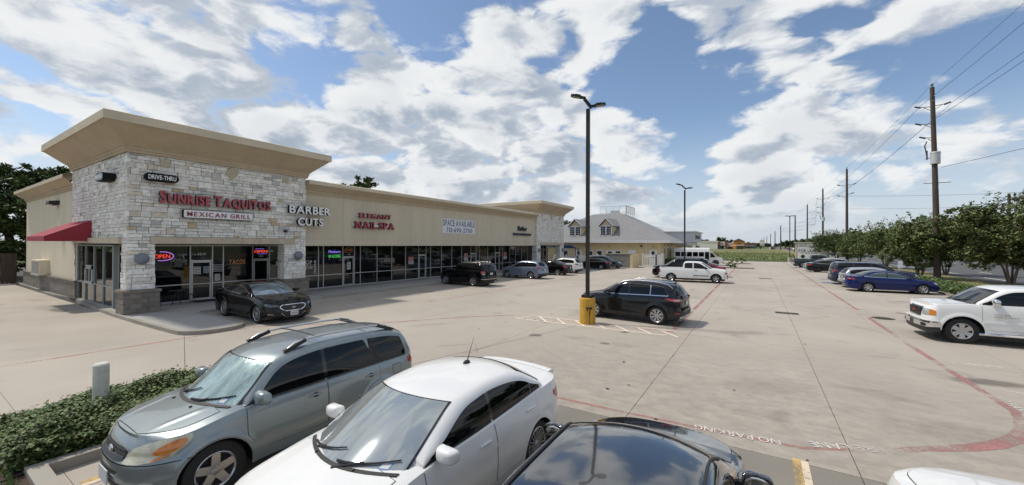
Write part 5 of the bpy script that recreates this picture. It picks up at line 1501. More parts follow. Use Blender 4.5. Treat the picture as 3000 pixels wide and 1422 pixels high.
    # mirrors
    if p.get('mirror'):
        dm, mr = p['mirror']
        for sg, _ in both:
            x = X(dm); z = zb(x) + p.get('mirror_h', .10)
            y = s.yb(x) + .10
            b2 = MB(); b2.sphere((0, 0, 0), (1, 1, 1), 22)
            pw = lambda q, e: math.copysign(abs(q) ** e, q)
            for i, v in enumerate(b2.v):
                tp_ = 1 - .22 * (v[1] * sg > 0) * abs(v[1])
                b2.v[i] = (x + max(-.03, .085 * pw(v[0], .8)) - .03 * abs(v[1]), sg * (y + .045) + .125 * pw(v[1], .42), z + mr * tp_ * pw(v[2], .48))
            mo = b2.build('mirror', o.get('mirror_mat', paint), root, 60)
            b2 = MB(); b2.beam((x, sg * (s.yb(x) - .04), z - .06), (x, sg * (y - .02), z - .025), .05, .04); b2.build('mirror_arm', 'black_plastic', mo, 40)
            b2 = MB(); b2.sphere((x - .045, sg * (y + .045), z), (.006, .10, mr * .80), 14); b2.build('mirror_glass', 'chrome', mo, 60)
            bb = shell(gside, lin(x - .02, x + .16, 4), lambda q: zb(q) + .0, lambda q: min(max(ztop_w(q), zb(q) + .02), zb(q) + .14), 3, .006, flip=True, mirror=sg < 0)
            bb.build('corner_trim', 'black_plastic', root, 40)
    # roof rails
    if o.get('rails'):
        d0, d1, mt, hh = o['rails']
        for sg, _ in both:
            pts = []
            for t in lin(0, 1, 12):
                x = X(d0 + (d1 - d0) * t); ye, ze = s.edgept(x); y = ye - .10
                k = min(1, min(t, 1 - t) / .12)
                pts.append(Vector((x, sg * y, s.top(x, y) + .008 + hh * (k * (2 - k)))))
            b2 = MB(); b2.tube(pts, .018, 8)
            ra = b2.build('roof_rail', mt, root, 50)
            if hh > .04:
                b2 = MB()
                for ia, ib in ((0, 2), (12, 10)):
                    a_, c_ = pts[ia], pts[ib]
                    b2.beam(a_ + Vector((0, 0, .0)), c_ + Vector((0, 0, -.005)), .05, .055)
                b2.build('rail_foot', 'black_plastic', ra, 40)
        if o.get('crossbars'):
            for t in (.26, .78):
                x = X(d0 + (d1 - d0) * t); ye, ze = s.edgept(x); y = ye - .10
                z = s.top(x, y) + .008 + hh
                b2 = MB(); b2.tube([(x, -y, z), (x, -y * .5, z + .012), (x, 0, z + .015), (x, y * .5, z + .012), (x, y, z)], .013, 8)
                b2.build('cross_bar', 'rail_grey', root, 40)
    if o.get('antenna'):
        da, ya = o['antenna']; x = X(da); z = s.top(x, ya)
        b2 = MB(); b2.sphere((x, ya, z + .01), (.07, .035, .035), 10)
        b2.tube([(x - .01, ya, z + .02), (x - .05, ya, z + .10)], [.010, .007], 6)
        if o.get('mast', 1): b2.tube([(x - .05, ya, z + .10), (x - .16, ya, z + .33)], [.006, .0025], 6)
        b2.build('antenna', 'black_plastic', root, 40)
    return root, s
# ------------------------------------------------------------------ car shapes
def scaled(t, L, Wd, H, wb, fo, wr, L0, H0, **kw):
    kx, kz = L / L0, H / H0
    p = dict(t)
    p['L'], p['W'], p['wb'], p['fo'], p['wr'] = L, Wd, wb, fo, wr
    for k in ('edge', 'prof'): p[k] = [(d * kx, z * kz) for d, z in t[k]]
    p['windows'] = [(a * kx, b * kx, c, e) for a, b, c, e in t['windows']]
    for k in ('screen', 'rear_glass'):
        if t.get(k): p[k] = (t[k][0] * kx, t[k][1] * kx, t[k][2])
    p['hood'] = (t['hood'][0] * kx, t['hood'][1] * kx, t['hood'][2])
    p['doors'] = [(a * kx, b * kx) for a, b in t['doors']]
    p['pillars'] = [(a * kx, b) for a, b in t.get('pillars', ())]
    p['mirror'] = (t['mirror'][0] * kx, t['mirror'][1])
    p['wraps'] = [(n, m, [(s_ * Wd / 1.8, lo * kz, hi * kz) for s_, lo, hi in tb], e, o_) for n, m, tb, e, o_ in t.get('wraps', ())]
    for k in ('plate_f', 'plate_r'):
        if t.get(k): p[k] = t[k] * kz
    p.update(kw)
    return p
SEDAN = dict(edge=[(0, .70), (.2, .755), (.8, .875), (1.3, .945), (2.2, .975), (3.2, 1.01), (3.9, 1.04), (4.4, 1.03), (4.6, .98)],
    prof=[(1.0, .955), (1.5, 1.205), (2.0, 1.405), (2.35, 1.46), (2.75, 1.468), (3.2, 1.42), (3.65, 1.275), (4.0, 1.12), (4.2, 1.02)],
    windows=[(1.50, 2.56, 0, 0), (2.62, 3.44, 0, 0), (3.48, 3.82, 0, 0)], pillars=[(2.59, .11), (3.46, .05)],
    screen=(1.06, 1.98, .115), rear_glass=(3.16, 3.93, .13), hood=(.12, 1.12, .10), doors=[(1.40, 2.57), (2.60, 3.62)], mirror=(1.60, .075),
    crown=.075, tum=.40, sill=.20, plate_f=.42, plate_r=.80, bf=.30, br=.24, rcrown=.045, door_z=.33,
    wraps=[('headlight', 'lamp_clear', [(.42, .60, .66), (.6, .60, .71), (.8, .62, .76), (.98, .68, .80), (1.08, .74, .80)], 'f', .006),
           ('grille', 'grille_black', [(0, .50, .66), (.36, .50, .66), (.42, .53, .63)], 'f', .004),
           ('grille_bar', 'chrome', [(0, .575, .595), (.41, .575, .595)], 'f', .010),
           ('lower_intake', 'grille_black', [(0, .26, .36), (.45, .26, .36), (.52, .28, .34)], 'f', .004),
           ('tail_light', 'lamp_red', [(.45, .84, .92), (.7, .80, .95), (.9, .80, .97), (1.05, .84, .97), (1.16, .90, .96)], 'r', .006),
           ('reversing_light', 'lamp_clear', [(.48, .80, .84), (.66, .78, .82)], 'r', .007),
           ('rear_valance', 'black_plastic', [(0, .30, .38), (.55, .30, .38), (.65, .32, .36)], 'r', .004)])
SUV = dict(edge=[(0, .84), (.2, .90), (.7, 1.0), (1.2, 1.07), (2.2, 1.09), (3.3, 1.12), (4.4, 1.14), (4.55, 1.10)],
    prof=[(.98, 1.07), (1.45, 1.32), (1.85, 1.53), (2.2, 1.64), (2.7, 1.68), (3.4, 1.66), (3.95, 1.60), (4.2, 1.50), (4.42, 1.20), (4.48, 1.08)],
    windows=[(1.42, 2.40, 0, 0), (2.45, 3.36, 0, 0), (3.42, 4.08, 0, .25)], pillars=[(2.43, .11), (3.39, .06)],
    screen=(1.05, 1.86, .115), rear_glass=(4.02, 4.42, .15), hood=(.10, 1.05, .10), doors=[(1.32, 2.41), (2.44, 3.50)], mirror=(1.55, .085),
    crown=.075, tum=.30, sill=.27, plate_f=.55, plate_r=.86, bf=.26, br=.12, rcrown=.05, door_z=.42, ar=.45, nr=4.0,
    wraps=[('headlight', 'lamp_clear', [(.40, .70, .77), (.6, .70, .83), (.8, .73, .88), (1.0, .80, .92)], 'f', .006),
           ('grille', 'grille_black', [(0, .60, .80), (.34, .60, .80), (.40, .64, .76)], 'f', .004),
           ('grille_bar', 'chrome', [(0, .69, .715), (.39, .69, .715)], 'f', .010),
           ('lower_intake', 'grille_black', [(0, .32, .45), (.5, .32, .45), (.6, .35, .42)], 'f', .004),
           ('tail_light', 'lamp_red', [(.62, .96, 1.07), (.78, .95, 1.09), (.95, .97, 1.10), (1.1, 1.02, 1.10)], 'r', .006),
           ('reversing_light', 'lamp_clear', [(.60, .90, .945), (.78, .88, .93)], 'r', .007),
           ('rear_valance', 'black_plastic', [(0, .30, .50), (.6, .30, .50), (.95, .30, .46), (1.1, .32, .44)], 'r', .005)])
PICKUP = dict(edge=[(0, .98), (.15, 1.04), (.8, 1.12), (1.4, 1.16), (3.3, 1.20), (3.6, 1.20), (5.3, 1.20), (5.5, 1.18)],
    prof=[(1.18, 1.16), (1.55, 1.42), (1.95, 1.68), (2.25, 1.78), (2.7, 1.80), (3.2, 1.79), (3.42, 1.70), (3.52, 1.40), (3.56, 1.14)],
    windows=[(1.58, 2.62, 0, 0), (2.74, 3.34, 0, 0)], pillars=[], screen=(1.24, 1.95, .12), rear_glass=(3.34, 3.53, .16), hood=(.20, 1.22, .09), doors=[(1.50, 2.68)], mirror=(1.72, .11),
    crown=.06, tum=.22, sill=.36, plate_f=.56, plate_r=.66, bf=.18, br=.03, rcrown=.04, door_z=.50, af=.34, nf=3.4, ar=.16, nr=5, gap=.07,
    wraps=[('headlight', 'lamp_clear', [(.48, .74, .92), (.84, .74, .92), (.88, .76, .91)], 'f', .006), ('turn_signal', 'lamp_amber', [(.90, .74, .93), (1.04, .75, .93)], 'f', .007),
           ('grille', 'grille_black', [(0, .74, .95), (.46, .74, .95)], 'f', .004), ('grille_bar', 'chrome', [(0, .83, .86), (.46, .83, .86)], 'f', .010),
           ('bumper', 'chrome', [(0, .48, .66), (.9, .48, .66), (1.12, .50, .65)], 'f', .03),
           ('lower_intake', 'grille_black', [(0, .38, .46), (.8, .38, .46)], 'f', .004),
           ('tail_light', 'lamp_red', [(.80, .78, 1.10), (.92, .78, 1.10), (1.0, .79, 1.09)], 'r', .006),
           ('bumper', 'chrome', [(0, .50, .68), (.9, .50, .68), (1.0, .52, .66)], 'r', .05)])
HEAD = {'-Y': R(-90), '+Y': R(90), '+X': 0.0, '-X': R(180)}

# --- near row, parked nose to the planting bed -----------------------------------------------------------
RAV = scaled(SUV, 4.20, 1.76, 1.63, 2.49, .80, .345, 4.55, 1.68, flare=.035,
    edge=[(0, .79), (.12, .815), (.5, .90), (1.05, .995), (2, 1.02), (3, 1.04), (4.1, 1.055), (4.25, 1.02)],
    prof=[(.84, .99), (1.12, 1.22), (1.42, 1.465), (1.72, 1.575), (2.3, 1.63), (3.2, 1.62), (3.72, 1.57), (3.98, 1.46), (4.12, 1.16), (4.16, 1.02)],
    windows=[(1.12, 2.24, 0, 0), (2.30, 3.20, 0, .42), (2.98, 3.90, 0, .30, (3.30, 1.9))], pillars=[(2.27, .10)],
    screen=(.88, 1.46, .10), rear_glass=(3.78, 4.10, .15), hood=(.10, .88, .12), doors=[(1.14, 2.26), (2.28, 3.25)], mirror=(1.28, .09), ridge=(.40, .013),
    front_in=[(0, .09), (.2, .02), (.45, 0), (.66, .012), (.72, .055), (.88, .09), (1, .15)], plate_f=.44, crown=.085, nf=2.6, af=.80, tf=.0,
    wraps=[('headlight', 'lamp_aged', [(.40, .645, .72), (.48, .64, .785), (.62, .645, .83), (.80, .665, .87), (.96, .71, .895), (1.08, .79, .90), (1.14, .85, .895)], 'f', .010),
           ('turn_signal', 'lamp_amber', [(.76, .735, .765), (.82, .72, .80), (.92, .73, .84), (1.02, .77, .865), (1.09, .82, .862)], 'f', .018),
           ('turn_signal', 'lamp_amber', [(.74, .664, .668), (.80, .668, .705), (.88, .69, .712), (.94, .715, .725)], 'f', .016),
           ('grille', 'grille_black', [(0, .645, .775), (.28, .645, .775), (.35, .66, .765), (.38, .69, .75)], 'f', .005),
           ('grille_bar', 'rail_grey', [(0, .675, .692), (.355, .677, .694)], 'f', .014), ('grille_bar', 'rail_grey', [(0, .715, .732), (.372, .715, .73)], 'f', .014), ('grille_bar', 'rail_grey', [(0, .752, .768), (.35, .750, .764)], 'f', .014),
           ('bumper_strip', 'black_gloss', [(0, .618, .632), (.5, .622, .634), (1.0, .632, .642), (1.2, .64, .648)], 'f', .004),
           ('lower_intake', 'grille_black', [(0, .505, .55), (.25, .505, .55), (.30, .515, .545)], 'f', .004), ('lower_intake', 'grille_black', [(0, .26, .40), (.42, .26, .40), (.48, .28, .38)], 'f', .004),
           ('bumper_strip', 'chrome', [(0, .488, .500), (.30, .490, .502)], 'f', .012),
           ('fog_light', 'lamp_clear', [(.60, .37, .40), (.63, .335, .435), (.70, .325, .445), (.77, .335, .435), (.80, .37, .40)], 'f', .010),
           ('tail_light', 'lamp_red', [(.74, .92, 1.0), (.84, .90, 1.03), (.95, .90, 1.03), (1.03, .93, 1.02)], 'r', .008)])
rav, rs = make_car('station_wagon', 'grey green metallic SUV with a silver sunshade behind its windscreen, beside the hedge', 'car', RAV, 'paint_sage', (-6.50, 3.52, 0), HEAD['-Y'] + R(-.5),
    dict(wheel=('spoke', 5, .30), rimr=.66, rails=(1.75, 3.75, 'rail_silver', .075), crossbars=1, wipers=1, screen_mat='sunshade_glass', sticker=1, plates=('f',), mirror_mat='paint_sage', recess=1), 'cars parked in the near row')
def on_front(s_, root, z, u, off, mesh_name, mb, m, smooth=40):
    q = s_.low(u, z, off)
    for i, v in enumerate(mb.v): mb.v[i] = (q.x + v[0], q.y + v[1], q.z + v[2])
    return mb.build(mesh_name, m, root, smooth)
b = MB()
for (ry, rz_, oz, dx) in ((.062, .044, 0, 0), (.022, .040, .004, .004), (.046, .018, .020, .004)):
    b.tube([(dx, ry * math.cos(t), oz + rz_ * math.sin(t)) for t in lin(0, 2 * math.pi, 28)], .0075, 6)
on_front(rs, rav, .715, 0.0, .02, 'emblem', b, 'chrome')
# washer jets, fuel flap, side moulding dent
b = MB()
for sy in (-.28, .28): b.sphere((rs.hl - .72, sy, rs.lid(rs.hl - .72, sy) + .012), (.022, .014, .012), 8)
b.build('washer_jet', 'black_plastic', rav, 40)
xs_ = rs.hl - 3.62
for mt_, e_, of_ in (('gap_dark', .007, .0015), ('paint_sage', 0, .004)):
    shell(lambda x, z: rs.low(rs.sOfX(x), z), lin(xs_ - .085 - e_, xs_ + .085 + e_, 6), .80 - e_, .955 + e_, 4, of_, .008, flip=True, mirror=False).build('fuel_flap', mt_, rav, 40)

CRZ = scaled(SEDAN, 4.40, 1.78, 1.46, 2.60, .90, .325, 4.6, 1.47, flare=.012, crown=.085,
    prof=[(.96, .955), (1.44, 1.20), (1.92, 1.40), (2.25, 1.45), (2.65, 1.468), (3.08, 1.45), (3.4, 1.39), (3.7, 1.255), (3.94, 1.135), (4.07, 1.07)], rear_glass=(3.38, 3.88, .13),
    windows=[(1.42, 2.45, 0, 0), (2.51, 3.38, 0, 0), (3.42, 3.84, 0, 0)],
    edge=[(0, .72), (.2, .775), (.8, .885), (1.3, .955), (2.2, .985), (3.05, 1.03), (3.75, 1.075), (4.2, 1.09), (4.4, 1.04)],
    side_in=[(0, .05), (.15, .02), (.42, .0), (.62, .006), (.70, .002), (.86, .03), (1.0, .065)])
crz, cs = make_car('sedan_car', 'white compact sedan with clouds mirrored in its windscreen, beside the grey green SUV', 'car', CRZ, 'paint_white', (-3.53, 3.67, 0), HEAD['-Y'] + R(-1.5),
    dict(screen_mat='screen_mirror', wheel=('pair', 10, .075), rimr=.74, wipers=1, sticker=1, antenna=(2.95, 0.0), plates=('f',)), 'cars parked in the near row')
b = MB()
for sy in (-.32, .30): b.sphere((cs.hl - .93, sy, cs.lid(cs.hl - .93, sy) + .012), (.020, .014, .014), 8)
b.build('washer_jet', 'black_plastic', crz, 40)
f_ = lambda x, y: Vector((x, y, cs.lid(x, y) + .004 + .022 * max(0, 1 - abs(x + cs.hl - .10) / .12)))
shell(f_, lin(-cs.hl + .04, -cs.hl + .24, 8), -.66, .66, 14, .006, .05).build('spoiler', 'paint_white', crz, 50)

LEX = scaled(SEDAN, 4.95, 1.84, 1.43, 2.82, .98, .335, 4.6, 1.47, crown=.09, rcrown=.035, prof=[(.88, .93), (1.36, 1.17), (1.83, 1.37), (2.2, 1.415), (2.95, 1.428), (3.44, 1.38), (3.93, 1.24), (4.3, 1.09), (4.52, .99)], screen=(.95, 1.81, .115), hood=(.13, 1.0, .10), doors=[(1.3, 2.7), (2.74, 3.85)], windows=[(1.42, 2.7, 0, 0), (2.76, 3.66, 0, 0), (3.72, 4.08, 0, 0)], pillars=[(2.73, .11)], mirror=(1.48, .075))
lex, ls = make_car('sedan_car', 'glossy black sedan seen from above its roof, backed into the near row', 'car', LEX, 'paint_mirror_black', (-.95, 3.16, 0), HEAD['+Y'] + R(2),
    dict(wheel=('spoke', 7, .16), chrome=2, plates=('r',)), 'cars parked in the near row')
# dark drip channels along the roof of the black sedan
for sg in (1, -1):
    pts = []
    for d_ in lin(1.72, 3.75, 14):
        x = ls.hl - d_ * 1.0; ye, ze = ls.edgept(x); pts.append(Vector((x, sg * (ye - .065), ls.top(x, ye - .065) + .004)))
    b = MB(); b.tube(pts, .013, 6); b.build('drip_channel', 'black_plastic', lex, 40)
WHT = scaled(SEDAN, 4.75, 1.80, 1.45, 2.75, .95, .33, 4.6, 1.47, crown=.10, edge=[(0, .78), (.12, .84), (.5, .92), (1.3, .99), (2.2, 1.0), (3.3, 1.04), (4.3, 1.06), (4.75, 1.0)])
make_car('sedan_car', 'white car at the near row with only its bonnet in view', 'car', WHT, 'paint_white', (2.05, 3.42, 0), HEAD['+Y'] + R(3), dict(wheel=('spoke', 6, .2), plates=()), 'cars parked in the near row')

# --- along the shops -------------------------------------------------------------------------------------
TAU = scaled(SEDAN, 5.10, 1.94, 1.53, 2.92, 1.02, .365, 4.6, 1.47, flare=.02, crown=.08, tum=.42,
    edge=[(0, .80), (.15, .84), (.9, .965), (1.4, 1.02), (2.4, 1.05), (3.6, 1.10), (4.6, 1.12), (5.1, 1.05)],
    wraps=[('headlight', 'lamp_smoke', [(.56, .70, .735), (.75, .685, .77), (.95, .70, .80), (1.10, .75, .82)], 'f', .006),
           ('grille_frame', 'chrome', [(0, .50, .755), (.30, .50, .755), (.44, .56, .75), (.52, .64, .70)], 'f', .006), ('grille', 'grille_black', [(0, .522, .733), (.29, .522, .733), (.42, .578, .728), (.485, .645, .695)], 'f', .011),
           ('grille_mesh', 'black_plastic', [(0, .55, .56), (.3, .55, .56)], 'f', .014), ('grille_mesh', 'black_plastic', [(0, .60, .61), (.41, .60, .61)], 'f', .014), ('grille_mesh', 'black_plastic', [(0, .66, .67), (.44, .66, .67)], 'f', .014),
           ('lower_intake', 'grille_black', [(0, .26, .44), (.30, .26, .44), (.46, .40, .44)], 'f', .004), ('intake_trim', 'chrome', [(0, .255, .266), (.30, .255, .266), (.47, .43, .445)], 'f', .010),
           ('fog_trim', 'chrome', [(.74, .40, .41), (.95, .41, .425)], 'f', .008),
           ('tail_light', 'lamp_red', [(.60, .86, .96), (.85, .86, .97), (1.05, .90, .97)], 'r', .006)], plate_f=.40)
tau, ts = make_car('sedan_car', 'black sedan with a chrome framed oval grille, parked by the restaurant door', 'car', TAU, 'paint_black', (-18.25, 8.80, 0), HEAD['+X'] + R(-1),
    dict(wheel=('pair', 5, .12), rimr=.74, chrome=2, plates=('f',), plate_text='DWM 1128', screen_mat='sunshade_glass_blue'), 'cars parked along the shops')
b = MB(); b.sphere((0, 0, 0), (.012, .085, .035), 20); on_front(ts, tau, .63, 0, .022, 'emblem', b, 'emblem_grey', 60)
shell(lambda x, z: ts.low(ts.sOfX(x), z), lin(-.55, .75, 8), .34, .37, 2, .02, .02, flip=True, mirror=True).build('side_strip', 'chrome', tau, 40)

RUN = scaled(SUV, 4.80, 1.90, 1.77, 2.80, .90, .385, 4.55, 1.68, flare=.04, sill=.34, rr=.085, tum=.24,
    prof=[(1.15, 1.14), (1.55, 1.40), (1.92, 1.62), (2.3, 1.73), (2.9, 1.77), (3.8, 1.765), (4.35, 1.72), (4.55, 1.60), (4.70, 1.30), (4.74, 1.14)],
    windows=[(1.52, 2.55, 0, 0), (2.62, 3.55, 0, 0), (3.66, 4.42, 0, .25)], rear_glass=(4.40, 4.69, .17),
    wraps=SUV['wraps'][:4] + [('tail_light', 'lamp_red', [(.70, 1.04, 1.13), (.85, 1.0, 1.15), (1.0, 1.02, 1.15), (1.12, 1.06, 1.13)], 'r', .02), ('tail_lamp_clear', 'lamp_clear', [(.72, .92, .98), (.86, .90, .99), (.98, .93, .99)], 'r', .015),
           ('rear_step', 'chrome', [(0, .56, .585), (.8, .56, .585), (1.05, .57, .59)], 'r', .03)], plate_r=.95)
make_car('suv_car', 'black SUV with roof rails, nearest of those nosed in to the shop walk', 'car', RUN, 'paint_black', (-19.35, 24.45, 0), HEAD['-X'] + R(-3), dict(wheel=('star', 6, .24), rails=(1.9, 4.3, 'rail_silver', .05), plates=('r',), glass='car_glass'), 'cars parked along the shops')
CRV = scaled(SUV, 4.57, 1.82, 1.66, 2.62, .90, .345, 4.55, 1.68, flare=.015,
    wraps=SUV['wraps'][:4] + [('tail_light', 'lamp_red', [(.72, .98, 1.10), (.86, .92, 1.12), (1.0, .93, 1.12), (1.1, 1.0, 1.10)], 'r', .012), ('rear_valance', 'black_plastic', [(0, .32, .52), (.9, .32, .50), (1.1, .34, .46)], 'r', .005)])
crv, vs_ = make_car('suv_car', 'light blue grey SUV nosed in to the shop walk', 'car', CRV, 'paint_blue_grey', (-18.85, 32.45, 0), HEAD['-X'] + R(-2), dict(wheel=('pair', 5, .15), plates=('r',)), 'cars parked along the shops')
for sg in (1, -1):          # tall lamps running up the rear pillars
    shell(lambda x, z: Vector((x, vs_.ys(x, z), z)), lin(-vs_.hl + .16, -vs_.hl + .30, 5), lambda x: vs_.zhi(vs_.sOfX(x)) - .02, lambda x: max(vs_.zhi(vs_.sOfX(x)), min(vs_.edgept(x)[1] - .09, vs_.zhi(vs_.sOfX(x)) + .42)), 6, .018, .03, flip=True, mirror=sg < 0).build('tail_light', 'lamp_red', crv, 50)
MAX = scaled(SEDAN, 4.80, 1.82, 1.47, 2.75, .95, .33, 4.6, 1.47)
make_car('sedan_car', 'black sedan between the blue grey SUV and the white SUV', 'car', MAX, 'paint_black', (-18.75, 37.75, 0), HEAD['-X'] + R(-2), dict(wheel=('spoke', 7, .2), plates=('r',)), 'cars parked along the shops')
CX5 = scaled(SUV, 4.55, 1.84, 1.67, 2.70, .90, .36, 4.55, 1.68)
make_car('suv_car', 'white SUV with dark lower trim beyond the black sedan', 'car', CX5, 'paint_white', (-18.85, 41.1, 0), HEAD['-X'] + R(-2), dict(wheel=('spoke', 5, .26), plates=('r',)), 'cars parked along the shops')
MZ = scaled(SEDAN, 4.60, 1.80, 1.46, 2.65, .92, .33, 4.6, 1.47)
make_car('sedan_car', 'black sedan beside the white picket fence, its nose to the left', 'car', MZ, 'paint_black', (-18.30, 49.75, 0), HEAD['-X'], dict(wheel=('spoke', 5, .25), chrome=1, plates=('r',)), 'cars parked along the shops')
MUR = scaled(SUV, 4.75, 1.88, 1.70, 2.82, .95, .36, 4.55, 1.68)
make_car('suv_car', 'dark slate SUV in front of the block wall', 'car', MUR, 'paint_slate', (-17.55, 52.3, 0), HEAD['+X'], dict(wheel=('spoke', 6, .22), plates=('f',)), 'cars parked along the shops')

# --- middle rows -----------------------------------------------------------------------------------------
ESC = scaled(SUV, 4.52, 1.84, 1.69, 2.70, .88, .365, 4.55, 1.68, flare=.035, tum=.34,
    windows=[(1.36, 2.42, 0, 0), (2.47, 3.30, 0, 0), (3.34, 4.02, 0, .62)], rr=.09,
    wraps=SUV['wraps'][:4] + [('tail_light', 'lamp_red', [(.55, .98, 1.06), (.8, .95, 1.08), (1.0, .96, 1.08), (1.2, 1.0, 1.075), (1.38, 1.045, 1.07)], 'r', .012), ('tail_lamp_clear', 'lamp_clear', [(.62, 1.0, 1.045), (.9, .99, 1.045), (1.05, 1.01, 1.04)], 'r', .018),
           ('rear_valance', 'black_plastic', [(0, .34, .56), (.8, .34, .56), (1.1, .34, .52), (1.25, .36, .48)], 'r', .006), ('skid_plate', 'rail_silver', [(0, .30, .40), (.5, .30, .40), (.8, .32, .40)], 'r', .012), ('reflector', 'lamp_red', [(.82, .50, .54), (1.0, .50, .54)], 'r', .012)])
esc, es = make_car('suv_car', 'dark grey SUV with chrome window line parked behind the yellow lamp base', 'car', ESC, 'paint_charcoal', (-4.62, 17.22, 0), HEAD['-X'] + R(-5.5),
    dict(wheel=('pair', 8, .13), rimr=.72, chrome=1, rails=(1.9, 4.15, 'rail_silver', .025), plates=('r',), handle_mat='black_gloss', antenna=(4.05, 0), mast=0), 'cars in the middle stalls')
shell(lambda x, z: es.low(es.sOfX(x), z), lin(es.xr + .5, es.xf - .5, 10), .30, .40, 3, .01, .02, flip=True).build('sill_cladding', 'black_plastic', esc, 40)
PK = scaled(PICKUP, 5.40, 1.93, 1.78, 3.45, .92, .37, 5.5, 1.80, bed=(-2.50, -.82, .62))
make_car('pickup_truck', 'white extended cab pickup with a black side stripe', 'pickup', PK, 'paint_white', (-4.80, 37.3, 0), HEAD['+X'] + R(6), dict(wheel=('spoke', 5, .22), rimr=.6, plates=('f',), moulding=(.60, 'black_plastic'), mirror_mat='black_plastic', handle_mat='black_plastic'), 'cars in the middle stalls')
EXP = scaled(SUV, 5.2, 1.98, 1.90, 3.05, .95, .385, 4.55, 1.68, tum=.24, rr=.09, flare=.02,
    prof=[(1.25, 1.22), (1.7, 1.52), (2.05, 1.75), (2.5, 1.86), (3.2, 1.90), (4.3, 1.89), (4.85, 1.83), (5.02, 1.60), (5.12, 1.24)], rear_glass=(4.88, 5.1, .18),
    windows=[(1.65, 2.75, 0, 0), (2.82, 3.75, 0, 0), (3.85, 4.85, 0, .25)], edge=[(0, 1.0), (.15, 1.06), (.8, 1.15), (1.4, 1.2), (3, 1.22), (5.2, 1.22)])
make_car('suv_car', 'big dark SUV behind the white pickup, its nose to the left', 'car', EXP, 'paint_black', (-6.3, 40.9, 0), HEAD['-X'] + R(2), dict(wheel=('spoke', 5, .25), rails=(2.2, 4.7, 'black_plastic', .05), plates=('f',)), 'cars in the middle stalls')
RED = scaled(SEDAN, 4.75, 1.82, 1.44, 2.75, .95, .33, 4.6, 1.47)
make_car('sedan_car', 'red sedan beyond the big dark SUV', 'car', RED, 'paint_red', (-5.0, 44.4, 0), HEAD['-X'] + R(2), dict(wheel=('spoke', 5, .25), plates=('r',)), 'cars in the middle stalls')

# --- road side row -------------------------------------------------------------------------------------
GMC = scaled(PICKUP, 5.85, 2.03, 1.88, 3.64, .86, .405, 5.5, 1.80, flare=.022, gap=.085, bed=(-2.8, -1.1, .70),
    side_in=[(0, .04), (.15, .02), (.42, .0), (.7, .0), (.9, .012), (1.0, .04)], edge=[(0, 1.09), (.10, 1.17), (.4, 1.23), (1.1, 1.27), (3.4, 1.29), (5.85, 1.30)], sill=.40, door_z=.50,
    prof=[(.98, 1.28), (1.30, 1.51), (1.64, 1.74), (1.98, 1.85), (3.0, 1.88), (3.7, 1.87), (4.05, 1.80), (4.18, 1.5), (4.24, 1.2)],
    windows=[(1.34, 2.62, 0, 0), (2.80, 3.95, 0, 0)], doors=[(1.30, 2.70), (2.74, 4.0)], screen=(1.03, 1.67, .12), rear_glass=(4.0, 4.18, .18), mirror=(1.56, .12), hood=(.20, 1.03, .10),
    wraps=[('headlight', 'lamp_clear', [(.50, .84, 1.05), (.80, .84, 1.05), (.90, .85, 1.045)], 'f', .010), ('turn_signal', 'lamp_amber', [(.92, .85, 1.05), (1.02, .86, 1.04), (1.10, .88, 1.02)], 'f', .011),
           ('grille_frame', 'chrome', [(0, .76, 1.09), (.46, .76, 1.09), (.49, .79, 1.06)], 'f', .010), ('grille', 'grille_black', [(0, .785, 1.065), (.45, .785, 1.065)], 'f', .018),
           ('bumper_cover', 'paint', [(0, .66, .735), (.9, .66, .735), (1.14, .68, .74)], 'f', .05), ('bumper', 'chrome', [(.16, .46, .66), (.9, .46, .65), (1.2, .50, .65)], 'f', .05), ('bumper', 'chrome', [(0, .60, .66), (.17, .60, .66)], 'f', .05),
           ('lower_intake', 'grille_black', [(0, .40, .60), (.30, .40, .60)], 'f', .035), ('air_dam', 'black_plastic', [(0, .30, .44), (.9, .30, .46), (1.2, .34, .48)], 'f', .03),
           ('fog_light', 'black_plastic', [(.64, .50, .53), (.68, .475, .575), (.76, .47, .58), (.84, .475, .575), (.88, .50, .53)], 'f', .056)])
gmc, gs = make_car('pickup_truck', 'white crew cab pickup with chrome bumper cut off by the right edge of the photo', 'pickup', GMC, 'paint_white', (7.62, 19.6, 0), HEAD['-X'] + R(3.0),
    dict(wheel=('flare', 6, .24), rimr=.64, plates=('f',), mirror_mat='chrome', handle_mat='chrome', moulding=(.74, 'paint_white'), antenna=(2.7, 0), mast=0, wipers=1), 'cars along the road side row')
b = MB()
for k in range(-9, 10):
    q = gs.low(0.0 + abs(k) * .046, .925, .024, 1 if k >= 0 else -1); b.cbox((q.x, q.y, q.z), (.02, .014, .25))
b.build('grille_slat', 'rail_grey', gmc, 40)
q = gs.low(0, .90, .036)
letters('GMC', (q.x, -.17, .89), .34, .085, (Vector((0, 1, 0)), Vector((0, 0, 1)), Vector((1, 0, 0))), .012, ['lamp_red_deep'], None, bold=.012, single=True)[0].parent = gmc
for sg in (1, -1): b = MB(); b.tube([(-1.55, sg * 1.0, .36), (-1.4, sg * 1.05, .37), (1.55, sg * 1.05, .37), (1.7, sg * 1.0, .36)], .045, 8); b.build('step_bar', 'chrome', gmc, 40)
for k_, (w_, txt) in enumerate(((.34, 'TEXAS'), (.52, 'EDITION'))):
    xq = gs.hl - 1.55
    p_ = gs.low(gs.sOfX(xq), .98 - .075 * k_, .012)
    letters(txt, (p_.x, p_.y, .98 - .075 * k_), w_, .05, (Vector((-1, 0, 0)), Vector((0, 0, 1)), Vector((0, 1, 0))), .006, ['chrome'], None, bold=.01, single=True)[0].parent = gmc
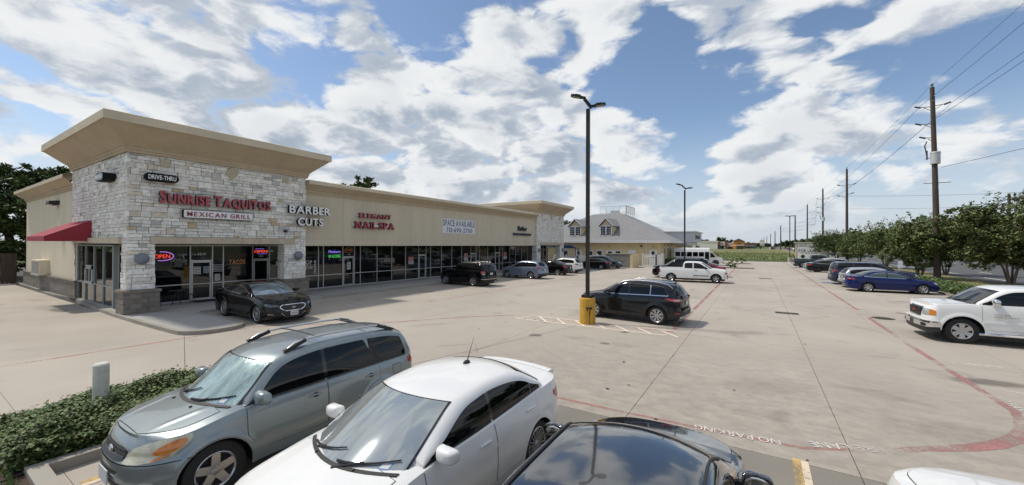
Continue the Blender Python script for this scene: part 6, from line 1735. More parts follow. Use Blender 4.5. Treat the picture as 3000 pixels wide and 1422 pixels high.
CAM = scaled(SEDAN, 4.80, 1.82, 1.47, 2.74, .95, .335, 4.6, 1.47,
    wraps=SEDAN['wraps'][:4] + [('tail_light', 'lamp_red', [(.52, .84, .94), (.85, .83, .94), (1.1, .85, .93)], 'r', .008), ('tail_lamp_clear', 'lamp_clear', [(.55, .87, .905), (.85, .865, .90)], 'r', .014)])
make_car('sedan_car', 'dark blue sedan nosed in to the hedge at the road side', 'car', CAM, 'paint_navy', (7.60, 36.55, 0), HEAD['+X'] + R(4.5), dict(wheel=('spoke', 7, .22), rimr=.68, chrome=2, glass='car_glass_light', plates=('r',)), 'cars along the road side row')
SIL = scaled(SUV, 4.45, 1.80, 1.55, 2.62, .90, .335, 4.55, 1.68)
make_car('hatchback_car', 'pale silver hatchback with only its roof above the dark blue sedan', 'car', SIL, 'paint_silver', (7.55, 39.3, 0), HEAD['+X'] + R(4), dict(wheel=('spoke', 5, .25), plates=('r',)), 'cars along the road side row')
SUB = scaled(SUV, 5.4, 1.98, 1.86, 3.2, .98, .38, 4.55, 1.68, tum=.22, rr=.09,
    prof=[(1.35, 1.2), (1.75, 1.48), (2.1, 1.70), (2.5, 1.81), (3.2, 1.86), (4.5, 1.85), (5.05, 1.80), (5.2, 1.62), (5.32, 1.22)], rear_glass=(5.08, 5.30, .18),
    windows=[(1.72, 2.85, 0, 0), (2.95, 3.95, 0, 0), (4.05, 5.05, 0, .2)], edge=[(0, .98), (.15, 1.04), (.8, 1.12), (1.5, 1.18), (3, 1.2), (5.4, 1.2)])
make_car('suv_car', 'dark blue full size SUV beyond the pale silver hatchback', 'car', SUB, 'paint_midnight', (7.75, 42.2, 0), HEAD['+X'] + R(4), dict(wheel=('spoke', 5, .25), plates=('r',)), 'cars along the road side row')
ALT = scaled(SEDAN, 4.85, 1.83, 1.47, 2.78, .95, .34, 4.6, 1.47)
make_car('sedan_car', 'black sedan with black wheels in the farther part of the road side row', 'car', ALT, 'paint_black', (7.35, 59.7, 0), HEAD['+X'] + R(5), dict(wheel=('spoke', 5, .25), dark_rim=1, chrome=1, plates=('r',)), 'cars along the road side row')
make_car('suv_car', 'silver SUV backed in just beyond the black sedan with black wheels', 'car', scaled(SUV, 4.6, 1.85, 1.62, 2.7, .9, .35, 4.55, 1.68), 'paint_silver', (7.3, 62.9, 0), HEAD['-X'] + R(4), dict(wheel=('spoke', 5, .25), chrome=1, plates=('f',)), 'cars along the road side row')
GRN = scaled(PICKUP, 5.8, 2.0, 1.88, 3.6, 1.0, .40, 5.5, 1.80, bed=(-2.75, -.95, .66))
make_car('pickup_truck', 'dark green pickup at the far end of the road side row', 'pickup', GRN, 'paint_green', (7.15, 71.0, 0), HEAD['+X'] + R(4), dict(wheel=('spoke', 6, .22), plates=('r',)), 'cars along the road side row')

# --- shuttle bus ------------------------------------------------------------------------------------------
def shuttle_bus(loc, hd):
    r = thing('shuttle_bus', loc, 'white shuttle bus with dark windows standing at the far end of the car park', 'bus', None, hd)
    b = MB()          # x forward; body box with rounded top
    sec = [(-1.1, .45), (1.1, .45), (1.13, 1.2), (1.12, 2.35), (1.0, 2.62), (.75, 2.74), (-.75, 2.74), (-1.0, 2.62), (-1.12, 2.35), (-1.13, 1.2)]
    b.prism([(y, z) for y, z in sec], 5.2, (-3.6, 0, 0), (0, 1, 0), (0, 0, 1), (1, 0, 0))
    b.build('body', 'paint_white', r, 30, fix=True)
    b = MB()
    cab = [(1.6, .5), (3.35, .5), (3.45, .95), (3.3, 1.22), (2.55, 1.36), (1.95, 2.2), (1.6, 2.3)]
    b.prism(cab, 1.96, (0, .98, 0), (1, 0, 0), (0, 0, 1), (0, -1, 0)); b.build('cab', 'paint_white', r, 30, fix=True)
    for sg in (1, -1):
        for k in range(5):
            b = MB(); x = -3.35 + k * .86; b.box((x, sg * 1.13 - .02, 1.38), (x + .72, sg * 1.13 + .02, 2.08)); b.build('window', 'car_glass', r)
        b = MB(); b.box((.95, sg * 1.13 - .022, .5), (1.52, sg * 1.13 + .022, 2.12)); b.build('folding_door', 'car_glass', r)
        b = MB(); b.box((1.21, sg * 1.13 - .03, .5), (1.25, sg * 1.13 + .03, 2.12)); b.build('door_rail', 'black_plastic', r)
        b = MB(); b.prism([(1.72, 1.25), (2.45, 1.32), (1.98, 1.95), (1.72, 2.0)], .03, (0, sg * .98 - .015, 0), (1, 0, 0), (0, 0, 1), (0, 1, 0)); b.build('cab_window', 'car_glass', r)
        b = MB(); b.beam((2.4, sg * .95, 1.75), (2.75, sg * 1.4, 1.85), .03); b.cbox((2.78, sg * 1.42, 1.65), (.08, .18, .42)); b.build('mirror', 'black_plastic', r)
        b = MB(); b.cbox((3.4, sg * .72, .98), (.12, .3, .2)); b.build('headlight', 'lamp_clear', r)
    b = MB(); b.prism([(-.85, 0), (.85, 0), (.78, .98), (-.78, .98)], .03, (2.52, 0, 1.39), (0, 1, 0), (-.58, 0, .81), (.81, 0, .58)); b.build('windscreen', 'car_glass', r)
    b = MB(); b.box((3.4, -.5, .75), (3.48, .5, 1.05)); b.build('grille', 'grille_black', r)
    b = MB(); b.box((3.38, -1.0, .45), (3.56, 1.0, .66)); b.build('bumper', 'chrome', r)
    tm, qm = wheel_meshes((.39, ('spoke', 6, .3), .62, 's'), .39, .25, ('spoke', 6, .3), .62)
    for x in (2.45, -2.2):
        for sg in (1, -1):
            w = link('wheel', tm, r, loc=(x, sg * .92, .39)); w.rotation_euler = (0, 0, 0 if sg > 0 else math.pi); link('rim', qm, w)
            b = MB(); b.cyl((x, sg * 1.0, .42), (x, sg * 1.136, .42), .47, None, 24); b.build('wheel_arch', 'black_plastic', r, 40)
shuttle_bus((-8.1, 69.6, 0), R(6))
# ------------------------------------------------------------------ lamp posts
mat('pole_brown', (.022, .019, .017), .5, .3); mat('barrel_yellow', (.52, .30, .035), .75, var=.18, vscale=2.5, bump=.3, bscale=30); mat('rust', (.10, .045, .02), .9); mat('post_concrete', (.36, .35, .33), .9, var=.2, vscale=3)
mat('led_lens', (.35, .33, .25), .3)
mat('pole_wood', (.085, .062, .052), .9, var=.35, vscale=1.4, stretch=(6, 6, .35), bump=.6, bscale=8); mat('wire_black', (.02, .02, .022), .6); mat('insulator', (.07, .06, .065), .35); mat('can_grey', (.50, .51, .52), .5, .2)
mat('bollard_white', (.60, .59, .54), .7, var=.22, vscale=5, bump=.2, bscale=30)
def led_head(root, org_, ang, tilt):
    """flat LED flood on a knuckle arm; ang = heading, tilt = upward pitch"""
    m = Matrix.Translation(org_) @ Matrix.Rotation(ang, 4, 'Z') @ Matrix.Rotation(-tilt, 4, 'Y')
    def put(b, nm, mt, par, sm=None):
        b.v = [tuple(m @ Vector(p)) for p in b.v]; return b.build(nm, mt, par, sm)
    b = MB(); b.prism([(.12, -.12), (.46, -.155), (.54, -.11), (.57, 0), (.54, .11), (.46, .155), (.12, .12)], .07, (0, 0, -.02), (1, 0, 0), (0, 1, 0), (0, 0, 1)); b.box((-.05, -.05, -.03), (.16, .05, .06)); b.box((.16, -.11, .05), (.38, .11, .085))
    h = put(b, 'lamp_head', 'pole_brown', root)
    for k in range(3):
        b = MB(); b.box((.18 + k * .10, -.10, -.028), (.26 + k * .10, .10, -.02)); put(b, 'lens', 'led_lens', h)
def lamp_post(loc, h, label, barrel, heads, w=.13):
    r = thing('lamp_post', loc, label, 'lamp post', 'lamp posts in the car park')
    b = MB(); b.cyl((0, 0, 0), (0, 0, 1.0), .312, .308, 32); b.cyl((0, 0, 1.0), (0, 0, 1.04), .308, .28, 32)
    bb = b.build('base', barrel, r, 40)
    if barrel == 'barrel_yellow':
        b = MB()
        for a, z, ww, hh in ((-62, .66, .10, .03), (-42, .64, .05, .05), (-52, .5, .02, .14), (-70, .58, .03, .05), (-55, .2, .012, .5)):
            ca, sa = math.cos(R(a)), math.sin(R(a)); b.add([(ca * .316 - sa * s_ * ww, sa * .316 + ca * s_ * ww, z + t * hh) for s_, t in ((-1, -1), (1, -1), (1, 1), (-1, 1))], [(0, 1, 2, 3)])
        b.build('rust_mark', 'rust', bb)
    b = MB(); b.box((-.19, -.19, 1.04), (.19, .19, 1.15)); b.build('base_cover', 'pole_brown', r)
    b = MB(); b.beam((0, 0, 1.15), (0, 0, h), w, w, None, (1, 0, 0)); b.build('pole', 'pole_brown', r)
    for a, tl, off in heads:
        led_head(r, Vector((off[0], off[1], h + .12 + off[2])), R(a), R(tl))
    b = MB(); b.beam((heads[0][2][0], heads[0][2][1], h + .10 + heads[0][2][2]), (heads[-1][2][0], heads[-1][2][1], h + .06 + heads[-1][2][2]), .11, .09); b.build('cross_arm', 'pole_brown', r)
    return r
lamp_post((-5.80, 15.05, 0), 8.62, 'tall dark lamp post on a yellow painted concrete base', 'barrel_yellow', [(196, 16, (-.12, -.12, .30)), (28, 8, (.12, .08, -.02))])
lamp_post((-5.68, 39.0, 0), 8.20, 'dark lamp post rising behind the white pickup', 'barrel_yellow', [(190, 18, (-.20, -.1, .30)), (20, 4, (.1, .05, .02))], .12)
r = thing('lamp_post', (5.15, 91.2, 0), 'slim lamp post with a plain concrete base at the edge of the field', 'lamp post', 'lamp posts in the car park')
b = MB(); b.cyl((0, 0, 0), (0, 0, .9), .32, None, 20); b.build('base', 'post_concrete', r, 40)
b = MB(); b.beam((0, 0, .9), (0, 0, 8.7), .13, .13, None, (1, 0, 0)); b.build('pole', 'pole_brown', r)
for s_ in (1, -1): b = MB(); b.box((min(.1 * s_, .75 * s_), -.16, 8.72), (max(.1 * s_, .75 * s_), .16, 8.84)); b.build('lamp_head', 'pole_brown', r)
b = MB(); b.box((-.12, -.06, 8.62), (.12, .06, 8.80)); b.build('cross_arm', 'pole_brown', r)
# bollard in the hedge
bo_ = thing('bollard', (-9.62, 2.03, 0), 'white painted steel bollard standing in the hedge', 'bollard')
b = MB(); b.cyl((0, 0, 0), (0, 0, 1.05), .105, None, 24); b.cyl((0, 0, 1.05), (0, 0, 1.075), .105, .085, 24); b.build('pipe', 'bollard_white', bo_, 40)
# ------------------------------------------------------------------ utility poles and wires
def arm(b, z, dx, dy=0.0, drop=.0):
    b.beam((0, 0, z), (dx, dy, z + .05), .05); b.beam((0, 0, z - .38), (dx * .8, dy, z), .035)
POLES = []
def utility_pole(x, y, h, r0, label, arms=(), can=None, top_pin=True, rungs=(), lean=0.0):
    r = thing('utility_pole', (x, y, 0), label, 'utility pole', 'wooden poles along the road')
    n = 7; b = MB(); b.tube([(lean * (k / (n - 1)) ** 1.4, 0, -.2 + (h + .2) * k / (n - 1)) for k in range(n)], [r0 * (1 - .38 * k / (n - 1)) for k in range(n)], 14)
    b.build('pole', 'pole_wood', r, 50)
    for z, dx in arms:
        b = MB(); o_ = lean * (z / h) ** 1.4; b.beam((o_, 0, z), (o_ + dx, 0, z + .05), .05); b.beam((o_, 0, z - .42), (o_ + dx * .75, 0, z - .02), .04); a_ = b.build('bracket', 'insulator', r)
        b = MB(); d = math.copysign(1, dx); b.cyl((o_ + dx, 0, z + .02), (o_ + dx + .42 * d, 0, z + .18), .085, .07, 8); b.build('insulator', 'insulator', a_, 40)
    if top_pin: b = MB(); b.cyl((lean, 0, h), (lean, 0, h + .35), .05, .04, 8); b.cyl((lean, 0, h + .2), (lean, 0, h + .32), .13, .08, 8); b.build('top_pin', 'insulator', r, 40)
    if can:
        z, dx = can; o_ = lean * (z / h) ** 1.4
        b = MB(); b.cyl((o_ + dx, -.12, z - .55), (o_ + dx, -.12, z + .45), .34, None, 18); b.cyl((o_ + dx, -.12, z + .45), (o_ + dx, -.12, z + .55), .37, .34, 18); c_ = b.build('transformer', 'can_grey', r, 40)
        b = MB(); b.tube([(o_ - .5, 0, z + 1.6), (o_ - .65, 0, z + 1.2), (o_ - .5, 0, z + .2)], .05, 6); b.cyl((o_ - .5, 0, z - .1), (o_ - .5, 0, z + .75), .06, None, 8); b.beam((o_ - .5, 0, z), (o_, 0, z + .1), .05); b.build('cutout', 'insulator', r, 40)
    for z, w_ in rungs: b = MB(); b.beam((-w_, 0, z), (w_, 0, z), .05); b.build('step', 'insulator', r)
    POLES.append((x, y, h, lean)); return r
utility_pole(14.05, 51.6, 17.9, .25, 'tall wooden utility pole with a grey transformer, nearest the camera', [(16.1, -.8), (16.15, .75), (14.5, -.8), (13.2, -.55)], (11.3, .02), rungs=((9.0, .9),), lean=-.32)
utility_pole(14.05, 95.0, 17.4, .25, 'second wooden utility pole rising between the small trees', [(14.4, -1.0), (14.5, .9), (12.4, -1.0), (12.8, .6)], None, lean=0)
utility_pole(15.4, 139, 18.9, .27, 'third wooden utility pole with a grey box near its middle', [(16.2, -1.0), (16.3, 1.0), (13.8, -1.0), (12.4, -.9)], (10.6, .1))
utility_pole(15.6, 182, 18.3, .28, 'fourth wooden utility pole with three short arms on its right', [(15.6, 1.9), (13.3, 1.9), (11.0, 1.9)], None)
utility_pole(15.6, 238, 18.0, .38, 'fifth wooden utility pole with three level arms', [(14.6, 2.6), (12.6, 2.6), (10.9, 2.4)], None)
for k, (y, x, h) in enumerate(((330, 13.5, 17), (420, 13.0, 16), (520, 12.0, 16), (640, 10.5, 16.5), (780, 9, 17), (930, 7, 18))):
    utility_pole(x, y, h, .42, ('distant wooden pole beyond the field, number %s along the row from the sign' % ('one', 'two', 'three', 'four', 'five', 'six')[k]), [(h - 2, -1.2), (h - 2, 1.2), (h - 4, 1.2)], None)
def wire(pts, sag, r_, label, n=14):
    b = MB(); out = []
    for (p, q) in zip(pts, pts[1:]):
        p, q = Vector(p), Vector(q)
        for i in range(n + (1 if q == Vector(pts[-1]) else 0)):
            t = i / n; out.append(p.lerp(q, t) - Vector((0, 0, sag * 4 * t * (1 - t) * ((q - p).length / 44) ** 2)))
    b.tube(out, r_, 4)
    return tag(b.build('power_line', 'wire_black'), label, 'wire', 'overhead wires')
wire([(13.9, 8, 18.6), (13.73, 51.6, 18.2), (14.05, 95, 17.7), (15.4, 139, 19.2), (15.6, 182, 18.6), (15.6, 238, 18.3), (13.5, 330, 17.2)], .35, .014, 'top wire running from pole head to pole head')
wire([(13.2, 8, 16.6), (12.95, 51.6, 16.3), (12.8, 95, 14.6), (14.1, 139, 16.4), (17.9, 182, 15.8), (18.4, 238, 14.8), (14.7, 330, 15.2)], .35, .018, 'wire on the upper left arms of the poles')
wire([(15.0, 8, 16.6), (15.1, 51.6, 16.35), (15.2, 95, 14.7), (16.7, 139, 16.5), (17.9, 182, 13.5), (18.4, 238, 12.8), (14.7, 330, 13.2)], .35, .018, 'wire on the upper right arms of the poles')
wire([(14.6, 8, 15.4), (13.6, 51.6, 14.7), (12.8, 95, 12.6), (14.1, 139, 14.0), (17.9, 182, 11.2), (18.4, 238, 11.1), (12.3, 330, 15.2)], .35, .018, 'wire on the lower left arms of the poles')
wire([(14.3, 51.6, 10.4), (33, 44, 14.5), (52, 36, 19)], .6, .018, 'service wire crossing the road from the transformer')
wire([(14.3, 95, 12.4), (40, 100, 12.2), (60, 104, 14)], .8, .020, 'upper crossing wire from the second pole')
wire([(14.3, 95, 10.0), (40, 100, 10.2), (60, 104, 11)], .8, .016, 'lower crossing wire from the second pole')
for k, (y, z, lab) in enumerate(((112, 10.9, 'short dark pole on the far side of the road at the right edge'), (262, 10.3, 'short dark pole on the far side of the road above the small trees'))):
    r = thing('utility_pole', (40, y, 0), lab, 'utility pole', 'poles across the road')
    b = MB(); b.tube([(0, 0, -.2), (0, 0, z + 2.2)], [.28, .20], 10); b.build('pole', 'pole_wood', r, 50); b = MB(); b.beam((-1.0, 0, z + 1.0), (.3, 0, z + 1.0), .10); b.build('crossarm', 'pole_wood', r)
wire([(40, 40, 14.6), (40, 112, 12.3), (40, 262, 11.6), (39, 420, 9.0)], .7, .035, 'thick cable along the far side of the road'); wire([(39.6, 40, 12.6), (39.6, 112, 11.0), (39.6, 262, 10.3), (38.6, 420, 8)], .7, .025, 'lower cable along the far side of the road')
# small sign posts in the verge
mat('sign_post', (.36, .38, .40), .5, .4)
for x, y, h, lab in ((10.6, 47.3, 1.85, 'small pale sign on a post in the hedge by the road'),):
    r = thing('sign_post', (x, y, 0), lab, 'sign'); b = MB(); b.cyl((0, 0, 0), (0, 0, 1.3), .07, None, 8); b.build('post', 'sign_post', r, 40); b = MB(); b.box((-.16, -.02, 1.2), (.16, .02, h)); b.build('panel', 'banner_white', r)
    b = MB(); b.box((-.10, -.024, 1.35), (.10, -.0205, 1.62)); b.build('symbol', 'line_blue', r)
# ------------------------------------------------------------------ monument sign
mat('sign_body', (.55, .50, .42), .9, var=.1, vscale=2); mat('sign_panel', (.88, .88, .88), .5)
ms = thing('monument_sign', (9.7, 105, 0), 'broad tan roadside sign with white panels reading FOR LEASE', 'sign')
b = MB(); b.box((6.96, 104.6, 0), (12.6, 105.6, 3.7)); b.build('body', 'sign_body', ms, world=True); b = MB(); b.box((6.7, 104.4, 3.7), (12.85, 105.8, 3.92)); b.build('cap', 'sign_body', ms, world=True)
for lo, hi in (((7.35, 2.55), (9.1, 3.55)), ((9.15, 2.55), (12.3, 3.55)), ((7.35, 1.75), (12.3, 2.5)), ((7.35, .3), (12.3, 1.7))): b = MB(); b.box((lo[0], 104.55, lo[1]), (hi[0], 104.598, hi[1])); b.build('panel', 'sign_panel', ms, world=True)
for txt, x0, z0, w_, h_, bo in (('NAILS SPA', 7.55, 3.24, 1.35, .20, .03), ('281 558-4070', 7.5, 2.96, 1.45, .18, .03), ('Barber Cuts', 9.3, 2.85, 2.3, .34, .03), ('FOR LEASE', 7.45, 1.86, 3.5, .50, .04), ('713 690 2700', 7.7, 1.48, 3.0, .16, .03)):
    letters(txt, (x0, 104.545, z0), w_, h_, FRAME_NY, .01, ['plate_ink'], ms, bold=bo, single=True, name='lettering')
b = MB(); b.cyl((8.2, 104.56, .85), (8.2, 104.54, .85), .36, None, 24); b.build('emblem', 'sign_navy', ms, world=True)
# ------------------------------------------------------------------ day nursery behind
mat('yellow_wall', (.64, .515, .30), .9, var=.07, vscale=.5, bump=.2, bscale=70); mat('shingle', (.27, .27, .275), .95, var=.22, vscale=5, bump=.8, bscale=26, stretch=(1, 1, 1.6)); mat('white_trim', (.70, .70, .69), .6); mat('dark_pane', (.02, .026, .035), .05, ior=1.6)
mat('blue_shade', (.02, .115, .42), .7); mat('vinyl_white', (.72, .72, .72), .45); mat('siding', (.50, .52, .54), .7)
nb = thing('nursery_building', (-24, 68, 0), 'yellow building with a grey hipped roof and two dormers', 'building')
def npart(name, b, m, sm=None, fix=True): return b.build(name, m, nb, sm, world=True, fix=fix)
b = MB(); b.box((-35.5, 62, 0), (-12.35, 82, 3.55)); npart('wall', b, 'yellow_wall')
E0, E1, EY0, EY1, ZE = -36.4, -10.9, 61.1, 83, 3.72
T0x, T1x, TY0, TY1, ZT = -26.4, -21.3, 71.6, 76.5, 8.95
b = MB(); ev = [(E0, EY0, ZE), (E1, EY0, ZE), (E1, EY1, ZE), (E0, EY1, ZE)]; tv = [(T0x, TY0, ZT), (T1x, TY0, ZT), (T1x, TY1, ZT), (T0x, TY1, ZT)]
b.add(ev + tv, [(0, 1, 5, 4), (1, 2, 6, 5), (2, 3, 7, 6), (3, 0, 4, 7), (4, 5, 6, 7), (3, 2, 1, 0)]); rf = npart('roof', b, 'shingle')
def roof_y(z): return EY0 + (z - ZE) * (TY0 - EY0) / (ZT - ZE)
for k in range(26):                                            # courses of shingles standing proud
    z = ZE + .04 + k * .2; y = roof_y(z); t = (z - ZE) / (ZT - ZE); xa, xb_ = E0 + (T0x - E0) * t, E1 + (T1x - E1) * t
    b = MB(); b.box((xa + .1, y - .05, z - .015), (xb_ - .1, y + .3, z + .012)); npart('shingle_course', b, 'shingle')
b = MB(); b.box((E0, EY0 - .10, ZE - .22), (E1, EY0 + .0, ZE + .04)); b.box((E1, EY0 - .10, ZE - .22), (E1 + .1, EY1, ZE + .04)); npart('gutter', b, 'white_trim'); b = MB(); b.box((E0 + .1, EY0, ZE - .24), (E1 - .02, 62, ZE - .16)); b.box((-12.35, EY0, ZE - .24), (E1 - .02, EY1, ZE - .16)); npart('soffit', b, 'white_trim')
b = MB(); b.tube([(-14.45, EY0 + .05, ZE - .2), (-14.45, 61.9, ZE - .5), (-14.45, 61.9, 0)], .07, 6); npart('downpipe', b, 'white_trim', 40)
def dormer(xc, half):
    yf = 62.9; b = MB()
    zb_, ze, zp = 4.6, 6.2, 7.45; yb_ = roof_y(zp) + .2
    b.add([(xc - half * .76, yf, zb_), (xc + half * .76, yf, zb_), (xc + half * .76, yf, ze), (xc, yf, zp - .15), (xc - half * .76, yf, ze), (xc - half * .76, roof_y(ze), ze), (xc + half * .76, roof_y(ze), ze), (xc + half * .76, roof_y(zb_), zb_), (xc - half * .76, roof_y(zb_), zb_)], [(0, 1, 2, 3, 4), (1, 7, 6, 2), (0, 4, 5, 8)])
    d = npart('dormer', b, 'yellow_wall', fix=False)
    def dp(nm, bb, mt): return bb.build(nm, mt, d, world=True)
    for s_ in (-1, 1):
        bb = MB(); bb.prism([(0, zp), (s_ * half, ze - .02), (s_ * half, ze + .10), (0, zp + .14)], yb_ - yf + .3, (xc, yf - .3, 0), (1, 0, 0), (0, 0, 1), (0, 1, 0)); bb.build('dormer_roof', 'shingle', d, world=True, fix=True)
        bb = MB(); bb.prism([(0, zp + .02), (s_ * half, ze - .06), (s_ * half, ze + .13), (0, zp + .20)], .06, (xc, yf - .37, 0), (1, 0, 0), (0, 0, 1), (0, 1, 0)); bb.build('barge_board', 'white_trim', d, world=True, fix=True)
    bb = MB(); w_ = half * .74; bb.box((xc - w_, yf - .08, zb_), (xc + w_, yf - .0, zb_ + .14)); bb.box((xc - w_, yf - .08, ze - .02), (xc + w_, yf, ze + .14)); bb.box((xc - w_, yf - .08, zb_), (xc - w_ + .12, yf, ze)); bb.box((xc + w_ - .12, yf - .08, zb_), (xc + w_, yf, ze)); bb.box((xc - .1, yf - .08, zb_), (xc + .1, yf, ze)); dp('window_frame', bb, 'white_trim')
    for s_ in (-1, 1):
        a_, c_ = sorted((xc + s_ * .1, xc + s_ * (w_ - .12))); bb = MB(); bb.box((a_, yf - .03, zb_ + .14), (c_, yf - .01, ze - .02)); dp('window_pane', bb, 'dark_pane')
        bb = MB()
        for k in (1, 2): bb.box((a_ + (c_ - a_) * k / 3 - .015, yf - .05, zb_ + .14), (a_ + (c_ - a_) * k / 3 + .015, yf - .03, ze - .02))
        for k in (1, 2, 3): z = zb_ + .14 + (ze - .16 - zb_) * k / 4; bb.box((a_, yf - .052, z - .015), (c_, yf - .032, z + .015))
        dp('glazing_bar', bb, 'white_trim')
dormer(-26.5, 1.42); dormer(-21.1, 1.30)
for x0, x1, zt, kind in ((-28.4, -27.4, 2.2, 'w'), (-26.0, -25.0, 2.15, 'd'), (-23.9, -23.0, 2.2, 'w'), (-22.35, -21.4, 2.25, 'w'), (-20.7, -19.5, 2.2, 'd'), (-19.25, -18.35, 2.25, 'w'), (-17.2, -16.1, 2.3, 'p'), (-13.95, -12.95, 2.3, 'd')):
    b = MB(); b.box((x0 - .08, 61.94, .9 if kind == 'w' else 0.0), (x1 + .08, 62.0, zt + .08)); f = npart('window_frame' if kind == 'w' else 'door', b, 'white_trim')
    if kind != 'p': b = MB(); b.box((x0 + (.28 if kind == 'd' else .08), 61.92, 1.2 if kind == 'd' else 1.0), (x1 - (.28 if kind == 'd' else .08), 61.935, zt - .1)); b.build('pane', 'dark_pane', f, world=True)
    b = MB(); b.box((x0 - .12, 61.93, zt + .1), (x1 + .12, 62.0, zt + .38)); npart('head_panel', b, 'yellow_wall')
for x in (-27.2, -24.4, -20.2, -17.0, -13.4): b = MB(); b.box((x - .22, 61.8, 2.86), (x + .22, 62.0, 2.98)); npart('wall_lamp', b, 'trim_tan')
b = MB(); b.box((-15.4, 61.75, 2.9), (-15.0, 62, 2.98)); b.box((-15.3, 61.7, 2.98), (-15.1, 62, 3.1)); npart('flood_lamp', b, 'metal_dark')
for y in (64, 66.6, 69.6, 71.6):
    b = MB(); b.box((-12.36, y, .7), (-12.28, y + .9, 2.75)); f = npart('window_frame', b, 'white_trim'); b = MB(); b.box((-12.27, y + .1, .8), (-12.25, y + .8, 2.65)); b.build('pane', 'dark_pane', f, world=True)
    b = MB(); b.box((-12.2, y + .1, 3.05), (-12.1, y + .25, 3.35)); npart('wall_lamp', b, 'metal_dark')
# roof railing (white) and entrance canopy
b = MB(); x0, x1, y0, y1, z0, z1 = -25.3, -20.4, 72.0, 78, 8.95, 10.35
for (p, q) in (((x0, y0), (x1, y0)), ((x1, y0), (x1, y1))):
    for z in (z0 + .1, z1): b.beam((p[0], p[1], z), (q[0], q[1], z), .08)
    for k in range(5): b.beam((p[0] + (q[0] - p[0]) * k / 4, p[1] + (q[1] - p[1]) * k / 4, z0 - .4), (p[0] + (q[0] - p[0]) * k / 4, p[1] + (q[1] - p[1]) * k / 4, z1), .09)
npart('roof_railing', b, 'white_trim', fix=False)
mat('screen_white', (.62, .64, .66), .7); 
for k in range(1, 20): ubox('baluster', 'white_trim', (x0 + (x1 - x0) * k / 20 - .018, y0 - .02, z0 + .1), (x0 + (x1 - x0) * k / 20 + .018, y0 + .02, z1), nb)
for k in range(1, 22): ubox('baluster', 'white_trim', (x1 - .02, y0 + (y1 - y0) * k / 22 - .018, z0 + .1), (x1 + .02, y0 + (y1 - y0) * k / 22 + .018, z1), nb)
b = MB(); b.box((-23.2, y0 - .3, z0), (-21.6, y0 - .05, z0 + .55)); npart('roof_vent', b, 'siding')
b = MB(); b.box((-16.4, 75, 3.72), (-9.5, 86.5, 5.5)); npart('canopy', b, 'siding'); b = MB(); b.box((-16.7, 74.7, 5.5), (-9.2, 86.8, 5.68)); b.box((-12.32, 75.3, 3.1), (-10.2, 86, 3.72)); npart('canopy_cap', b, 'white_trim')
for k in range(9): b = MB(); b.box((-16.4, 74.985, 3.86 + k * .19), (-9.5, 75.0, 3.875 + k * .19)); npart('siding_board', b, 'white_trim')
for k in range(12): b = MB(); b.beam((-15.8 + k * .26, 75.3, 5.6), (-15.8 + k * .26, 75.3, 6.5 - k * .05), .05); npart('baluster', b, 'white_trim')
b = MB(); b.beam((-15.9, 75.3, 6.55), (-12.8, 75.3, 6.0), .07); npart('handrail', b, 'white_trim')
for y in (75.6, 85.8): b = MB(); b.box((-10.5, y, 0), (-9.8, y + .7, 3.1)); npart('column', b, 'trim_tan')
for k, (y, w_) in enumerate(((77.5, .25), (78.6, .7), (79.5, .6), (80.3, .7), (81.2, .6), (82.1, .7), (83.0, .6))): b = MB(); b.box((-9.5, y, 4.35 if k else 4.15), (-9.42, y + w_, 4.95 if k else 5.1)); npart('sign_letter', b, 'sign_navy')
# enclosure wall
ew = thing('enclosure_wall', (-16.6, 55, 0), 'grey block wall with a tan end standing before the yellow building', 'wall')
mat('block_pale', (.235, .225, .205), .95, var=.15, vscale=3, obj_rand=.10); b = MB(); b.box((-18.25, 54.64, 0), (-14.9, 57.9, 1.83)); b.build('core', 'mortar', ew, world=True)
for r_ in range(9):
    for k in range(9):
        x = -18.28 + k * .405 - (.2 if r_ % 2 else 0); a, c = max(x, -18.28), min(x + .398, -14.88)
        if c - a > .05: ubox('block', 'block_pale', (a, 54.6, .01 + r_ * .203), (c, 54.66, .206 + r_ * .203), ew)
b = MB(); b.box((-18.32, 54.55, 1.83), (-14.85, 58, 1.92)); b.build('coping', 'block_cap', ew, world=True); b = MB(); b.box((-14.9, 54.58, 0), (-14.55, 58.0, 1.83)); b.build('end_pier', 'yellow_wall', ew, world=True)
# white picket fences
def picket(name, label, p, q, h, step=.22):
    f = thing(name, (p[0], p[1], 0), label, 'fence', 'white picket fences by the yellow building'); P, Q = Vector((p[0], p[1], 0)), Vector((q[0], q[1], 0)); L = (Q - P).length; n = max(2, int(L / step)); d = (Q - P).normalized()
    pk = MB(); pk.cbox((0, 0, h * .5), (.085, .035, h - .12)); pm = pk.mesh('picket', 'vinyl_white')
    for i in range(1, n):
        o = link('picket', pm, f, loc=tuple(P.lerp(Q, i / n) - P)); o.rotation_euler = (0, 0, math.atan2(d.y, d.x))
    for z in (.22, h - .28, h - .08): b = MB(); b.beam((0, 0, z), tuple(Q - P + Vector((0, 0, z))), .045, .10); b.build('fence_rail', 'vinyl_white', f)
    for i in range(0, int(L / 2.0) + 2):
        t = min(1, i * 2.0 / L); c = P.lerp(Q, t) - P; b = MB(); b.box((c.x - .07, c.y - .07, 0), (c.x + .07, c.y + .07, h + .05)); b.add([(c.x - .085, c.y - .085, h + .05), (c.x + .085, c.y - .085, h + .05), (c.x + .085, c.y + .085, h + .05), (c.x - .085, c.y + .085, h + .05), (c.x, c.y, h + .16)], [(0, 1, 4), (1, 2, 4), (2, 3, 4), (3, 0, 4)]); b.build('fence_post', 'vinyl_white', f)
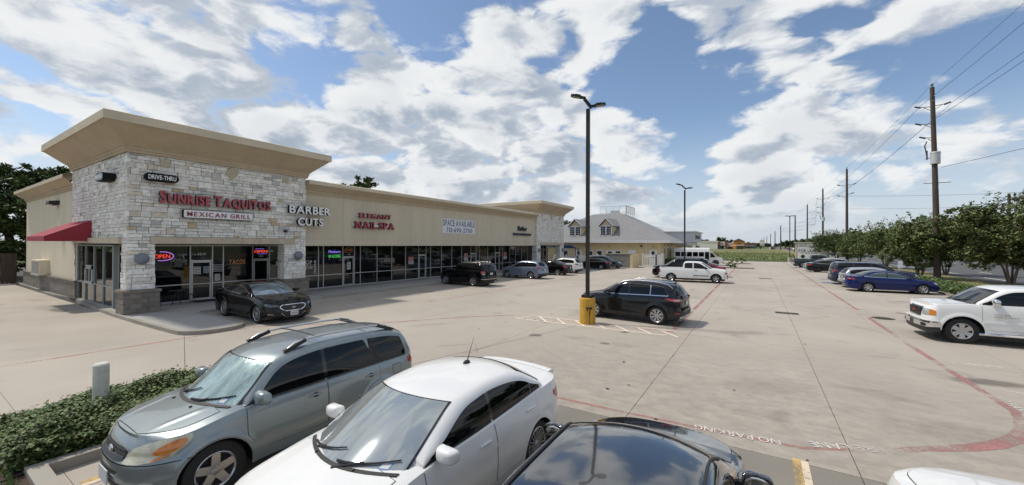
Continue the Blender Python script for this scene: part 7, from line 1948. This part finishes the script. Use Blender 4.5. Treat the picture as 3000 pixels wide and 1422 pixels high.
picket('picket_fence', 'white picket fence right of the block wall', (-14.4, 59.5), (-12.45, 59.3), 1.78); picket('picket_fence', 'white picket fence turning back beside the yellow wall', (-12.45, 59.3), (-11.9, 61.9), 1.78)
picket('picket_fence', 'white picket fence between the far tower and the black sedan', (-21.2, 51.2), (-25.8, 52.4), 1.62); picket('picket_fence', 'white picket fence running back to the block wall', (-21.2, 51.2), (-18.5, 57.5), 1.70)
# blue shade canopy
su = thing('shade_canopy', (-24, 53, 0), 'bright blue shade canopy over the play yard behind the far tower', 'canopy'); b = MB(); b.add([(-26.6, 52, 2.9), (-22.9, 52.5, 3.12), (-21.4, 52.2, 2.58), (-23.6, 55.8, 2.62), (-26.6, 55.8, 2.7)], [(0, 1, 4), (1, 3, 4), (1, 2, 3)])
o = b.build('fabric', 'blue_shade', su, world=True); o.modifiers.new('thick', 'SOLIDIFY').thickness = .02
for x, y in ((-26.4, 52.2), (-23.4, 55.6), (-21.6, 52.4)): b = MB(); b.cyl((x, y, 0), (x, y, 2.7), .06, None, 8); b.build('pole', 'metal_dark', su, 40, world=True)
# ------------------------------------------------------------------ far shops beyond the field
mat('far_cream', (.72, .69, .60), .9); mat('far_orange', (.60, .26, .06), .9); mat('far_brown', (.17, .09, .07), .9); mat('far_dark', (.05, .05, .055), .7); mat('far_pink', (.62, .48, .42), .9)
def block(label, loc, parts, cat='building', name='far_building'):
    t = thing(name, loc, label, cat, 'shops beyond the field')
    for nm, m, lo, hi in parts: b = MB(); b.box(lo, hi); b.build(nm, m, t)
    return t
block('long low cream building beyond the field', (-39, 384, 0), [('wall', 'far_cream', (-12, 0, 0), (9.1, 24, 6.2)), ('parapet', 'far_cream', (-4, -.3, 6.2), (9.1, 24, 7.1)), ('pier', 'far_pink', (9.1, -.8, 0), (9.7, 20, 6.6)), ('shopfront', 'far_dark', (9.7, -.6, 0), (13, 20, 3.0)), ('pier', 'far_brown', (10.2, -1, 3.0), (11.6, 20, 6.4)), ('wall', 'far_pink', (11.6, -.6, 3.0), (15.2, 20, 6.5)), ('sign_disc', 'far_dark', (12.6, -.8, 4.2), (13.5, -.6, 5.1)), ('pier', 'far_brown', (15.2, -1, 0), (16.3, 20, 6.3))])
block('pinkish low shop beyond the field', (-20.3, 390, 0), [('wall', 'far_pink', (-2.4, 0, 0), (2.6, 18, 5.6)), ('band', 'far_cream', (-2.4, -.3, 2.2), (2.6, 0, 2.9)), ('shopfront', 'far_dark', (-1.5, -.4, .3), (1.8, -.1, 2.0))])
og = block('small orange building with a brown gable beyond the field', (-13.7, 384, 0), [('wall', 'far_orange', (-4, 0, 0), (4, 14, 6.7)), ('band', 'far_cream', (-4, -.3, 3.0), (4, 0, 3.6)), ('shopfront', 'far_dark', (-1.2, -.4, 0), (3.0, -.1, 2.9)), ('sign_bar', 'far_brown', (-1.2, -.4, 4.8), (1.6, -.1, 5.3)), ('pier', 'far_orange', (-3.8, -.6, 0), (-1.8, 0, 3.0))])
b = MB(); b.prism([(-4.6, 6.7), (4.6, 6.7), (0, 9.0)], 15, (0, -.6, 0), (1, 0, 0), (0, 0, 1), (0, 1, 0)); b.build('roof', 'far_brown', og, fix=True)
block('low shops with a red roof band beyond the orange building', (-6.5, 470, 0), [('wall', 'far_cream', (-5.6, 0, 0), (5.5, 16, 4.2)), ('roof_band', 'far_brown', (-5.8, -.4, 3.2), (5.7, 16, 5.8)), ('shopfront', 'far_dark', (-4.6, -.3, .4), (4.6, 0, 2.4))])
block('tall pale pylon sign far along the road', (3.8, 470, 0), [('post', 'far_dark', (-1.2, 0, 0), (-.8, .5, 3)), ('post', 'far_dark', (.8, 0, 0), (1.2, .5, 3)), ('panel', 'far_pink', (-2, -.2, 3), (2, .7, 8.6)), ('panel', 'far_cream', (-1.7, -.3, 4.5), (1.7, -.2, 6.8))], 'sign', 'pylon_sign')
block('low white sign on the grass near the distant poles', (8.3, 330, 0), [('panel', 'far_cream', (-1.4, 0, 0), (.2, .5, 2.0)), ('panel', 'far_dark', (-.5, -.2, .4), (1.3, -.02, 2.2))], 'sign', 'low_sign')
for k, (x, y, m, lab) in enumerate(((21, 330, 'paint_white', 'white'), (24.6, 360, 'paint_silver', 'silver'), (21.2, 395, 'paint_red', 'red'), (28.4, 420, 'paint_white', 'second white'), (25, 300, 'paint_black', 'black'))):
    t = thing('moving_car', (x, y, 0), 'tiny %s car far along the road' % lab, 'car', 'cars far along the road'); b = MB(); b.prism([(-2.3, .35), (2.3, .35), (2.3, .8), (1.6, .95), (.9, 1.42), (-1.1, 1.45), (-1.8, 1.0), (-2.3, .9)], 1.8, (-.9, 0, 0), (0, 1, 0), (0, 0, 1), (1, 0, 0)); b.build('body', m, t, fix=True)
    for yy in (-1.4, 1.4): b = MB(); b.cyl((-.92, yy, .34), (.92, yy, .34), .34, None, 12); b.build('axle_wheels', 'tyre', t)
    b = MB(); b.prism([(-1.5, 1.0), (1.2, 1.0), (.8, 1.36), (-1.0, 1.38)], 1.82, (-.91, 0, 0), (0, 1, 0), (0, 0, 1), (1, 0, 0)); b.build('window', 'car_glass', t, fix=True)
# ------------------------------------------------------------------ trees, hedges
mat('bark', (.10, .075, .06), .95, var=.35, vscale=3, stretch=(4, 4, .6), bump=.8, bscale=14); mat('bark_pale', (.20, .155, .12), .9, var=.3, vscale=3, stretch=(4, 4, .6))
def leafm(n, c, isl=.45): 
    m = mat('leaf_' + n, c, .62, island=isl, spec=.35); return m
leafm('myrtle', (.12, .165, .052)); leafm('bronze', (.13, .125, .05)); leafm('dark', (.085, .13, .045)); leafm('oak', (.085, .12, .038)); leafm('hedge', (.085, .125, .042), .6); leafm('tip', (.15, .18, .06), .5); leafm('far', (.065, .09, .045), .3); leafm('bright', (.14, .20, .05), .4)
import numpy as np
def leaf_quads(b, pts, size, r_, mix, tilt=1.0, aspect=.5):
    """one diamond leaf per point; kept on the builder as arrays until build_leaves"""
    n = len(pts); g = np.random.default_rng(r_.randrange(1 << 30)); p = np.array([tuple(q) for q in pts]).reshape(n, 3)
    a = g.uniform(0, 6.283, n); e = g.uniform(-.9, .9, n) * tilt; s_ = size * g.uniform(.6, 1.35, n)
    u = np.stack([np.cos(a) * np.cos(e), np.sin(a) * np.cos(e), np.sin(e)], 1)
    k = np.stack([g.uniform(-.6, .6, n), g.uniform(-.6, .6, n), np.ones(n)], 1)
    w = np.cross(u, k); w /= np.linalg.norm(w, axis=1)[:, None]; w *= (s_ * aspect)[:, None]; u = u * s_[:, None]
    dz = np.zeros((n, 3)); dz[:, 2] = -.04 * s_
    v = np.stack([p, p + u * .5 + w * .5 + dz, p + u, p + u * .5 - w * .5 + dz], 1).reshape(-1, 3)
    mi = (g.random(n) < mix).astype(np.int32)
    if not hasattr(b, 'acc'): b.acc = []
    b.acc.append((v, mi))
def build_leaves(b, name, mats, parent=None, world=False):
    v = np.concatenate([q[0] for q in b.acc]); mi = np.concatenate([q[1] for q in b.acc]); n = len(mi)
    me = bpy.data.meshes.new(name); me.vertices.add(4 * n); me.vertices.foreach_set('co', v.astype(np.float32).ravel())
    me.loops.add(4 * n); me.loops.foreach_set('vertex_index', np.arange(4 * n, dtype=np.int32))
    me.polygons.add(n); me.polygons.foreach_set('loop_start', np.arange(0, 4 * n, 4, dtype=np.int32)); me.polygons.foreach_set('loop_total', np.full(n, 4, dtype=np.int32))
    me.polygons.foreach_set('material_index', mi)
    for m_ in mats: me.materials.append(M[m_])
    me.update(calc_edges=True); me.validate()
    return link(name, me, parent, world)
def in_ball(r_):
    while True:
        v = Vector((r_.uniform(-1, 1), r_.uniform(-1, 1), r_.uniform(-1, 1)))
        if v.length_squared <= 1: return v
def tree(name, label, loc, seed, blobs, leaf, n_leaf, mats, trunk, bark='bark', group=None, tips=(), mix=.25, shell_bias=.55, cat='tree', aspect=.5):
    """blobs: (x, y, z, rx, ry, rz) in local metres; each holds sub clumps of leaves"""
    r_ = random.Random(seed); t = thing(name, loc, label, cat, group)
    b = MB()
    for path, rad in trunk: b.tube(path, rad, 8)
    b.build('trunk', bark, t, 50)
    b = MB(); vol = sum((q[3] * q[4] * q[5]) ** .7 for q in blobs)
    pts = []
    for q in blobs:
        k = int(n_leaf * (q[3] * q[4] * q[5]) ** .7 / vol); nc = max(4, k // 70)
        for _ in range(nc):
            c = in_ball(r_); 
            if c.length > .01 and r_.random() < shell_bias: c = c.normalized() * r_.uniform(.72, 1.0)
            cc = Vector((q[0] + c.x * q[3], q[1] + c.y * q[4], q[2] + c.z * q[5])); cr = min(q[3], q[5]) * r_.uniform(.16, .34)
            for _ in range(max(1, k // nc)):
                d = in_ball(r_); pts.append(cc + Vector((d.x * cr * 1.25, d.y * cr * 1.25, d.z * cr * .75)))
    for (x, y, z, dx, dy, dz, n_) in tips:
        for i in range(n_):
            s_ = r_.random(); pts.append(Vector((x + dx * s_ + r_.gauss(0, .05 + .10 * (1 - s_)), y + dy * s_ + r_.gauss(0, .1), z + dz * s_ + r_.gauss(0, .05))))
    leaf_quads(b, pts, leaf, r_, mix, aspect=aspect)
    build_leaves(b, 'crown', mats, t)
    return t
def limbs(r_, h, n, spread, r0):
    out = []
    for k in range(n):
        a = 2 * math.pi * k / n + r_.uniform(-.3, .3); s_ = spread * r_.uniform(.6, 1.1)
        out.append(([(.10 * math.cos(a), .10 * math.sin(a), -.1), (.25 * s_ * math.cos(a), .25 * s_ * math.sin(a), h * .35), (.62 * s_ * math.cos(a + .2), .62 * s_ * math.sin(a + .2), h * .7), (s_ * math.cos(a + .3), s_ * math.sin(a + .3), h * 1.05)], [r0, r0 * .8, r0 * .55, r0 * .25]))
    return out
def myrtle(x, y, sc, seed, label, mats=('leaf_myrtle', 'leaf_bronze'), mix=.30, nl=5200, tipn=26):
    r_ = random.Random(seed)
    bl = [(r_.uniform(-1.7, 1.7) * sc, r_.uniform(-1.4, 1.4) * sc, r_.uniform(1.35, 3.5) * sc, r_.uniform(.85, 1.35) * sc, r_.uniform(.85, 1.35) * sc, r_.uniform(.6, .95) * sc) for _ in range(16)] + [(0, 0, 2.7 * sc, 2.1 * sc, 2.1 * sc, 1.35 * sc)]
    tp = []
    for _ in range(tipn):
        a = r_.uniform(0, 6.28); q = r_.uniform(.3, 2.3) * sc; tp.append((q * math.cos(a), q * math.sin(a), r_.uniform(3.7, 4.6) * sc - q * .25, r_.uniform(-.5, .5), r_.uniform(-.4, .4), r_.uniform(.4, 1.1), 26))
    for _ in range(12):
        a = r_.uniform(0, 6.28); tp.append((1.7 * sc * math.cos(a), 1.7 * sc * math.sin(a), 2.3 * sc, .8 * math.cos(a), .8 * math.sin(a), -r_.uniform(.5, 1.1) * sc, 40))
    tree('small_tree', label, (x, y, .05), seed, bl, .20 * sc ** .5, int(nl * 3.2), list(mats), limbs(r_, 2.3 * sc, 5, 1.2 * sc, .055 * sc), 'bark_pale', 'small trees along the road', tp, mix)
myrtle(17.6, 49.0, 1.62, 1, 'largest and nearest roadside tree, reddish brown, at the right edge', ('leaf_myrtle', 'leaf_bronze'), .42, 13000, 30)
myrtle(13.2, 52.9, 1.30, 2, 'roadside tree wrapped round the nearest utility pole', nl=8000)
myrtle(15.2, 74.5, 1.36, 3, 'third roadside tree from the right, before the road', nl=7000)
myrtle(15.6, 93.5, 1.36, 4, 'fourth roadside tree from the right, lighter green', ('leaf_myrtle', 'leaf_tip'), .35, 6000)
myrtle(13.6, 103, 1.40, 5, 'fifth roadside tree, beside the second utility pole', ('leaf_dark', 'leaf_bronze'), .3, 6000)
myrtle(13.8, 122, 1.45, 6, 'farthest roadside tree, beside the FOR LEASE sign', ('leaf_dark', 'leaf_myrtle'), .4, 5000)
myrtle(17.4, 61.5, 1.32, 7, 'roadside tree between the two nearest, low and wide', ('leaf_dark', 'leaf_myrtle'), .4, 6000)
# hedge by the camera and hedge by the road
def hedge(name, label, area, top, n, size, seed, mats, mix, density_side=.4, core='leaf_dark', base=.1):
    r_ = random.Random(seed); x0, x1, y0, y1 = area; t = thing(name, ((x0 + x1) / 2, (y0 + y1) / 2, 0), label, 'hedge')
    def H(x, y):
        e = min(x - x0, x1 - x, y - y0, y1 - y); k = min(1, max(0, e / .32)); k = math.sqrt(max(0, 1 - (1 - k) ** 2))
        return (top + .07 * math.sin(x * 3.1 + 1) * math.cos(y * 2.3) + .05 * math.sin(x * 7 + y * 5)) * (.45 + .55 * k)
    b = MB(); N1, N2 = 22, 26; P = []
    for i in range(N1 + 1):
        P.append([(x0 + .1 + (x1 - x0 - .2) * i / N1, y0 + .1 + (y1 - y0 - .2) * j / N2, max(.05, H(x0 + .1 + (x1 - x0 - .2) * i / N1, y0 + .1 + (y1 - y0 - .2) * j / N2) * .80)) for j in range(N2 + 1)])
    b.grid(P, 0, True)
    for edge_ in ([r[0] for r in P], [r[-1] for r in P], P[0], P[-1]): b.grid([edge_, [(p[0], p[1], .02) for p in edge_]], 0)
    b.build('inner_twigs', core, t, world=True)
    b = MB(); pts = []
    for _ in range(n):
        if r_.random() < density_side:
            s_ = r_.random(); per = r_.random() * 2 * ((x1 - x0) + (y1 - y0)); a, c = x1 - x0, y1 - y0
            if per < a: x, y = x0 + per, y0
            elif per < a + c: x, y = x1, y0 + per - a
            elif per < 2 * a + c: x, y = x1 - (per - a - c), y1
            else: x, y = x0, y1 - (per - 2 * a - c)
            z = base + (H(min(max(x, x0 + .12), x1 - .12), min(max(y, y0 + .12), y1 - .12)) - base) * s_; bl = .12 * math.sin(s_ * 3.14); x += r_.gauss(0, .05); y += r_.gauss(0, .05)
        else:
            x, y = r_.uniform(x0, x1), r_.uniform(y0, y1); z = H(x, y) + abs(r_.gauss(0, .045)) - .05
            if r_.random() < .015: z += r_.uniform(.05, .16)
        pts.append((x, y, z))
    leaf_quads(b, pts, size, r_, mix, .8, .62)
    build_leaves(b, 'foliage', mats, t, True)
hedge('hedge', 'clipped green hedge in the bed left of the grey green SUV', (-10.35, -8.42, .98, 4.4), .45, 52000, .058, 21, ['leaf_hedge', 'leaf_tip'], .24)
hedge('hedge', 'low green hedge along the kerb in front of the blue sedan', (10.5, 11.9, 31.0, 52), .62, 15000, .13, 22, ['leaf_hedge', 'leaf_bright'], .25)
hedge('hedge', 'low dark hedge along the kerb farther up the road side row', (10.5, 11.7, 54, 72), .6, 6000, .15, 23, ['leaf_dark', 'leaf_hedge'], .3)
hedge('hedge', 'low dark shrubs at the corner of the yellow building', (-12.0, -9.6, 62.6, 66), 1.0, 4000, .16, 24, ['leaf_dark', 'leaf_hedge'], .2)
for x, y, lab in ((-3.2, 62.5, 'small green bush on the kerb island beyond the red sedan'), (-2.4, 78, 'small round bush on the far kerb island')):
    r_ = random.Random(int(x * 10) + 50); tree('bush', lab, (x, y, 0), 60 + int(y), [(0, 0, .55, .75, .75, .55)], .16, 900, ['leaf_bright', 'leaf_hedge'], [([(0, 0, 0), (0, 0, .5)], [.05, .03])], cat='bush', mix=.4)
for x0, y0 in ((-4.6, 61.6), (-5.2, 77.2)):
    b = MB(); b.box((x0, y0, 0), (x0 + 4.2, y0 + 1.2, .15)); tag(b.build('kerb_island', 'kerb_concrete'), None, None, None, 'structure')
# big tree at the far left, behind the shops
r_ = random.Random(9)
tree('oak_tree', 'big dark tree behind the left end of the shops', (-58, 4.8, 0), 31, [(0, 0, 8.2, 2.6, 2.6, 1.7), (-.6, 3.6, 8.6, 2.2, 2.0, 1.5), (1.5, 5.5, 7.6, 1.6, 1.8, 1.1), (0, -3.2, 7.4, 2.6, 2.6, 1.9), (1.0, 1.0, 6.0, 3.0, 4.0, 1.6), (.5, -4, 4.6, 2.5, 3.0, 1.5), (1, 3, 4.6, 2.2, 2.6, 1.2), (.8, 0, 3.4, 2.0, 3.6, 1.0), (-1, -3, 2.0, 2.0, 4, 1.6), (-1, 3, 2.0, 2.0, 3.5, 1.6), (0, 1.8, 9.7, 1.3, 1.4, .8), (0, 4.6, 9.6, 1.1, 1.1, .8)], .40, 42000, ['leaf_oak', 'leaf_dark'],
     [([(0, 1.5, -.1), (0, 1.5, 3), (.2, 1.2, 5), (0, 0, 8)], [.35, .3, .22, .1]), ([(0, 1.4, 4), (0, 3.5, 6.5), (0, 4.8, 8.6)], [.25, .18, .07]), ([(0, 1.3, 4.2), (.2, -1.5, 6), (0, -3.4, 7.6)], [.25, .18, .07])], mix=.4)
# tree tops above the roof of the shops
def far_tree(name, lab, x, y, h, w, seed, mats=('leaf_oak', 'leaf_dark'), n=2600, leaf=.5, grp=None):
    r_ = random.Random(seed); bl = [(r_.uniform(-.6, .6) * w, r_.uniform(-.6, .6) * w, h - w * r_.uniform(.35, 1.0), w * r_.uniform(.32, .6), w * r_.uniform(.32, .6), w * r_.uniform(.22, .36)) for _ in range(9)]
    tree(name, lab, (x, y, 0), seed, bl, leaf, n, list(mats), [([(0, 0, -.1), (.1, 0, h * .4), (0, 0, h * .9)], [w * .12, w * .09, w * .03])], group=grp, mix=.4)
far_tree('pine_tree', 'dark pine top above the shop roof to the right of the stone tower', -61, 46.2, 15.9, 4.2, 41, n=4200, leaf=.48)
far_tree('pine_tree', 'small dark tree top just over the shop cornice left of the far tower', -62, 84.5, 14.0, 2.6, 42, n=1400)
far_tree('pine_tree', 'smallest dark tree top over the shop cornice', -63, 92, 13.6, 1.9, 43, n=1000)
far_tree('pine_tree', 'dark tree top seen under the flared roof of the far tower', -55, 95, 13.4, 2.6, 44, n=1500)
far_tree('pine_tree', 'dark tree between the far tower and the left dormer', -42, 95.5, 9.8, 2.4, 45, n=1700)
far_tree('pine_tree', 'dark tree against the left hip of the grey roof', -43.5, 108, 10.6, 3.0, 46, n=1900)
# trees beyond the field and across the road
far_tree('far_tree', 'rounded dark tree behind the long cream building', -30, 430, 11.8, 4.5, 51, ('leaf_far', 'leaf_dark'), 1500, 1.2); far_tree('far_tree', 'low dark tree behind the left part of the cream building', -44, 430, 10.2, 4.5, 52, ('leaf_far', 'leaf_dark'), 1500, 1.2); far_tree('far_tree', 'dark tree behind the right part of the cream building', -24, 440, 9.5, 4, 53, ('leaf_far', 'leaf_dark'), 1200, 1.2)
far_tree('far_tree', 'dark rounded tree beside the distant poles', 23, 470, 8.6, 5, 54, ('leaf_far', 'leaf_dark'), 2200, 1.2); far_tree('far_tree', 'dark tree behind the orange building', -8, 520, 8, 6, 55, ('leaf_far', 'leaf_dark'), 1500, 1.2)
for k, (x, y, w) in enumerate(((-12.5, 378, 1.3), (-9.0, 378, 1.3), (-6.0, 380, 1.4), (-1.0, 400, 1.6), (1.6, 330, 1.3))): far_tree('small_tree', 'small ornamental tree before the far shops, number %s from the left' % ('one', 'two', 'three', 'four', 'five')[k], x, y, w * 2.1, w, 70 + k, ('leaf_far', 'leaf_dark'), 350, .6)
def woods(name, x0, x1, y0, y1, h, n, seed, leaf=.8):
    """a far wood that reads as one mass"""
    r_ = random.Random(seed); b = MB()
    for _ in range(n):
        s_ = r_.random(); x, y = x0 + (x1 - x0) * r_.random(), y0 + (y1 - y0) * s_; hh = h(s_) * r_.uniform(.72, 1.06); w = hh * r_.uniform(.26, .42)
        pts = []
        for _ in range(230):
            d = in_ball(r_); d = d.normalized() * r_.uniform(.6, 1) if d.length > .01 else d
            lb = .75 + .25 * math.sin(d.x * 7 + x) * math.sin(d.y * 6 + y)
            pts.append((x + d.x * w * lb, y + d.y * w * lb, hh * .58 + d.z * hh * .42 * lb))
        leaf_quads(b, pts, leaf * (1 + hh * .03), r_, .35, aspect=.8)
    return tag(build_leaves(b, name, ['leaf_far', 'leaf_oak']), None, None, None, 'stuff')
woods('woods', 44, 62, 60, 150, lambda s_: 8.0 + 4.0 * math.sin(s_ * 9) ** 2, 120, 81, 1.1)
woods('woods', 42, 70, 150, 420, lambda s_: 11.0 + 2.5 * math.sin(s_ * 14), 150, 82, 1.7)
woods('woods', 46, 90, 420, 1100, lambda s_: 12, 120, 83, 2.4); woods('woods', -420, 44, 1050, 1250, lambda s_: 8, 160, 84, 3.0); woods('woods', -300, -70, 400, 480, lambda s_: 7, 70, 85, 1.6)
far_tree('pine_tree', 'tall dark pine rising above the wood across the road, near the utility pole', 50, 190, 14.8, 5, 91, ('leaf_far', 'leaf_dark'), 2200, .8); far_tree('pine_tree', 'ragged dark tree top at the right edge above the wood', 46, 118, 15.0, 4, 92, ('leaf_far', 'leaf_dark'), 1800, .7)
mat('roof_tan', (.30, .22, .13), .9); hs_ = thing('house', (47, 126, 0), 'tan roofed house half hidden in the wood across the road', 'house'); b = MB(); b.box((-5, -5, 0), (5, 5, 4.6)); b.build('wall', 'roof_tan', hs_); b = MB(); b.prism([(-6, 4.6), (6, 4.6), (0, 8.0)], 12, (0, -6, 0), (1, 0, 0), (0, 0, 1), (0, 1, 0)); b.build('roof', 'roof_tan', hs_, fix=True)
